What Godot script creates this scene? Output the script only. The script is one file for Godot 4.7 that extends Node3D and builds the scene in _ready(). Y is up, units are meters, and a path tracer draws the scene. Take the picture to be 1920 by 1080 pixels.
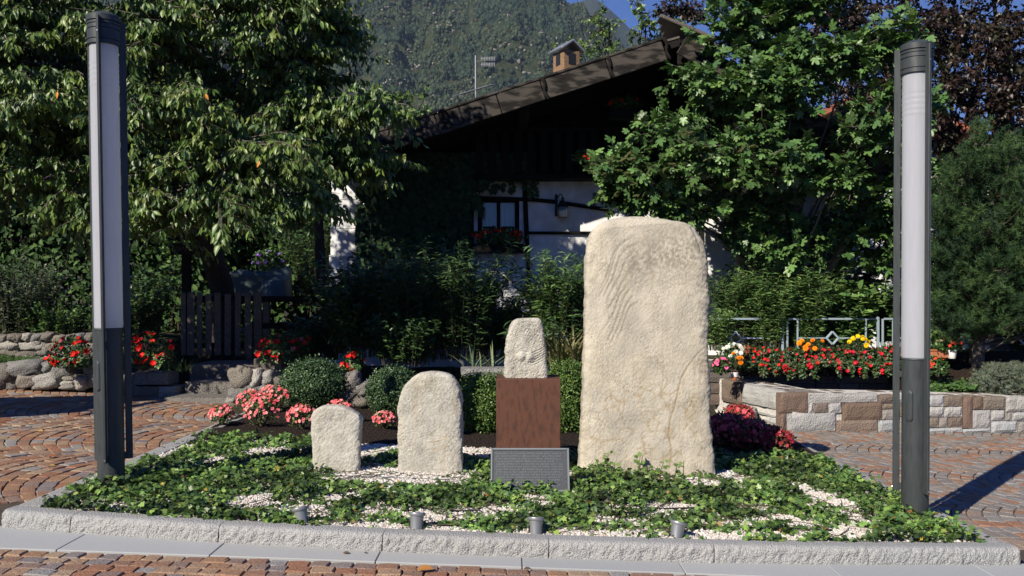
extends Node3D
# An alpine village square: stelae in an ivy and gravel bed between two light columns, a chalet and trees behind.
const F := 1663.0      # focal length of the photograph, in its pixels
const EYE := 1.65
const SLOPE := 0.037   # the square falls to the right

var rng := RandomNumberGenerator.new()
var M := {}
var taken := {}

# ------------------------------------------------------------------ mesh building
class MB:
	var v := PackedVector3Array()
	var c := PackedColorArray()
	var i := PackedInt32Array()
	var col := Color(1, 1, 1)
	func vert(p: Vector3) -> int:
		v.append(p)
		c.append(col)
		return v.size() - 1
	func tri(a: int, b: int, d: int) -> void:
		i.append(a); i.append(b); i.append(d)
	func quad(a: int, b: int, d: int, e: int) -> void:
		tri(a, b, d); tri(a, d, e)
	func tri_out(p: Vector3, q: Vector3, r: Vector3, mid: Vector3) -> void:
		var n := (r - p).cross(q - p)
		var a := vert(p)
		var b := vert(q)
		var d := vert(r)
		if n.dot((p + q + r) / 3.0 - mid) >= 0.0: tri(a, b, d)
		else: tri(a, d, b)
	func quad_out(p: Vector3, q: Vector3, r: Vector3, s: Vector3, mid: Vector3) -> void:
		tri_out(p, q, r, mid); tri_out(p, r, s, mid)
	# box with chamfered edges; every face has vertices of its own, so it commits flat
	func box(mid: Vector3, size: Vector3, bas := Basis(), bevel := 0.0) -> void:
		var h := size * 0.5
		var b := minf(bevel, minf(h.x, minf(h.y, h.z)) * 0.9)
		var f := func(x: float, y: float, z: float) -> Vector3: return mid + bas * Vector3(x, y, z)
		for s in [-1.0, 1.0]:
			quad_out(f.call(s * h.x, -h.y + b, -h.z + b), f.call(s * h.x, h.y - b, -h.z + b), f.call(s * h.x, h.y - b, h.z - b), f.call(s * h.x, -h.y + b, h.z - b), mid)
			quad_out(f.call(-h.x + b, s * h.y, -h.z + b), f.call(h.x - b, s * h.y, -h.z + b), f.call(h.x - b, s * h.y, h.z - b), f.call(-h.x + b, s * h.y, h.z - b), mid)
			quad_out(f.call(-h.x + b, -h.y + b, s * h.z), f.call(h.x - b, -h.y + b, s * h.z), f.call(h.x - b, h.y - b, s * h.z), f.call(-h.x + b, h.y - b, s * h.z), mid)
		if b <= 0.0: return
		for s in [-1.0, 1.0]:
			for t in [-1.0, 1.0]:
				quad_out(f.call(s * h.x, t * (h.y - b), -h.z + b), f.call(s * (h.x - b), t * h.y, -h.z + b), f.call(s * (h.x - b), t * h.y, h.z - b), f.call(s * h.x, t * (h.y - b), h.z - b), mid)
				quad_out(f.call(-h.x + b, s * h.y, t * (h.z - b)), f.call(-h.x + b, s * (h.y - b), t * h.z), f.call(h.x - b, s * (h.y - b), t * h.z), f.call(h.x - b, s * h.y, t * (h.z - b)), mid)
				quad_out(f.call(s * h.x, -h.y + b, t * (h.z - b)), f.call(s * (h.x - b), -h.y + b, t * h.z), f.call(s * (h.x - b), h.y - b, t * h.z), f.call(s * h.x, h.y - b, t * (h.z - b)), mid)
				for u in [-1.0, 1.0]:
					tri_out(f.call(s * h.x, t * (h.y - b), u * (h.z - b)), f.call(s * (h.x - b), t * h.y, u * (h.z - b)), f.call(s * (h.x - b), t * (h.y - b), u * h.z), mid)
	func tube(pts: Array, radii: Array, sides := 6, cap := true) -> void:
		var n := pts.size()
		var first := v.size()
		var side := Vector3(0, 0, 1)
		for k in n:
			var d: Vector3 = (pts[mini(k + 1, n - 1)] - pts[maxi(k - 1, 0)])
			d = d.normalized() if d.length() > 1e-6 else Vector3.UP
			if absf(d.dot(side)) > 0.95: side = Vector3(1, 0, 0) if absf(d.x) < 0.9 else Vector3(0, 1, 0)
			var u := d.cross(side).normalized()
			var w := u.cross(d)
			side = w
			for s in sides:
				var a := TAU * s / sides
				vert(pts[k] + (u * cos(a) + w * sin(a)) * float(radii[k]))
		for k in n - 1:
			for s in sides:
				var a := first + k * sides + s
				var b := first + k * sides + (s + 1) % sides
				quad(a, b, b + sides, a + sides)
		if cap:
			for e in [0, n - 1]:
				var m := vert(pts[e])
				for s in sides:
					var a: int = first + e * sides + s
					var b: int = first + e * sides + (s + 1) % sides
					if e == 0: tri(m, b, a)
					else: tri(m, a, b)
	# profile: Vector2(radius, y) from the bottom up
	func lathe(profile: Array, segs := 24, mid := Vector3.ZERO) -> void:
		var first := v.size()
		for p in profile:
			for s in segs:
				var a := TAU * s / segs
				vert(mid + Vector3(cos(a) * p.x, p.y, sin(a) * p.x))
		for k in profile.size() - 1:
			for s in segs:
				var a := first + k * segs + s
				var b := first + k * segs + (s + 1) % segs
				quad(a, b, b + segs, a + segs)
	func done(smooth := false, uvs := PackedVector2Array()) -> ArrayMesh:
		var arr := []
		arr.resize(Mesh.ARRAY_MAX)
		if smooth:
			var n := PackedVector3Array()
			n.resize(v.size())
			for t in range(0, i.size(), 3):
				var p := v[i[t]]
				var fn := (v[i[t + 2]] - p).cross(v[i[t + 1]] - p)
				n[i[t]] += fn; n[i[t + 1]] += fn; n[i[t + 2]] += fn
			for k in n.size(): n[k] = n[k].normalized() if n[k].length_squared() > 1e-20 else Vector3.UP
			arr[Mesh.ARRAY_VERTEX] = v
			arr[Mesh.ARRAY_NORMAL] = n
			arr[Mesh.ARRAY_COLOR] = c
			arr[Mesh.ARRAY_INDEX] = i
			if uvs.size() == v.size(): arr[Mesh.ARRAY_TEX_UV] = uvs
		else:
			var vv := PackedVector3Array()
			var nn := PackedVector3Array()
			var cc := PackedColorArray()
			for t in range(0, i.size(), 3):
				var p := v[i[t]]
				var fn := (v[i[t + 2]] - p).cross(v[i[t + 1]] - p).normalized()
				for k in 3:
					vv.append(v[i[t + k]]); nn.append(fn); cc.append(c[i[t + k]])
			arr[Mesh.ARRAY_VERTEX] = vv
			arr[Mesh.ARRAY_NORMAL] = nn
			arr[Mesh.ARRAY_COLOR] = cc
		var m := ArrayMesh.new()
		m.add_surface_from_arrays(Mesh.PRIMITIVE_TRIANGLES, arr)
		return m

# many copies of one small mesh, with a colour each
class Scatter:
	var buf := PackedFloat32Array()
	var n := 0
	func add(t: Transform3D, c: Color) -> void:
		var b := t.basis
		buf.append_array(PackedFloat32Array([b.x.x, b.y.x, b.z.x, t.origin.x, b.x.y, b.y.y, b.z.y, t.origin.y, b.x.z, b.y.z, b.z.z, t.origin.z, c.r, c.g, c.b, 1.0]))
		n += 1
	func at(k: int) -> Transform3D:
		var o := k * 16
		return Transform3D(Vector3(buf[o], buf[o + 4], buf[o + 8]), Vector3(buf[o + 1], buf[o + 5], buf[o + 9]), Vector3(buf[o + 2], buf[o + 6], buf[o + 10]), Vector3(buf[o + 3], buf[o + 7], buf[o + 11]))
	func color(k: int) -> Color: return Color(buf[k * 16 + 12], buf[k * 16 + 13], buf[k * 16 + 14])

# ------------------------------------------------------------------ scene tree helpers
func unique(called: String) -> String:
	if not taken.has(called):
		taken[called] = 0
		return called
	taken[called] += 1
	return "%s_%03d" % [called, taken[called]]

func tag(o: Node, label := "", category := "", group := "", kind := "") -> Node:
	if label: o.set_meta("label", label)
	if category: o.set_meta("category", category)
	if group: o.set_meta("group", group)
	if kind: o.set_meta("kind", kind)
	return o

func thing(called: String, label: String, category: String, at := Vector3.ZERO, turn := 0.0, group := "") -> Node3D:
	var o := Node3D.new()
	o.name = unique(called)
	add_child(o)
	o.position = at
	o.rotation.y = turn
	tag(o, label, category, group)
	return o

func ground_node(called: String) -> Node3D:
	var o := Node3D.new()
	o.name = unique(called)
	add_child(o)
	o.set_meta("kind", "structure")
	return o

func part(parent: Node, called: String, mesh: Mesh, m: Material, t := Transform3D()) -> MeshInstance3D:
	var o := MeshInstance3D.new()
	o.mesh = mesh
	o.material_override = m
	if parent == self:
		o.name = unique(called)
		add_child(o)
	else:
		o.name = called
		parent.add_child(o, true)
	o.transform = t
	return o

func spread(parent: Node, called: String, sc: Scatter, mesh: Mesh, m: Material, stuff := true) -> MultiMeshInstance3D:
	var mm := MultiMesh.new()
	mm.transform_format = MultiMesh.TRANSFORM_3D
	mm.use_colors = true
	mm.mesh = mesh
	mm.instance_count = sc.n
	mm.buffer = sc.buf
	var o := MultiMeshInstance3D.new()
	o.multimesh = mm
	o.material_override = m
	if parent == self:
		o.name = unique(called)
		add_child(o)
	else:
		o.name = called
		parent.add_child(o, true)
	if stuff: o.set_meta("kind", "stuff")
	return o

# the most leaves that show largest become parts of their own, the rest stays one mass
func pick_out(parent: Node, called: String, sc: Scatter, mesh: Mesh, base: StandardMaterial3D, most: int, shades: int, test: Callable) -> Scatter:
	var order := []
	for k in sc.n:
		var p := sc.at(k).origin
		var score: float = test.call(p)
		if score < 1e8: order.append([score, k])
	order.sort_custom(func(a, b): return a[0] < b[0])
	var single := {}
	for k in mini(most, order.size()): single[order[k][1]] = true
	var mats := []
	var cols := []
	for k in shades:
		var which: int = order[int(float(k) / shades * mini(most, order.size()))][1] if order.size() else 0
		var m: StandardMaterial3D = base.duplicate()
		m.vertex_color_use_as_albedo = false
		m.albedo_color = sc.color(which).linear_to_srgb()
		mats.append(m)
		cols.append(sc.color(which))
	var rest := Scatter.new()
	for k in sc.n:
		if single.has(k):
			var best := 0
			var least := 1e9
			for j in shades:
				var d := Vector3(cols[j].r - sc.color(k).r, cols[j].g - sc.color(k).g, cols[j].b - sc.color(k).b).length()
				if d < least:
					least = d
					best = j
			part(parent, called, mesh, mats[best], sc.at(k))
		else:
			rest.add(sc.at(k), sc.color(k))
	return rest

# ------------------------------------------------------------------ small maths
func rf(a: float, b: float) -> float: return rng.randf_range(a, b)
func px(x: float, y: float, d: float) -> Vector3: return Vector3((x - 960.0) / F * d, EYE + (565.0 - y) / F * d, -d)
func gy(x: float) -> float: return -SLOPE * clampf(x, -30.0, 30.0)
# the point of the sloping ground (raised by UP) that lies in the direction of a point of the photograph
func on_ground(x: float, y: float, up := 0.0) -> Vector3:
	var d := (EYE - up) / ((y - 565.0) / F - SLOPE * (x - 960.0) / F)
	return px(x, y, d)
func rdir() -> Vector3:
	var z := rf(-1, 1)
	var a := rf(0, TAU)
	var r := sqrt(1.0 - z * z)
	return Vector3(r * cos(a), z, r * sin(a))
func frame(dir: Vector3, nrm: Vector3) -> Basis:   # y along DIR, z near NRM
	var y := dir.normalized()
	var x := y.cross(nrm)
	if x.length() < 1e-4: x = y.cross(Vector3(0.3, 0.9, 0.2))
	x = x.normalized()
	return Basis(x, y, x.cross(y))
func vary(c: Color, a: float) -> Color:
	var f := 1.0 + rf(-a, a)
	var g := rf(-a, a) * 0.35
	return Color(c.r * (f + g), c.g * f, c.b * (f - g))
func lin(c: Color) -> Color: return c.linear_to_srgb()
func curve(pts: Array, n: int) -> Array:   # Catmull-Rom through pts, n samples evenly along its length
	var dense := []
	for k in pts.size() - 1:
		var a = pts[maxi(k - 1, 0)]
		var b = pts[k]
		var c = pts[k + 1]
		var d = pts[mini(k + 2, pts.size() - 1)]
		for s in 12:
			var t := s / 12.0
			dense.append(0.5 * ((2.0 * b) + (c - a) * t + (2.0 * a - 5.0 * b + 4.0 * c - d) * t * t + (3.0 * b - a - 3.0 * c + d) * t * t * t))
	dense.append(pts[-1])
	var len := [0.0]
	for k in dense.size() - 1: len.append(len[-1] + (dense[k + 1] - dense[k]).length())
	var out := []
	var j := 0
	for k in n:
		var want: float = len[-1] * k / (n - 1)
		while j < dense.size() - 2 and len[j + 1] < want: j += 1
		var span: float = maxf(len[j + 1] - len[j], 1e-9)
		out.append(dense[j].lerp(dense[j + 1], clampf((want - len[j]) / span, 0, 1)))
	return out

# ------------------------------------------------------------------ materials
func noise(freq: float, kind := FastNoiseLite.TYPE_SIMPLEX_SMOOTH, oct := 4, sd := 1) -> FastNoiseLite:
	var n := FastNoiseLite.new()
	n.seed = sd
	n.noise_type = kind
	n.frequency = freq
	n.fractal_octaves = oct
	n.fractal_type = FastNoiseLite.FRACTAL_FBM if oct > 1 else FastNoiseLite.FRACTAL_NONE
	return n
func tex(freq: float, oct: int, stops: Array, sd := 1, kind := FastNoiseLite.TYPE_SIMPLEX_SMOOTH, size := 512) -> NoiseTexture2D:
	var t := NoiseTexture2D.new()
	t.width = size
	t.height = size
	t.seamless = true
	t.noise = noise(freq, kind, oct, sd)
	if stops.size():
		var g := Gradient.new()
		g.offsets = PackedFloat32Array(stops.map(func(s): return s[0]))
		g.colors = PackedColorArray(stops.map(func(s): return s[1]))
		t.color_ramp = g
	return t
func grey(f: float) -> Color: return Color(f, f, f)
func mat(c: Color, rough := 0.8, spec := 0.5) -> StandardMaterial3D:
	var m := StandardMaterial3D.new()
	m.albedo_color = c.linear_to_srgb()
	m.roughness = rough
	m.metallic_specular = spec
	m.cull_mode = BaseMaterial3D.CULL_DISABLED
	return m
func textured(c: Color, rough: float, t: Texture2D, scale: Vector3, bump: Texture2D = null, bump_cm := 0.0, tinted := false) -> StandardMaterial3D:
	var m := mat(c, rough, 0.35)
	m.albedo_texture = t
	m.uv1_triplanar = true
	m.uv1_world_triplanar = true
	m.uv1_scale = scale
	m.vertex_color_use_as_albedo = tinted
	if bump:
		m.heightmap_enabled = true
		m.heightmap_texture = bump
		m.heightmap_scale = bump_cm
	return m
func leafy(rough := 0.45, through := 0.35, spec := 0.5) -> StandardMaterial3D:
	var m := mat(Color(1, 1, 1), rough, spec)
	m.vertex_color_use_as_albedo = true
	m.backlight_enabled = true
	m.backlight = Color(through, through, through * 0.7)
	return m

func make_materials() -> void:
	var soft := [[0.0, grey(0.62)], [0.45, grey(0.86)], [1.0, grey(1.0)]]
	var tb := tex(0.03, 5, [], 3)
	var tfine := tex(0.11, 4, [], 5)
	var tspeck := tex(0.28, 2, [[0.0, grey(0.35)], [0.36, grey(0.62)], [0.5, grey(0.9)], [1.0, grey(1.0)]], 7)
	var tstone := tex(0.02, 6, soft, 11)
	var twood := tex(0.03, 4, [[0.0, grey(0.5)], [0.5, grey(0.8)], [1.0, grey(1.0)]], 13)
	M.fine = tfine
	M.stela = textured(Color(1, 1, 1), 0.92, tex(0.09, 5, [[0.0, grey(0.58)], [0.3, grey(0.86)], [0.5, grey(0.97)], [1.0, grey(1.0)]], 17), Vector3(2.2, 2.2, 2.2), tfine, 0.2, true)
	M.granite = textured(Color(0.47, 0.475, 0.47), 0.85, tspeck, Vector3(1.0, 1.0, 1.0), tfine, 0.9, true)
	M.flag = textured(Color(0.40, 0.415, 0.42), 0.8, tex(0.25, 3, [[0.0, grey(0.72)], [0.5, grey(0.93)], [1.0, grey(1.0)]], 23), Vector3(1.7, 1.7, 1.7), tfine, 0.08, true)
	M.cobble = textured(Color(1, 1, 1), 0.75, tstone, Vector3(4.3, 4.3, 4.3), tb, 0.5, true)
	M.joint = textured(Color(0.13, 0.105, 0.08), 0.95, tspeck, Vector3(2.5, 2.5, 2.5), tfine, 0.6)
	M.wallstone = textured(Color(1, 1, 1), 0.88, tspeck, Vector3(1.9, 1.9, 1.9), tb, 1.2, true)
	M.mortar = textured(Color(0.78, 0.76, 0.72), 0.92, tstone, Vector3(2, 2, 2), tfine, 0.5)
	M.pebble = textured(Color(1, 1, 1), 0.7, tstone, Vector3(9, 9, 9), null, 0.0, true)
	M.gravel = textured(Color(0.5, 0.46, 0.40), 0.9, tspeck, Vector3(1.3, 1.3, 1.3), tb, 2.0)
	M.soil = textured(Color(0.035, 0.022, 0.015), 0.95, tspeck, Vector3(1.5, 1.5, 1.5), tb, 4.0)
	M.earth = textured(Color(0.06, 0.055, 0.03), 0.95, tspeck, Vector3(0.9, 0.9, 0.9), tb, 4.0)
	M.iron = textured(Color(0.060, 0.070, 0.074), 0.46, tex(0.012, 5, [[0.0, grey(0.80)], [0.5, grey(0.92)], [1.0, grey(1.0)]], 53), Vector3(6, 0.8, 6))
	M.iron.metallic = 0.25
	M.tube = textured(Color(0.60, 0.625, 0.68), 0.28, tex(0.010, 4, [[0.0, grey(0.95)], [0.5, grey(0.985)], [1.0, grey(1.0)]], 57), Vector3(5, 0.5, 5))
	M.tube.backlight_enabled = true
	M.tube.backlight = Color(1.0, 1.0, 1.0)
	M.screw = mat(Color(0.5, 0.5, 0.5), 0.35)
	M.screw.metallic = 0.9
	var trust := tex(0.02, 6, [[0.0, Color(0.27, 0.21, 0.195)], [0.38, Color(0.36, 0.245, 0.20)], [0.55, Color(0.40, 0.265, 0.205)], [0.72, Color(0.37, 0.265, 0.225)], [1.0, Color(0.47, 0.31, 0.21)]], 29)
	M.rust = textured(Color(0.9, 0.9, 0.9), 0.62, trust, Vector3(1.7, 0.6, 1.7), tfine, 0.08)
	M.rust.metallic = 0.2
	M.bronze = textured(Color(0.095, 0.105, 0.115), 0.5, tex(0.05, 4, soft, 31), Vector3(3, 2, 3), tfine, 0.06)
	M.bronze.metallic = 0.35
	M.bronze_light = mat(Color(0.17, 0.19, 0.205), 0.5)
	M.bronze_light.metallic = 0.35
	M.zinc = mat(Color(0.27, 0.285, 0.30), 0.42)
	M.zinc.metallic = 0.55
	M.glass = mat(Color(0.02, 0.025, 0.03), 0.06)
	M.rubber = mat(Color(0.012, 0.012, 0.013), 0.55)
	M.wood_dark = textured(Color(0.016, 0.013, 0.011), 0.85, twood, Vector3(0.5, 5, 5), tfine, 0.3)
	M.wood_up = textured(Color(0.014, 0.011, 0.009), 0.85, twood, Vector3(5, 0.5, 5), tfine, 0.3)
	M.wood_grey = textured(Color(0.19, 0.165, 0.145), 0.85, twood, Vector3(5, 0.6, 5), tfine, 0.3)
	M.wood_rake = textured(Color(0.066, 0.058, 0.050), 0.85, tex(0.008, 5, [[0.0, grey(0.25)], [0.42, grey(0.5)], [0.6, grey(0.9)], [1.0, grey(1.0)]], 37), Vector3(0.5, 1.6, 1.2), tfine, 0.4)
	M.plaster = textured(Color(0.82, 0.835, 0.85), 0.9, tex(0.01, 4, [[0.0, grey(0.85)], [1.0, grey(1.0)]], 41), Vector3(0.6, 0.6, 0.6), tfine, 0.3)
	M.brick_plaster = textured(Color(0.30, 0.19, 0.11), 0.9, tstone, Vector3(2, 2, 2), tfine, 0.3)
	M.tile = mat(Color(0.30, 0.095, 0.05), 0.8)
	M.bark = textured(Color(0.075, 0.06, 0.05), 0.92, twood, Vector3(3, 0.8, 3), tb, 2.5)
	M.bark_pale = textured(Color(0.20, 0.175, 0.15), 0.88, twood, Vector3(4, 1.5, 4), tfine, 0.3)
	M.stem = mat(Color(0.075, 0.065, 0.035), 0.8)
	M.rail = mat(Color(0.32, 0.40, 0.45), 0.45)
	M.rail.metallic = 0.3
	M.curtain = mat(Color(0.38, 0.40, 0.38), 0.9)
	M.curtain.backlight_enabled = true
	M.curtain.backlight = grey(0.4)
	M.leaf = leafy(0.42, 0.5, 0.45)
	M.leaf_matt = leafy(0.65, 0.3, 0.3)
	M.petal = leafy(0.55, 0.6, 0.3)
	M.tarp = mat(Color(0.05, 0.075, 0.075), 0.5)
	M.terracotta = mat(Color(0.36, 0.12, 0.055), 0.8)
	M.white_pot = mat(Color(0.75, 0.74, 0.72), 0.4)
	M.rock = textured(Color(1, 1, 1), 0.9, tex(0.03, 6, [[0.0, grey(0.45)], [0.4, grey(0.8)], [1.0, grey(1.0)]], 43), Vector3(2.2, 2.2, 2.2), tb, 1.5, true)
	M.forest = textured(Color(1, 1, 1), 0.95, tstone, Vector3(0.01, 0.01, 0.01), null, 0.0, true)
	M.needles = leafy(0.6, 0.2, 0.3)

# ------------------------------------------------------------------ leaf and flower shapes (unit length along +y, face to +z)
# halves: [y, half width] stations; fold lifts the edges, bend curves the tip back
func blade(stations: Array, fold := 0.25, bend := 0.25, stalk := 0.0) -> ArrayMesh:
	var b := MB.new()
	var mids := []
	for s in stations:
		var z: float = -bend * s[0] * s[0]
		mids.append([b.vert(Vector3(-s[1], s[0], z + fold * s[1])), b.vert(Vector3(0, s[0], z)), b.vert(Vector3(s[1], s[0], z + fold * s[1]))])
	for k in mids.size() - 1:
		var p = mids[k]
		var q = mids[k + 1]
		b.quad(p[0], q[0], q[1], p[1])
		b.quad(p[1], q[1], q[2], p[2])
	if stalk > 0.0:
		var w := 0.014
		var a := b.vert(Vector3(-w, -stalk, 0.0)); var d := b.vert(Vector3(w, -stalk, 0.0))
		var e := b.vert(Vector3(w, 0.02, 0)); var f := b.vert(Vector3(-w, 0.02, 0))
		b.quad(a, f, e, d)
	return b.done(true)

func lobed(rim: Array, mid := Vector3(0, 0.3, 0), stalk := 0.0, cup := 0.12) -> ArrayMesh:
	var b := MB.new()
	var m := b.vert(mid)
	var ids := []
	for p in rim: ids.append(b.vert(Vector3(p[0], p[1], cup * (p[0] * p[0] * 1.6 + (p[1] - mid.y) * (p[1] - mid.y)) * (1.0 if p.size() < 3 else p[2]))))
	for k in ids.size(): b.tri(m, ids[k], ids[(k + 1) % ids.size()])
	if stalk > 0.0:
		var w := 0.016
		var a := b.vert(Vector3(-w, -stalk, -0.02)); var d := b.vert(Vector3(w, -stalk, -0.02))
		var e := b.vert(Vector3(w, 0.08, 0)); var f := b.vert(Vector3(-w, 0.08, 0))
		b.quad(a, f, e, d)
	return b.done(true)

var L := {}
func make_leaves() -> void:
	L.cherry = blade([[0, 0.02], [0.18, 0.15], [0.45, 0.22], [0.75, 0.13], [1.0, 0.0]], 0.35, 0.22, 0.28)
	L.oval = blade([[0, 0.05], [0.35, 0.30], [0.7, 0.26], [1.0, 0.02]], 0.3, 0.2)
	L.willow = blade([[0, 0.02], [0.4, 0.115], [1.0, 0.0]], 0.35, 0.3)
	L.grass = blade([[0, 0.022], [0.35, 0.02], [0.7, 0.014], [1.0, 0.0]], 0.3, 0.55)
	L.beech = blade([[0, 0.04], [0.4, 0.32], [1.0, 0.0]], 0.3, 0.15)
	var fig := [[0.0, 0.06], [-0.22, -0.06, 1.5], [-0.42, 0.05], [-0.48, 0.22], [-0.27, 0.30, 0.2], [-0.50, 0.52, 1.4], [-0.44, 0.70], [-0.18, 0.58, 0.1], [-0.17, 0.86], [0.0, 1.0, 1.2], [0.17, 0.86], [0.18, 0.58, 0.1], [0.44, 0.70], [0.50, 0.52, 1.4], [0.27, 0.30, 0.2], [0.48, 0.22], [0.42, 0.05], [0.22, -0.06, 1.5]]
	L.fig = lobed(fig, Vector3(0, 0.28, -0.06), 0.4, -0.22)
	var ivy := [[0.0, 0.05], [-0.26, -0.06], [-0.50, 0.16], [-0.32, 0.32], [-0.46, 0.58], [-0.20, 0.60], [0.0, 1.0], [0.20, 0.60], [0.46, 0.58], [0.32, 0.32], [0.50, 0.16], [0.26, -0.06]]
	L.ivy = lobed(ivy, Vector3(0, 0.3, -0.04), 0.3, -0.14)
	# five-lobed open trumpet, seen from above along +y
	var b := MB.new()
	var m := b.vert(Vector3(0, -0.25, 0))
	var rim := []
	for k in 15:
		var a := TAU * k / 15
		var r := 0.5 if k % 3 != 0 else 0.42
		rim.append(b.vert(Vector3(cos(a) * r, 0.08 + (0.05 if k % 3 == 1 else 0.0), sin(a) * r)))
	for k in 15: b.tri(m, rim[k], rim[(k + 1) % 15])
	L.petunia = b.done(true)
	b = MB.new()   # four small petals round a yellow heart
	for k in 4:
		var a := TAU * k / 4
		var d := Vector3(cos(a), 0, sin(a))
		var s := Vector3(-sin(a), 0, cos(a))
		var w := 0.34 if k % 2 == 0 else 0.2
		var p := b.vert(Vector3(0, 0, 0)); var q := b.vert(d * 0.3 + s * w + Vector3(0, 0.1, 0)); var r := b.vert(d * 0.55 + Vector3(0, 0.04, 0)); var t := b.vert(d * 0.3 - s * w + Vector3(0, 0.1, 0))
		b.quad(p, t, r, q)
	b.col = Color(1.0, 0.9, 0.25)
	var h := b.vert(Vector3(0, 0.14, 0))
	for k in 5: b.vert(Vector3(cos(TAU * k / 5) * 0.1, 0.05, sin(TAU * k / 5) * 0.1))
	for k in 5: b.tri(h, h + 1 + k, h + 1 + (k + 1) % 5)
	L.begonia = b.done()
	b = MB.new()   # a full round head of ruffled petals
	for ring in 4:
		var r: float = [0.5, 0.42, 0.28, 0.14][ring]
		var y: float = [0.0, 0.14, 0.24, 0.3][ring]
		var n: int = [11, 10, 8, 5][ring]
		var mid := b.vert(Vector3(0, y - 0.1, 0))
		var ids := []
		for k in n * 2:
			var a := TAU * (k + ring * 0.4) / (n * 2)
			ids.append(b.vert(Vector3(cos(a) * r * (1.0 if k % 2 else 0.8), y + (0.06 if k % 2 else 0.0), sin(a) * r * (1.0 if k % 2 else 0.8))))
		for k in ids.size(): b.tri(mid, ids[k], ids[(k + 1) % ids.size()])
	L.marigold = b.done()
	b = MB.new()   # a tuft of needles round a shoot along +y
	var g := RandomNumberGenerator.new()
	g.seed = 5
	for k in 30:
		var t := g.randf()
		var a := g.randf() * TAU
		var up := g.randf_range(0.25, 1.1)
		var d := Vector3(cos(a), up, sin(a)).normalized()
		var s := d.cross(Vector3(g.randf() - 0.5, g.randf() - 0.5, g.randf() - 0.5)).normalized() * 0.028
		var o := Vector3(0, t * 0.55, 0)
		var l := g.randf_range(0.34, 0.5)
		var p := b.vert(o - s); var q := b.vert(o + s); var r := b.vert(o + d * l)
		b.tri(p, q, r)
	L.tuft = b.done()
	L.pebble = rock(3, 3, 0.22, 2.3)
	L.conifer = spike_tree()
	L.broad = rock(9, 4, 0.3, 2.0)

# ------------------------------------------------------------------ stones
# a rounded stone of unit size: N cells on each side of a cube pushed to a superellipsoid and roughened
func rock(sd: int, n: int, amount: float, power := 3.0, tint := Color(1, 1, 1)) -> ArrayMesh:
	var b := MB.new()
	b.col = tint
	var nz := noise(0.9, FastNoiseLite.TYPE_SIMPLEX_SMOOTH, 3, sd)
	var ids := {}
	for ax in 3:
		for s in [-1.0, 1.0]:
			var grid := []
			for j in n + 1:
				for k in n + 1:
					var u := -1.0 + 2.0 * j / n
					var w := -1.0 + 2.0 * k / n
					var p := Vector3(s, u, w) if ax == 0 else (Vector3(w, s, u) if ax == 1 else Vector3(u, w, s))
					var key := Vector3i(roundi(p.x * n * 2), roundi(p.y * n * 2), roundi(p.z * n * 2))
					if not ids.has(key):
						var len := pow(pow(absf(p.x), power) + pow(absf(p.y), power) + pow(absf(p.z), power), 1.0 / power)
						var q := p / len
						q *= 0.5 * (1.0 + amount * nz.get_noise_3dv(q * 1.3 + Vector3(sd, sd * 2, 0)))
						ids[key] = b.vert(q)
					grid.append(ids[key])
			for j in n:
				for k in n:
					var a: int = grid[j * (n + 1) + k]; var c: int = grid[j * (n + 1) + k + 1]; var d: int = grid[(j + 1) * (n + 1) + k + 1]; var e: int = grid[(j + 1) * (n + 1) + k]
					if s > 0: b.quad(a, c, d, e)
					else: b.quad(a, e, d, c)
	return b.done(true)

func spike_tree() -> ArrayMesh:
	var b := MB.new()
	var g := RandomNumberGenerator.new()
	g.seed = 8
	for tier in 4:
		var y := 0.12 + tier * 0.2
		var r := 0.26 - tier * 0.055
		var top := b.vert(Vector3(0, y + 0.36, 0))
		var ids := []
		for k in 8: ids.append(b.vert(Vector3(cos(TAU * k / 8 + tier) * r * g.randf_range(0.7, 1.2), y + g.randf_range(-0.05, 0.05), sin(TAU * k / 8 + tier) * r * g.randf_range(0.7, 1.2))))
		for k in 8: b.tri(top, ids[k], ids[(k + 1) % 8])
	return b.done()

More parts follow.
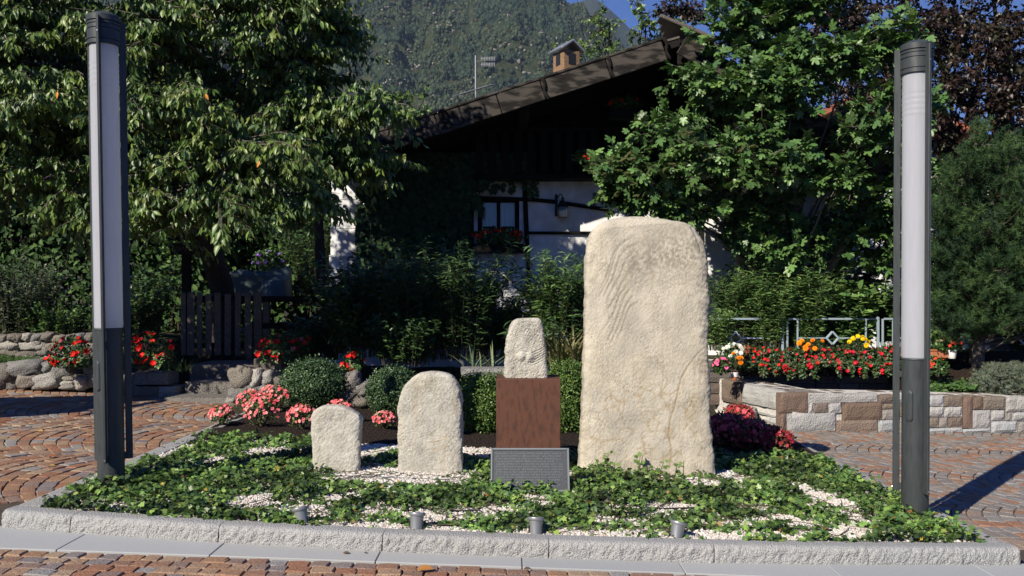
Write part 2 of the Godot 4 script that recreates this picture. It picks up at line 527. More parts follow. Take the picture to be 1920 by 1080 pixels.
# a squared block with a rough split front (+z): size, roughness in metres
func block(size: Vector3, rough: float, sd: int, tint: Color, cell := 0.07) -> ArrayMesh:
	var b := MB.new()
	b.col = tint
	var nz := noise(4.0, FastNoiseLite.TYPE_SIMPLEX, 4, sd)
	var nx := clampi(roundi(size.x / cell), 2, 12)
	var ny := clampi(roundi(size.y / cell), 2, 6)
	var h := size * 0.5
	var grid := []
	for j in ny + 1:
		for k in nx + 1:
			var u := -1.0 + 2.0 * k / nx
			var w := -1.0 + 2.0 * j / ny
			var edge := 1.0 - minf(minf(1.0 - absf(u), (1.0 - absf(w)) * size.y / size.x) * 6.0, 1.0)
			var z := h.z - edge * minf(0.018, rough * 1.2) + nz.get_noise_3d(u * h.x + sd, w * h.y, sd * 0.7) * rough * (1.0 - edge * 0.6)
			grid.append(b.vert(Vector3(u * h.x + nz.get_noise_2d(w * h.y * 3.0, sd) * rough * 0.3 * absf(u), w * h.y + nz.get_noise_2d(u * h.x * 3.0, sd + 9.0) * rough * 0.3 * absf(w), z)))
	for j in ny:
		for k in nx:
			b.quad(grid[j * (nx + 1) + k], grid[(j + 1) * (nx + 1) + k], grid[(j + 1) * (nx + 1) + k + 1], grid[j * (nx + 1) + k + 1])
	var rim := []
	for k in nx: rim.append(grid[k])
	for j in ny: rim.append(grid[j * (nx + 1) + nx])
	for k in nx: rim.append(grid[ny * (nx + 1) + nx - k])
	for j in ny: rim.append(grid[(ny - j) * (nx + 1)])
	var mid := Vector3.ZERO
	for k in rim.size():
		var p: Vector3 = b.v[rim[k]]
		var q: Vector3 = b.v[rim[(k + 1) % rim.size()]]
		b.quad_out(p, q, Vector3(q.x, q.y, -h.z), Vector3(p.x, p.y, -h.z), mid)
	return b.done()

# ------------------------------------------------------------------ stelae
# left, right: outlines from the base up to the shared top, in metres; look(x, y) gives [rise, colour] of the front
func stela(left: Array, right: Array, deep: float, rows: int, cols: int, look: Callable, power := 5.0) -> ArrayMesh:
	var l := curve(left, rows)
	var r := curve(right, rows)
	var wide := 0.0
	for k in rows: wide = maxf(wide, (r[k] - l[k]).length())
	var b := MB.new()
	var back := maxi(cols / 4, 8)
	var ring := cols + back
	var side := noise(5.0, FastNoiseLite.TYPE_SIMPLEX, 4, 77)
	for j in rows:
		var mid: Vector2 = (l[j] + r[j]) * 0.5
		var half: Vector2 = (r[j] - l[j]) * 0.5
		var ht := deep * 0.5 * minf(1.0, pow(half.length() * 2.0 / (wide * 0.62) + 0.0001, 0.55))
		for k in ring:
			var u: float
			var s := 1.0
			if k < cols:
				u = -1.0 + 2.0 * k / (cols - 1)
				u = signf(u) * pow(absf(u), 0.8)
			else:
				u = 1.0 - 2.0 * (k - cols + 0.5) / back
				s = -1.0
			var p: Vector2 = mid + half * u
			var z := s * ht * pow(maxf(1.0 - pow(absf(u), power), 0.0), 1.0 / power)
			var q := Vector3(p.x, p.y, z)
			var nrm := Vector3(0, 0, s).lerp(Vector3(half.normalized().x * signf(u), half.normalized().y * signf(u), 0), pow(absf(u), 8.0) * 0.8).normalized()
			var got: Array = look.call(p.x, p.y) if s > 0 else [0.0, Color(0.5, 0.46, 0.38)]
			b.col = got[1]
			b.vert(q + nrm * (got[0] + side.get_noise_3d(q.x, q.y, q.z * 2.0) * 0.014 * (0.12 + pow(absf(u), 6.0))))
	for j in rows - 1:
		for k in ring:
			var a := j * ring + k
			var c := j * ring + (k + 1) % ring
			b.quad(a, a + ring, c + ring, c)
	return b.done(true)

# a map of carved lines: each polyline in metres, with its width and depth
class Carving:
	var w := 0
	var h := 0
	var cell := 0.004
	var org := Vector2.ZERO
	var f := PackedFloat32Array()
	func _init(lo: Vector2, hi: Vector2) -> void:
		org = lo
		w = int((hi.x - lo.x) / cell) + 2
		h = int((hi.y - lo.y) / cell) + 2
		f.resize(w * h)
	func line(pts: Array, width: float, depth: float) -> void:
		for k in pts.size() - 1:
			var n := maxi(1, int((pts[k + 1] - pts[k]).length() / cell))
			for s in n:
				var p: Vector2 = pts[k].lerp(pts[k + 1], float(s) / n)
				dot(p, width, depth)
	func dot(p: Vector2, width: float, depth: float) -> void:
		var c := (p - org) / cell
		var r := int(width * 2.2 / cell) + 1
		for y in range(maxi(int(c.y) - r, 0), mini(int(c.y) + r + 1, h)):
			for x in range(maxi(int(c.x) - r, 0), mini(int(c.x) + r + 1, w)):
				var d := Vector2(x - c.x, y - c.y).length() * cell / width
				var g := depth * exp(-d * d)
				var at := y * w + x
				if absf(g) > absf(f[at]): f[at] = g
	func read(x: float, y: float) -> float:
		var cx := clampf((x - org.x) / cell, 0, w - 1.001)
		var cy := clampf((y - org.y) / cell, 0, h - 1.001)
		var i := int(cx)
		var j := int(cy)
		var u := cx - i
		var t := cy - j
		return lerpf(lerpf(f[j * w + i], f[j * w + i + 1], u), lerpf(f[(j + 1) * w + i], f[(j + 1) * w + i + 1], u), t)

# ------------------------------------------------------------------ crowns
# lobes: [centre, radii]; boughs run from the middle of a lobe to its surface, twigs leave them, leaves sit on the twigs.
# how: boughs, step, twig, leaf, leaves, hang (0 spread .. 1 hanging), sag, tints (colours), axis (the trunk, boughs lead away from it), end (leaves bunch at the twig's end), face (leaf faces lean up), fine (twig radius)
func crown(sc: Scatter, wood: MB, lobes: Array, how: Dictionary) -> void:
	var axis: Vector3 = how.get("axis", Vector3.ZERO)
	for lobe in lobes:
		var c: Vector3 = lobe[0]
		var r: Vector3 = lobe[1]
		var n := int(how.boughs * (lobe[2] if lobe.size() > 2 else 1.0))
		for q in n:
			var d := rdir()
			if d.z < 0.0 and rng.randf() < how.get("front", 0.6): d.z = -d.z
			if how.has("axis"):
				var away := c - axis
				away.y *= 0.3
				d = (d + away.normalized() * 0.35).normalized()
			var a := c + Vector3(rf(-0.35, 0.35) * r.x, rf(-0.35, 0.35) * r.y, rf(-0.35, 0.35) * r.z)
			var reach := rf(0.75, 1.08)
			var e := c + Vector3(d.x * r.x, d.y * r.y, d.z * r.z) * reach
			var path := []
			var length := (e - a).length()
			for k in 7:
				var t := k / 6.0
				path.append(a.lerp(e, t) + Vector3(0, how.sag * length * (t * (1.0 - t) * 2.2 - t * t * t * 0.55), 0) + rdir() * 0.02 * length)
			if wood and rng.randf() < how.get("show", 1.0): wood.tube(path, [0.014, 0.012, 0.010, 0.008, 0.007, 0.005, 0.003].map(func(x): return x * how.get("fine", 1.0)), 4, false)
			var steps := int(length / how.step) + 1
			for s in steps:
				var t := 0.15 + 0.85 * (s + rng.randf()) / steps
				var x := t * 6.0
				var k := mini(int(x), 5)
				var o: Vector3 = path[k].lerp(path[k + 1], x - k)
				var along: Vector3 = (path[k + 1] - path[k]).normalized()
				var out := (along * 0.6 + rdir() * Vector3(1, how.get("flat", 0.6), 1)).normalized()
				twig(sc, wood, o, out, how)

func twig(sc: Scatter, wood: MB, o: Vector3, out: Vector3, how: Dictionary) -> void:
	var long: float = how.twig * rf(0.55, 1.25)
	var tip := o + out * long + Vector3(0, -how.sag * long * 0.5, 0)
	if wood and rng.randf() < how.get("twigs", 0.5):
		wood.tube([o, o.lerp(tip, 0.5) + Vector3(0, how.sag * long * 0.15, 0), tip], [0.004 * how.get("fine", 1.0), 0.003 * how.get("fine", 1.0), 0.0015], 3, false)
	var tints: Array = how.tints
	var base: Color = tints[rng.randi() % tints.size()]
	var n := int(how.leaves * rf(0.7, 1.3)) + 1
	var bunch: float = how.get("end", 0.0)
	for k in n:
		var t := (k + 0.5) / n
		t = lerpf(t, 1.0 - (1.0 - t) * 0.35, bunch)
		var p := o.lerp(tip, t) + Vector3(0, how.sag * long * 0.3 * t * (1.0 - t), 0)
		var side := rdir()
		var dir := (out * 0.5 + side * 0.9).normalized()
		dir = (dir * (1.0 - how.hang) + Vector3(0, -1, 0) * how.hang * rf(0.5, 1.2)).normalized()
		var up: Vector3 = Vector3(0, 1, 0) * how.get("face", 0.6) + rdir() * 0.55 + Vector3(0, 0, 0.25)
		var z: float = how.leaf * rf(how.get("least", 0.62), 1.2)
		var bas := frame(dir, up)
		sc.add(Transform3D(Basis(bas.x * z, bas.y * z, bas.z * z), p + dir * z * how.get("off", 0.15)), vary(base, how.get("vary", 0.25)))

# leaves over the skin of clipped or mounded shapes
func skin(sc: Scatter, c: Vector3, r: Vector3, n: int, leaf: float, tints: Array, depth := 0.15, lumps := 0.08, sd := 1, power := 2.0, floor_y := -1e9) -> void:
	var nz := noise(2.2, FastNoiseLite.TYPE_SIMPLEX, 3, sd)
	for k in n:
		var d := rdir()
		if d.y < -0.75: d.y = -d.y
		var len := pow(pow(absf(d.x), power) + pow(absf(d.y), power) + pow(absf(d.z), power), 1.0 / power)
		var s := d / len * (1.0 + lumps * nz.get_noise_3dv(d * 2.0) * 2.0 - depth * rng.randf() * rng.randf())
		var p := c + s * r
		if p.y < floor_y: continue
		var out := (Vector3(d.x / r.x, d.y / r.y, d.z / r.z).normalized() + rdir() * 0.7).normalized()
		var dir := (rdir() + Vector3(0, 0.5, 0) + out * 0.5).normalized()
		var z := leaf * rf(0.7, 1.3)
		var bas := frame(dir, out)
		sc.add(Transform3D(Basis(bas.x * z, bas.y * z, bas.z * z), p), vary(tints[rng.randi() % tints.size()], 0.25))

# upright leafy stems from the ground: fan of stems with leaves along them
func stems(sc: Scatter, wood: MB, at: Vector3, spread_r: float, high: float, n: int, leaf: float, per: int, tints: Array, lean := 0.35, droop := 0.2) -> void:
	for k in n:
		var a := rf(0, TAU)
		var r := sqrt(rng.randf()) * spread_r
		var o := at + Vector3(cos(a) * r * 0.5, 0, sin(a) * r * 0.5)
		var h := high * rf(0.55, 1.08)
		var out := Vector3(cos(a), 0, sin(a)) * lean * h * rf(0.2, 1.2)
		var mid := o + Vector3(0, h * 0.6, 0) + out * 0.4
		var tip := o + Vector3(0, h * (1.0 - droop * rng.randf()), 0) + out
		if wood: wood.tube([o, mid, tip], [0.005, 0.004, 0.0015], 3, false)
		var base: Color = tints[rng.randi() % tints.size()]
		for q in per:
			var t := 0.15 + 0.85 * (q + rng.randf()) / per
			var p := o.lerp(mid, t / 0.6) if t < 0.6 else mid.lerp(tip, (t - 0.6) / 0.4)
			var dir := (rdir() * Vector3(1, 0.35, 1) + Vector3(0, 0.35, 0)).normalized()
			var z := leaf * rf(0.6, 1.25)
			var bas := frame(dir, Vector3(0, 1, 0) + rdir() * 0.5 + Vector3(0, 0, 0.3))
			sc.add(Transform3D(Basis(bas.x * z, bas.y * z, bas.z * z), p), vary(base, 0.28))

func face_up(p: Vector3, nrm: Vector3, z: float) -> Transform3D:   # a flower facing NRM
	var y := nrm.normalized()
	var x := y.cross(Vector3(rf(-1, 1), rf(-1, 1), rf(-1, 1))).normalized()
	return Transform3D(Basis(x * z, y * z, x.cross(y) * z), p)

# ------------------------------------------------------------------ scene
func _ready() -> void:
	rng.seed = 20240611
	# camera: level, with the lens shifted up a little
	var cam := Camera3D.new()
	cam.name = "camera"
	add_child(cam)
	cam.position = Vector3(0, EYE, 0)
	cam.near = 0.05
	cam.far = 9000.0
	cam.projection = Camera3D.PROJECTION_FRUSTUM
	cam.size = 0.05 * 1080.0 / F
	cam.frustum_offset = Vector2(0, 0.05 * 25.0 / F)
	cam.current = true
	# sky and air
	var sm := ProceduralSkyMaterial.new()
	sm.sky_top_color = Color(0.14, 0.30, 0.62)
	sm.sky_horizon_color = Color(0.44, 0.62, 0.90)
	sm.sky_curve = 0.16
	sm.ground_bottom_color = Color(0.16, 0.15, 0.13)
	sm.ground_horizon_color = Color(0.36, 0.40, 0.44)
	sm.sun_angle_max = 12.0
	sm.energy_multiplier = 0.70
	var sky := Sky.new()
	sky.sky_material = sm
	var env := Environment.new()
	env.background_mode = Environment.BG_SKY
	env.sky = sky
	env.ambient_light_source = Environment.AMBIENT_SOURCE_SKY
	env.tonemap_mode = Environment.TONE_MAPPER_LINEAR
	env.tonemap_exposure = 1.5
	env.sdfgi_enabled = true
	env.ssao_enabled = true
	env.ssil_enabled = true
	env.fog_enabled = true
	env.fog_light_color = Color(0.60, 0.68, 0.78)
	env.fog_density = 0.00006
	var we := WorldEnvironment.new()
	we.name = "world"
	we.environment = env
	add_child(we)
	# sun: from the front left, shadows fall back to the right
	var sun := DirectionalLight3D.new()
	sun.name = "sun"
	sun.light_color = Color(1.0, 0.957, 0.885)
	sun.light_energy = 1.6
	sun.light_angular_distance = 0.5
	sun.shadow_enabled = true
	add_child(sun)
	var el := deg_to_rad(35.0)
	sun.look_at_from_position(Vector3.ZERO, Vector3(0.63 * cos(el), -sin(el), -0.777 * cos(el)), Vector3.UP)

	make_materials()
	make_leaves()
	make_ground()
	make_hills()
	make_house()
	make_right_wall()
	make_left_garden()
	make_bed()
	make_columns()
	make_stones()
	make_small_things()
	make_flowers()
	make_shrubs()
	make_trees()

# ------------------------------------------------------------------ the setting
const BED_L := -3.42
const BED_R := 3.40
const BED_F := -5.96
const BED_B := -12.0

func sheet(xs: Array, zs: Array, height: Callable) -> ArrayMesh:
	var b := MB.new()
	for z in zs:
		for x in xs: b.vert(Vector3(x, height.call(x, z), z))
	var n := xs.size()
	for j in zs.size() - 1:
		for k in n - 1:
			b.quad(j * n + k, (j + 1) * n + k, (j + 1) * n + k + 1, j * n + k + 1)
	return b.done(true)

func steps(a: float, b: float, n: int) -> Array:
	var out := []
	for k in n + 1: out.append(lerpf(a, b, float(k) / n))
	return out

const COBBLES := [Color(0.372, 0.224, 0.136), Color(0.330, 0.192, 0.127), Color(0.284, 0.201, 0.164), Color(0.396, 0.267, 0.179), Color(0.269, 0.228, 0.218), Color(0.327, 0.314, 0.300), Color(0.348, 0.177, 0.108), Color(0.301, 0.185, 0.130), Color(0.420, 0.309, 0.212)]
const COBBLES_R := [Color(0.343, 0.223, 0.154), Color(0.297, 0.232, 0.191), Color(0.282, 0.259, 0.240), Color(0.315, 0.297, 0.279), Color(0.350, 0.193, 0.128), Color(0.269, 0.237, 0.214), Color(0.328, 0.254, 0.204), Color(0.250, 0.232, 0.222), Color(0.294, 0.275, 0.261)]

func cobble_mesh(sd: int) -> ArrayMesh:   # unit sett: worn top at y = 0, body below
	var b := MB.new()
	var g := RandomNumberGenerator.new()
	g.seed = sd
	var ring := []
	for lvl in 3:
		var ids := []
		var y: float = [-0.5, -0.10, 0.0][lvl]
		var s: float = [0.5, 0.5, 0.455][lvl]
		for k in 8:
			var p: Vector2 = [Vector2(-1, -1), Vector2(0, -1.02), Vector2(1, -1), Vector2(1.02, 0), Vector2(1, 1), Vector2(0, 1.02), Vector2(-1, 1), Vector2(-1.02, 0)][k]
			ids.append(b.vert(Vector3(p.x * s + g.randf_range(-0.05, 0.05), y + g.randf_range(-0.03, 0.03), p.y * s + g.randf_range(-0.05, 0.05))))
		ring.append(ids)
	for lvl in 2:
		for k in 8: b.quad_out(b.v[ring[lvl][k]], b.v[ring[lvl][(k + 1) % 8]], b.v[ring[lvl + 1][(k + 1) % 8]], b.v[ring[lvl + 1][k]], Vector3(0, -0.4, 0))
	var m := Vector3(g.randf_range(-0.1, 0.1), 0.03, g.randf_range(-0.1, 0.1))
	for k in 8: b.tri_out(b.v[ring[2][k]], b.v[ring[2][(k + 1) % 8]], m, Vector3(0, -0.4, 0))
	return b.done()

# setts: transforms with a colour each; the nearest 300 become pieces of their own, the rest one mass
func lay(parent: Node3D, spots: Array, tones: Array) -> void:
	var meshes := [cobble_mesh(1), cobble_mesh(2), cobble_mesh(3), cobble_mesh(4)]
	var mats := []
	for c in tones:
		var m: StandardMaterial3D = M.cobble.duplicate()
		m.vertex_color_use_as_albedo = false
		m.albedo_color = c.linear_to_srgb()
		mats.append(m)
	spots.sort_custom(func(a, b): return a.origin.length_squared() < b.origin.length_squared())
	var far := Scatter.new()
	var seen_now := 0
	for t in spots:
		var k := rng.randi() % tones.size()
		var d: float = -t.origin.z
		var u: float = 960.0 + t.origin.x / d * F
		var w: float = 565.0 + (EYE - t.origin.y) / d * F
		if seen_now < 300 and u > -10 and u < 1930 and w < 1090:
			part(parent, "cobble", meshes[rng.randi() % 4], mats[k], t)
			seen_now += 1
		else:
			far.add(t, vary(tones[k], 0.12))
	spread(parent, "cobbles", far, meshes[0], M.cobble)

func sett(x: float, z: float, turn: float, w: float, d: float) -> Transform3D:
	var bas := Basis(Vector3(0, 0, 1), atan(-SLOPE)) * Basis(Vector3.UP, turn + rf(-0.05, 0.05)) * Basis(Vector3(1, 0, 0), rf(-0.03, 0.03)) * Basis(Vector3(0, 0, 1), rf(-0.03, 0.03))
	return Transform3D(bas * Basis.from_scale(Vector3(w * rf(0.94, 1.0), 0.07, d * rf(0.93, 1.0))), Vector3(x, gy(x) + rf(-0.004, 0.004), z))

# segmental arcs: bands of setts laid in bows that open to the right
func arcs(inside: Callable, x0: float, x1: float, z0: float, z1: float, wide: float, off: float, pitch: float) -> Array:
	var out := []
	var r := wide / sqrt(2.0)
	var bands := int((z1 - z0) / wide) + 2
	for c in bands:
		var cz := z1 - off - c * wide
		var rows := int((x1 - x0) / pitch) + 24
		for k in rows:
			var xc := x0 + k * pitch + r
			var n := 11
			var start := rf(0, 1)
			for j in n:
				var a := lerpf(-PI / 4, PI / 4, (j + 0.5 + (start - 0.5) * 0.5) / n)
				var x := xc - r * cos(a)
				var z := cz + r * sin(a)
				if z < z0 or z > z1 or not inside.call(x, z): continue
				out.append(sett(x, z, a, pitch * cos(a) * 0.95, r * PI / 2 / n * 0.965))
	return out

func make_ground() -> void:
	var g := part(self, "ground", sheet([-3000.0, -30.0, -12.0, 0.0, 12.0, 30.0, 3000.0], [80.0, 0.0, -30.0, -3000.0], func(x, _z): return gy(x) - 0.09), M.earth)
	tag(g, "", "", "", "structure")
	# left square
	var left := ground_node("paving")
	part(left, "joint_bed", sheet([-12.0, BED_L], [-2.0, -16.0], func(x, _z): return gy(x) - 0.014), M.joint)
	var in_left := func(x: float, z: float) -> bool: return x < BED_L - 0.05 and z < -6.52 and z > -14.4 and x > -10.5
	lay(left, arcs(in_left, -10.5, -3.4, -14.4, -6.5, 2.15, 1.25, 0.135), COBBLES)
	# right square
	var right := ground_node("paving")
	part(right, "joint_bed", sheet([BED_R, 14.0], [-2.0, -14.5], func(x, _z): return gy(x) - 0.014), M.joint)
	var in_right := func(x: float, z: float) -> bool: return x > BED_R + 0.05 and z < -6.4 and z > -14.0 and x < 11.0 and z > -12.4 - (x - 3.84) * 0.19 - (4.0 if x < 3.84 else 0.0)
	lay(right, arcs(in_right, 3.4, 11.0, -14.0, -6.4, 1.7, 0.6, 0.135), COBBLES_R)
	# front rows
	var front := ground_node("paving")
	part(front, "joint_bed", sheet([-12.0, -3.0, 3.0, 14.0], [-1.0, -5.49], func(x, _z): return gy(x) - 0.014), M.joint)
	var rows := []
	for k in 18:
		var z := -5.49 + 0.062 + k * 0.118
		var x := -4.2 + rf(0, 0.1)
		while x < 4.2:
			var w := rf(0.10, 0.155)
			rows.append(sett(x + w * 0.5, z + (sin(x * 1.9 + k) * 0.012 if k else 0.0), 0.0, w * 0.965, 0.114))
			x += w
	lay(front, rows, COBBLES)
	# granite flags in front of the kerb and round its corners
	var strip := ground_node("footpath")
	part(strip, "bedding", sheet([-9.0, 9.0], [-5.46, -6.6], func(x, _z): return gy(x) - 0.02), M.mortar)
	var x := -8.4
	var k := 0
	while x < 8.0:
		var w := rf(0.86, 1.06)
		var deep := 0.50 if x + w > BED_L - 0.02 and x < BED_R + 0.02 else 0.96
		var b := MB.new()
		b.col = vary(Color(1, 1, 1), 0.07)
		b.box(Vector3.ZERO, Vector3(w - 0.005, 0.06, deep), Basis(), 0.004)
		var t := Transform3D(Basis(Vector3(0, 0, 1), atan(-SLOPE)), Vector3(x + w * 0.5, gy(x + w * 0.5) - 0.03 + 0.004 + rf(0, 0.002), -5.50 - deep * 0.5))
		part(strip, "flagstone", b.done(), M.flag, t)
		x += w
		k += 1

func make_hills() -> void:
	# the near forested spur and the far mountain, built where they stand
	var nz := noise(0.004, FastNoiseLite.TYPE_SIMPLEX, 5, 3)
	var spur := func(x: float, z: float) -> float:
		var d := -z
		var h := 0.7 * (minf(d, 1520.0) - 700.0) - maxf(0.0, d - 1520.0) * 0.5 - maxf(0.0, x - 42.0) * 0.86
		h += nz.get_noise_2d(x, z) * 46.0 * clampf((d - 700.0) / 300.0, 0.0, 1.0) + nz.get_noise_2d(x * 5.0, z * 5.0) * 9.0 - absf(nz.get_noise_2d(x * 2.2 + 500.0, z * 0.5)) * 34.0 * clampf((d - 700.0) / 300.0, 0.0, 1.0)
		return maxf(h, -8.0)
	var hill := part(self, "hillside", sheet(steps(-1400.0, 700.0, 120), steps(-640.0, -1800.0, 90), spur), M.forest.duplicate())
	var hm: StandardMaterial3D = hill.material_override
	hm.vertex_color_use_as_albedo = false
	hm.albedo_color = lin(Color(0.045, 0.055, 0.036))
	hm.albedo_texture = tex(0.02, 6, [[0.0, Color(0.35, 0.45, 0.3)], [0.5, Color(0.7, 0.75, 0.5)], [0.62, Color(0.9, 0.85, 0.7)], [1.0, Color(1, 1, 1)]], 51)
	hm.uv1_scale = Vector3(0.006, 0.006, 0.006)
	tag(hill, "", "", "", "structure")
	var peak := func(x: float, z: float) -> float:
		var d := -z
		var h := 1020.0 - absf(d - 3000.0) * 0.75 - absf(x - 283.0) * (0.86 if x > 283.0 else 0.25)
		return maxf(h + nz.get_noise_2d(x * 0.5, z * 0.5) * 90.0 + nz.get_noise_2d(x * 3.0, z * 3.0) * 14.0, -10.0)
	var mount := part(self, "mountain", sheet(steps(-1500.0, 2300.0, 90), steps(-1800.0, -4400.0, 60), peak), M.forest.duplicate())
	var mm: StandardMaterial3D = mount.material_override
	mm.vertex_color_use_as_albedo = false
	mm.albedo_color = lin(Color(0.03, 0.045, 0.04))
	tag(mount, "", "", "", "structure")
	var rocks := noise(0.012, FastNoiseLite.TYPE_SIMPLEX, 4, 21)
	var stands := noise(0.006, FastNoiseLite.TYPE_SIMPLEX, 3, 27)
	var sc := Scatter.new()
	var sb := Scatter.new()
	for k in 190000:
		var d := rf(860.0, 1560.0)
		var x := rf(-900.0, 230.0)
		if x / d < -0.62 or x / d > 0.16: continue
		var y: float = spur.call(x, -d)
		if y < 0.0: continue
		var bare := rocks.get_noise_2d(x * 0.8, y * 2.0 + d * 0.3)
		if bare > 0.14 and rng.randf() < 0.82: continue
		var tint: Color = [Color(0.014, 0.028, 0.014), Color(0.020, 0.036, 0.016), Color(0.030, 0.044, 0.019), Color(0.018, 0.030, 0.019), Color(0.040, 0.048, 0.022)][rng.randi() % 5]
		if rng.randf() < 0.004: tint = Color(0.12, 0.06, 0.03)
		var stand := stands.get_noise_2d(x, y * 1.5)
		tint = tint.lerp(Color(0.034, 0.046, 0.025) if stand > 0.0 else Color(0.012, 0.026, 0.017), clampf(absf(stand) * 1.6, 0.0, 0.75))
		var s := rf(4.0, 8.0) * (1.0 - stand * 0.5)
		if rng.randf() < 0.55: sc.add(Transform3D(Basis(Vector3.UP, rf(0, TAU)) * Basis.from_scale(Vector3(s * 1.05, s * 1.15, s * 1.05)), Vector3(x, y - 0.8, -d)), vary(tint, 0.25))
		else: sb.add(Transform3D(Basis(Vector3.UP, rf(0, TAU)) * Basis.from_scale(Vector3(s * 0.85, s * 0.9, s * 0.85)), Vector3(x, y + s * 0.25, -d)), vary(tint * 1.25, 0.25))
	var f1 := spread(self, "hillside_conifers", sc, L.conifer, M.leaf_matt)
	tag(f1, "far-off forest of dark conifers covering the mountain slope", "forest", "", "stuff")
	var f2 := spread(self, "hillside_broadleaf_trees", sb, L.broad, M.leaf_matt)
	tag(f2, "far-off round crowned green woodland mixed over the mountain slope", "forest", "", "stuff")
	var crag := Scatter.new()
	for k in 9000:
		var d := rf(900.0, 1540.0)
		var x := rf(-800.0, 200.0)
		var y: float = spur.call(x, -d)
		if y < 60.0 or rocks.get_noise_2d(x * 0.8, y * 2.0 + d * 0.3) < 0.17: continue
		crag.add(Transform3D(Basis.from_euler(Vector3(rf(0, 3), rf(0, 3), rf(0, 3))) * Basis.from_scale(Vector3(rf(2, 5), rf(3, 7), rf(2, 5))), Vector3(x, y, -d)), vary(Color(0.21, 0.195, 0.175), 0.2))
	var cr := spread(self, "hillside_crags", crag, L.broad, M.leaf_matt)
	tag(cr, "bare pale rock crags scattered among the trees of the slope", "crags", "", "stuff")
	# a white farmhouse high on the slope
	var fh := Vector3(450.0, peak.call(450.0, -2900.0) - 1.0, -2900.0)
	var farm := thing("farmhouse", "tiny white farmhouse with red roof high on the mountain slope", "house", fh)
	var w := MB.new()
	w.box(Vector3(0, 8, 0), Vector3(38, 18, 24))
	w.box(Vector3(-26, 5, 4), Vector3(13, 12, 16))
	part(farm, "wall", w.done(), M.white_pot)
	var rr := MB.new()
	for s in [-1.0, 1.0]: rr.box(Vector3(0, 20.2, s * 6.9), Vector3(42, 1.0, 17), Basis(Vector3(1, 0, 0), s * 0.5))
	part(farm, "roof", rr.done(), M.tile)

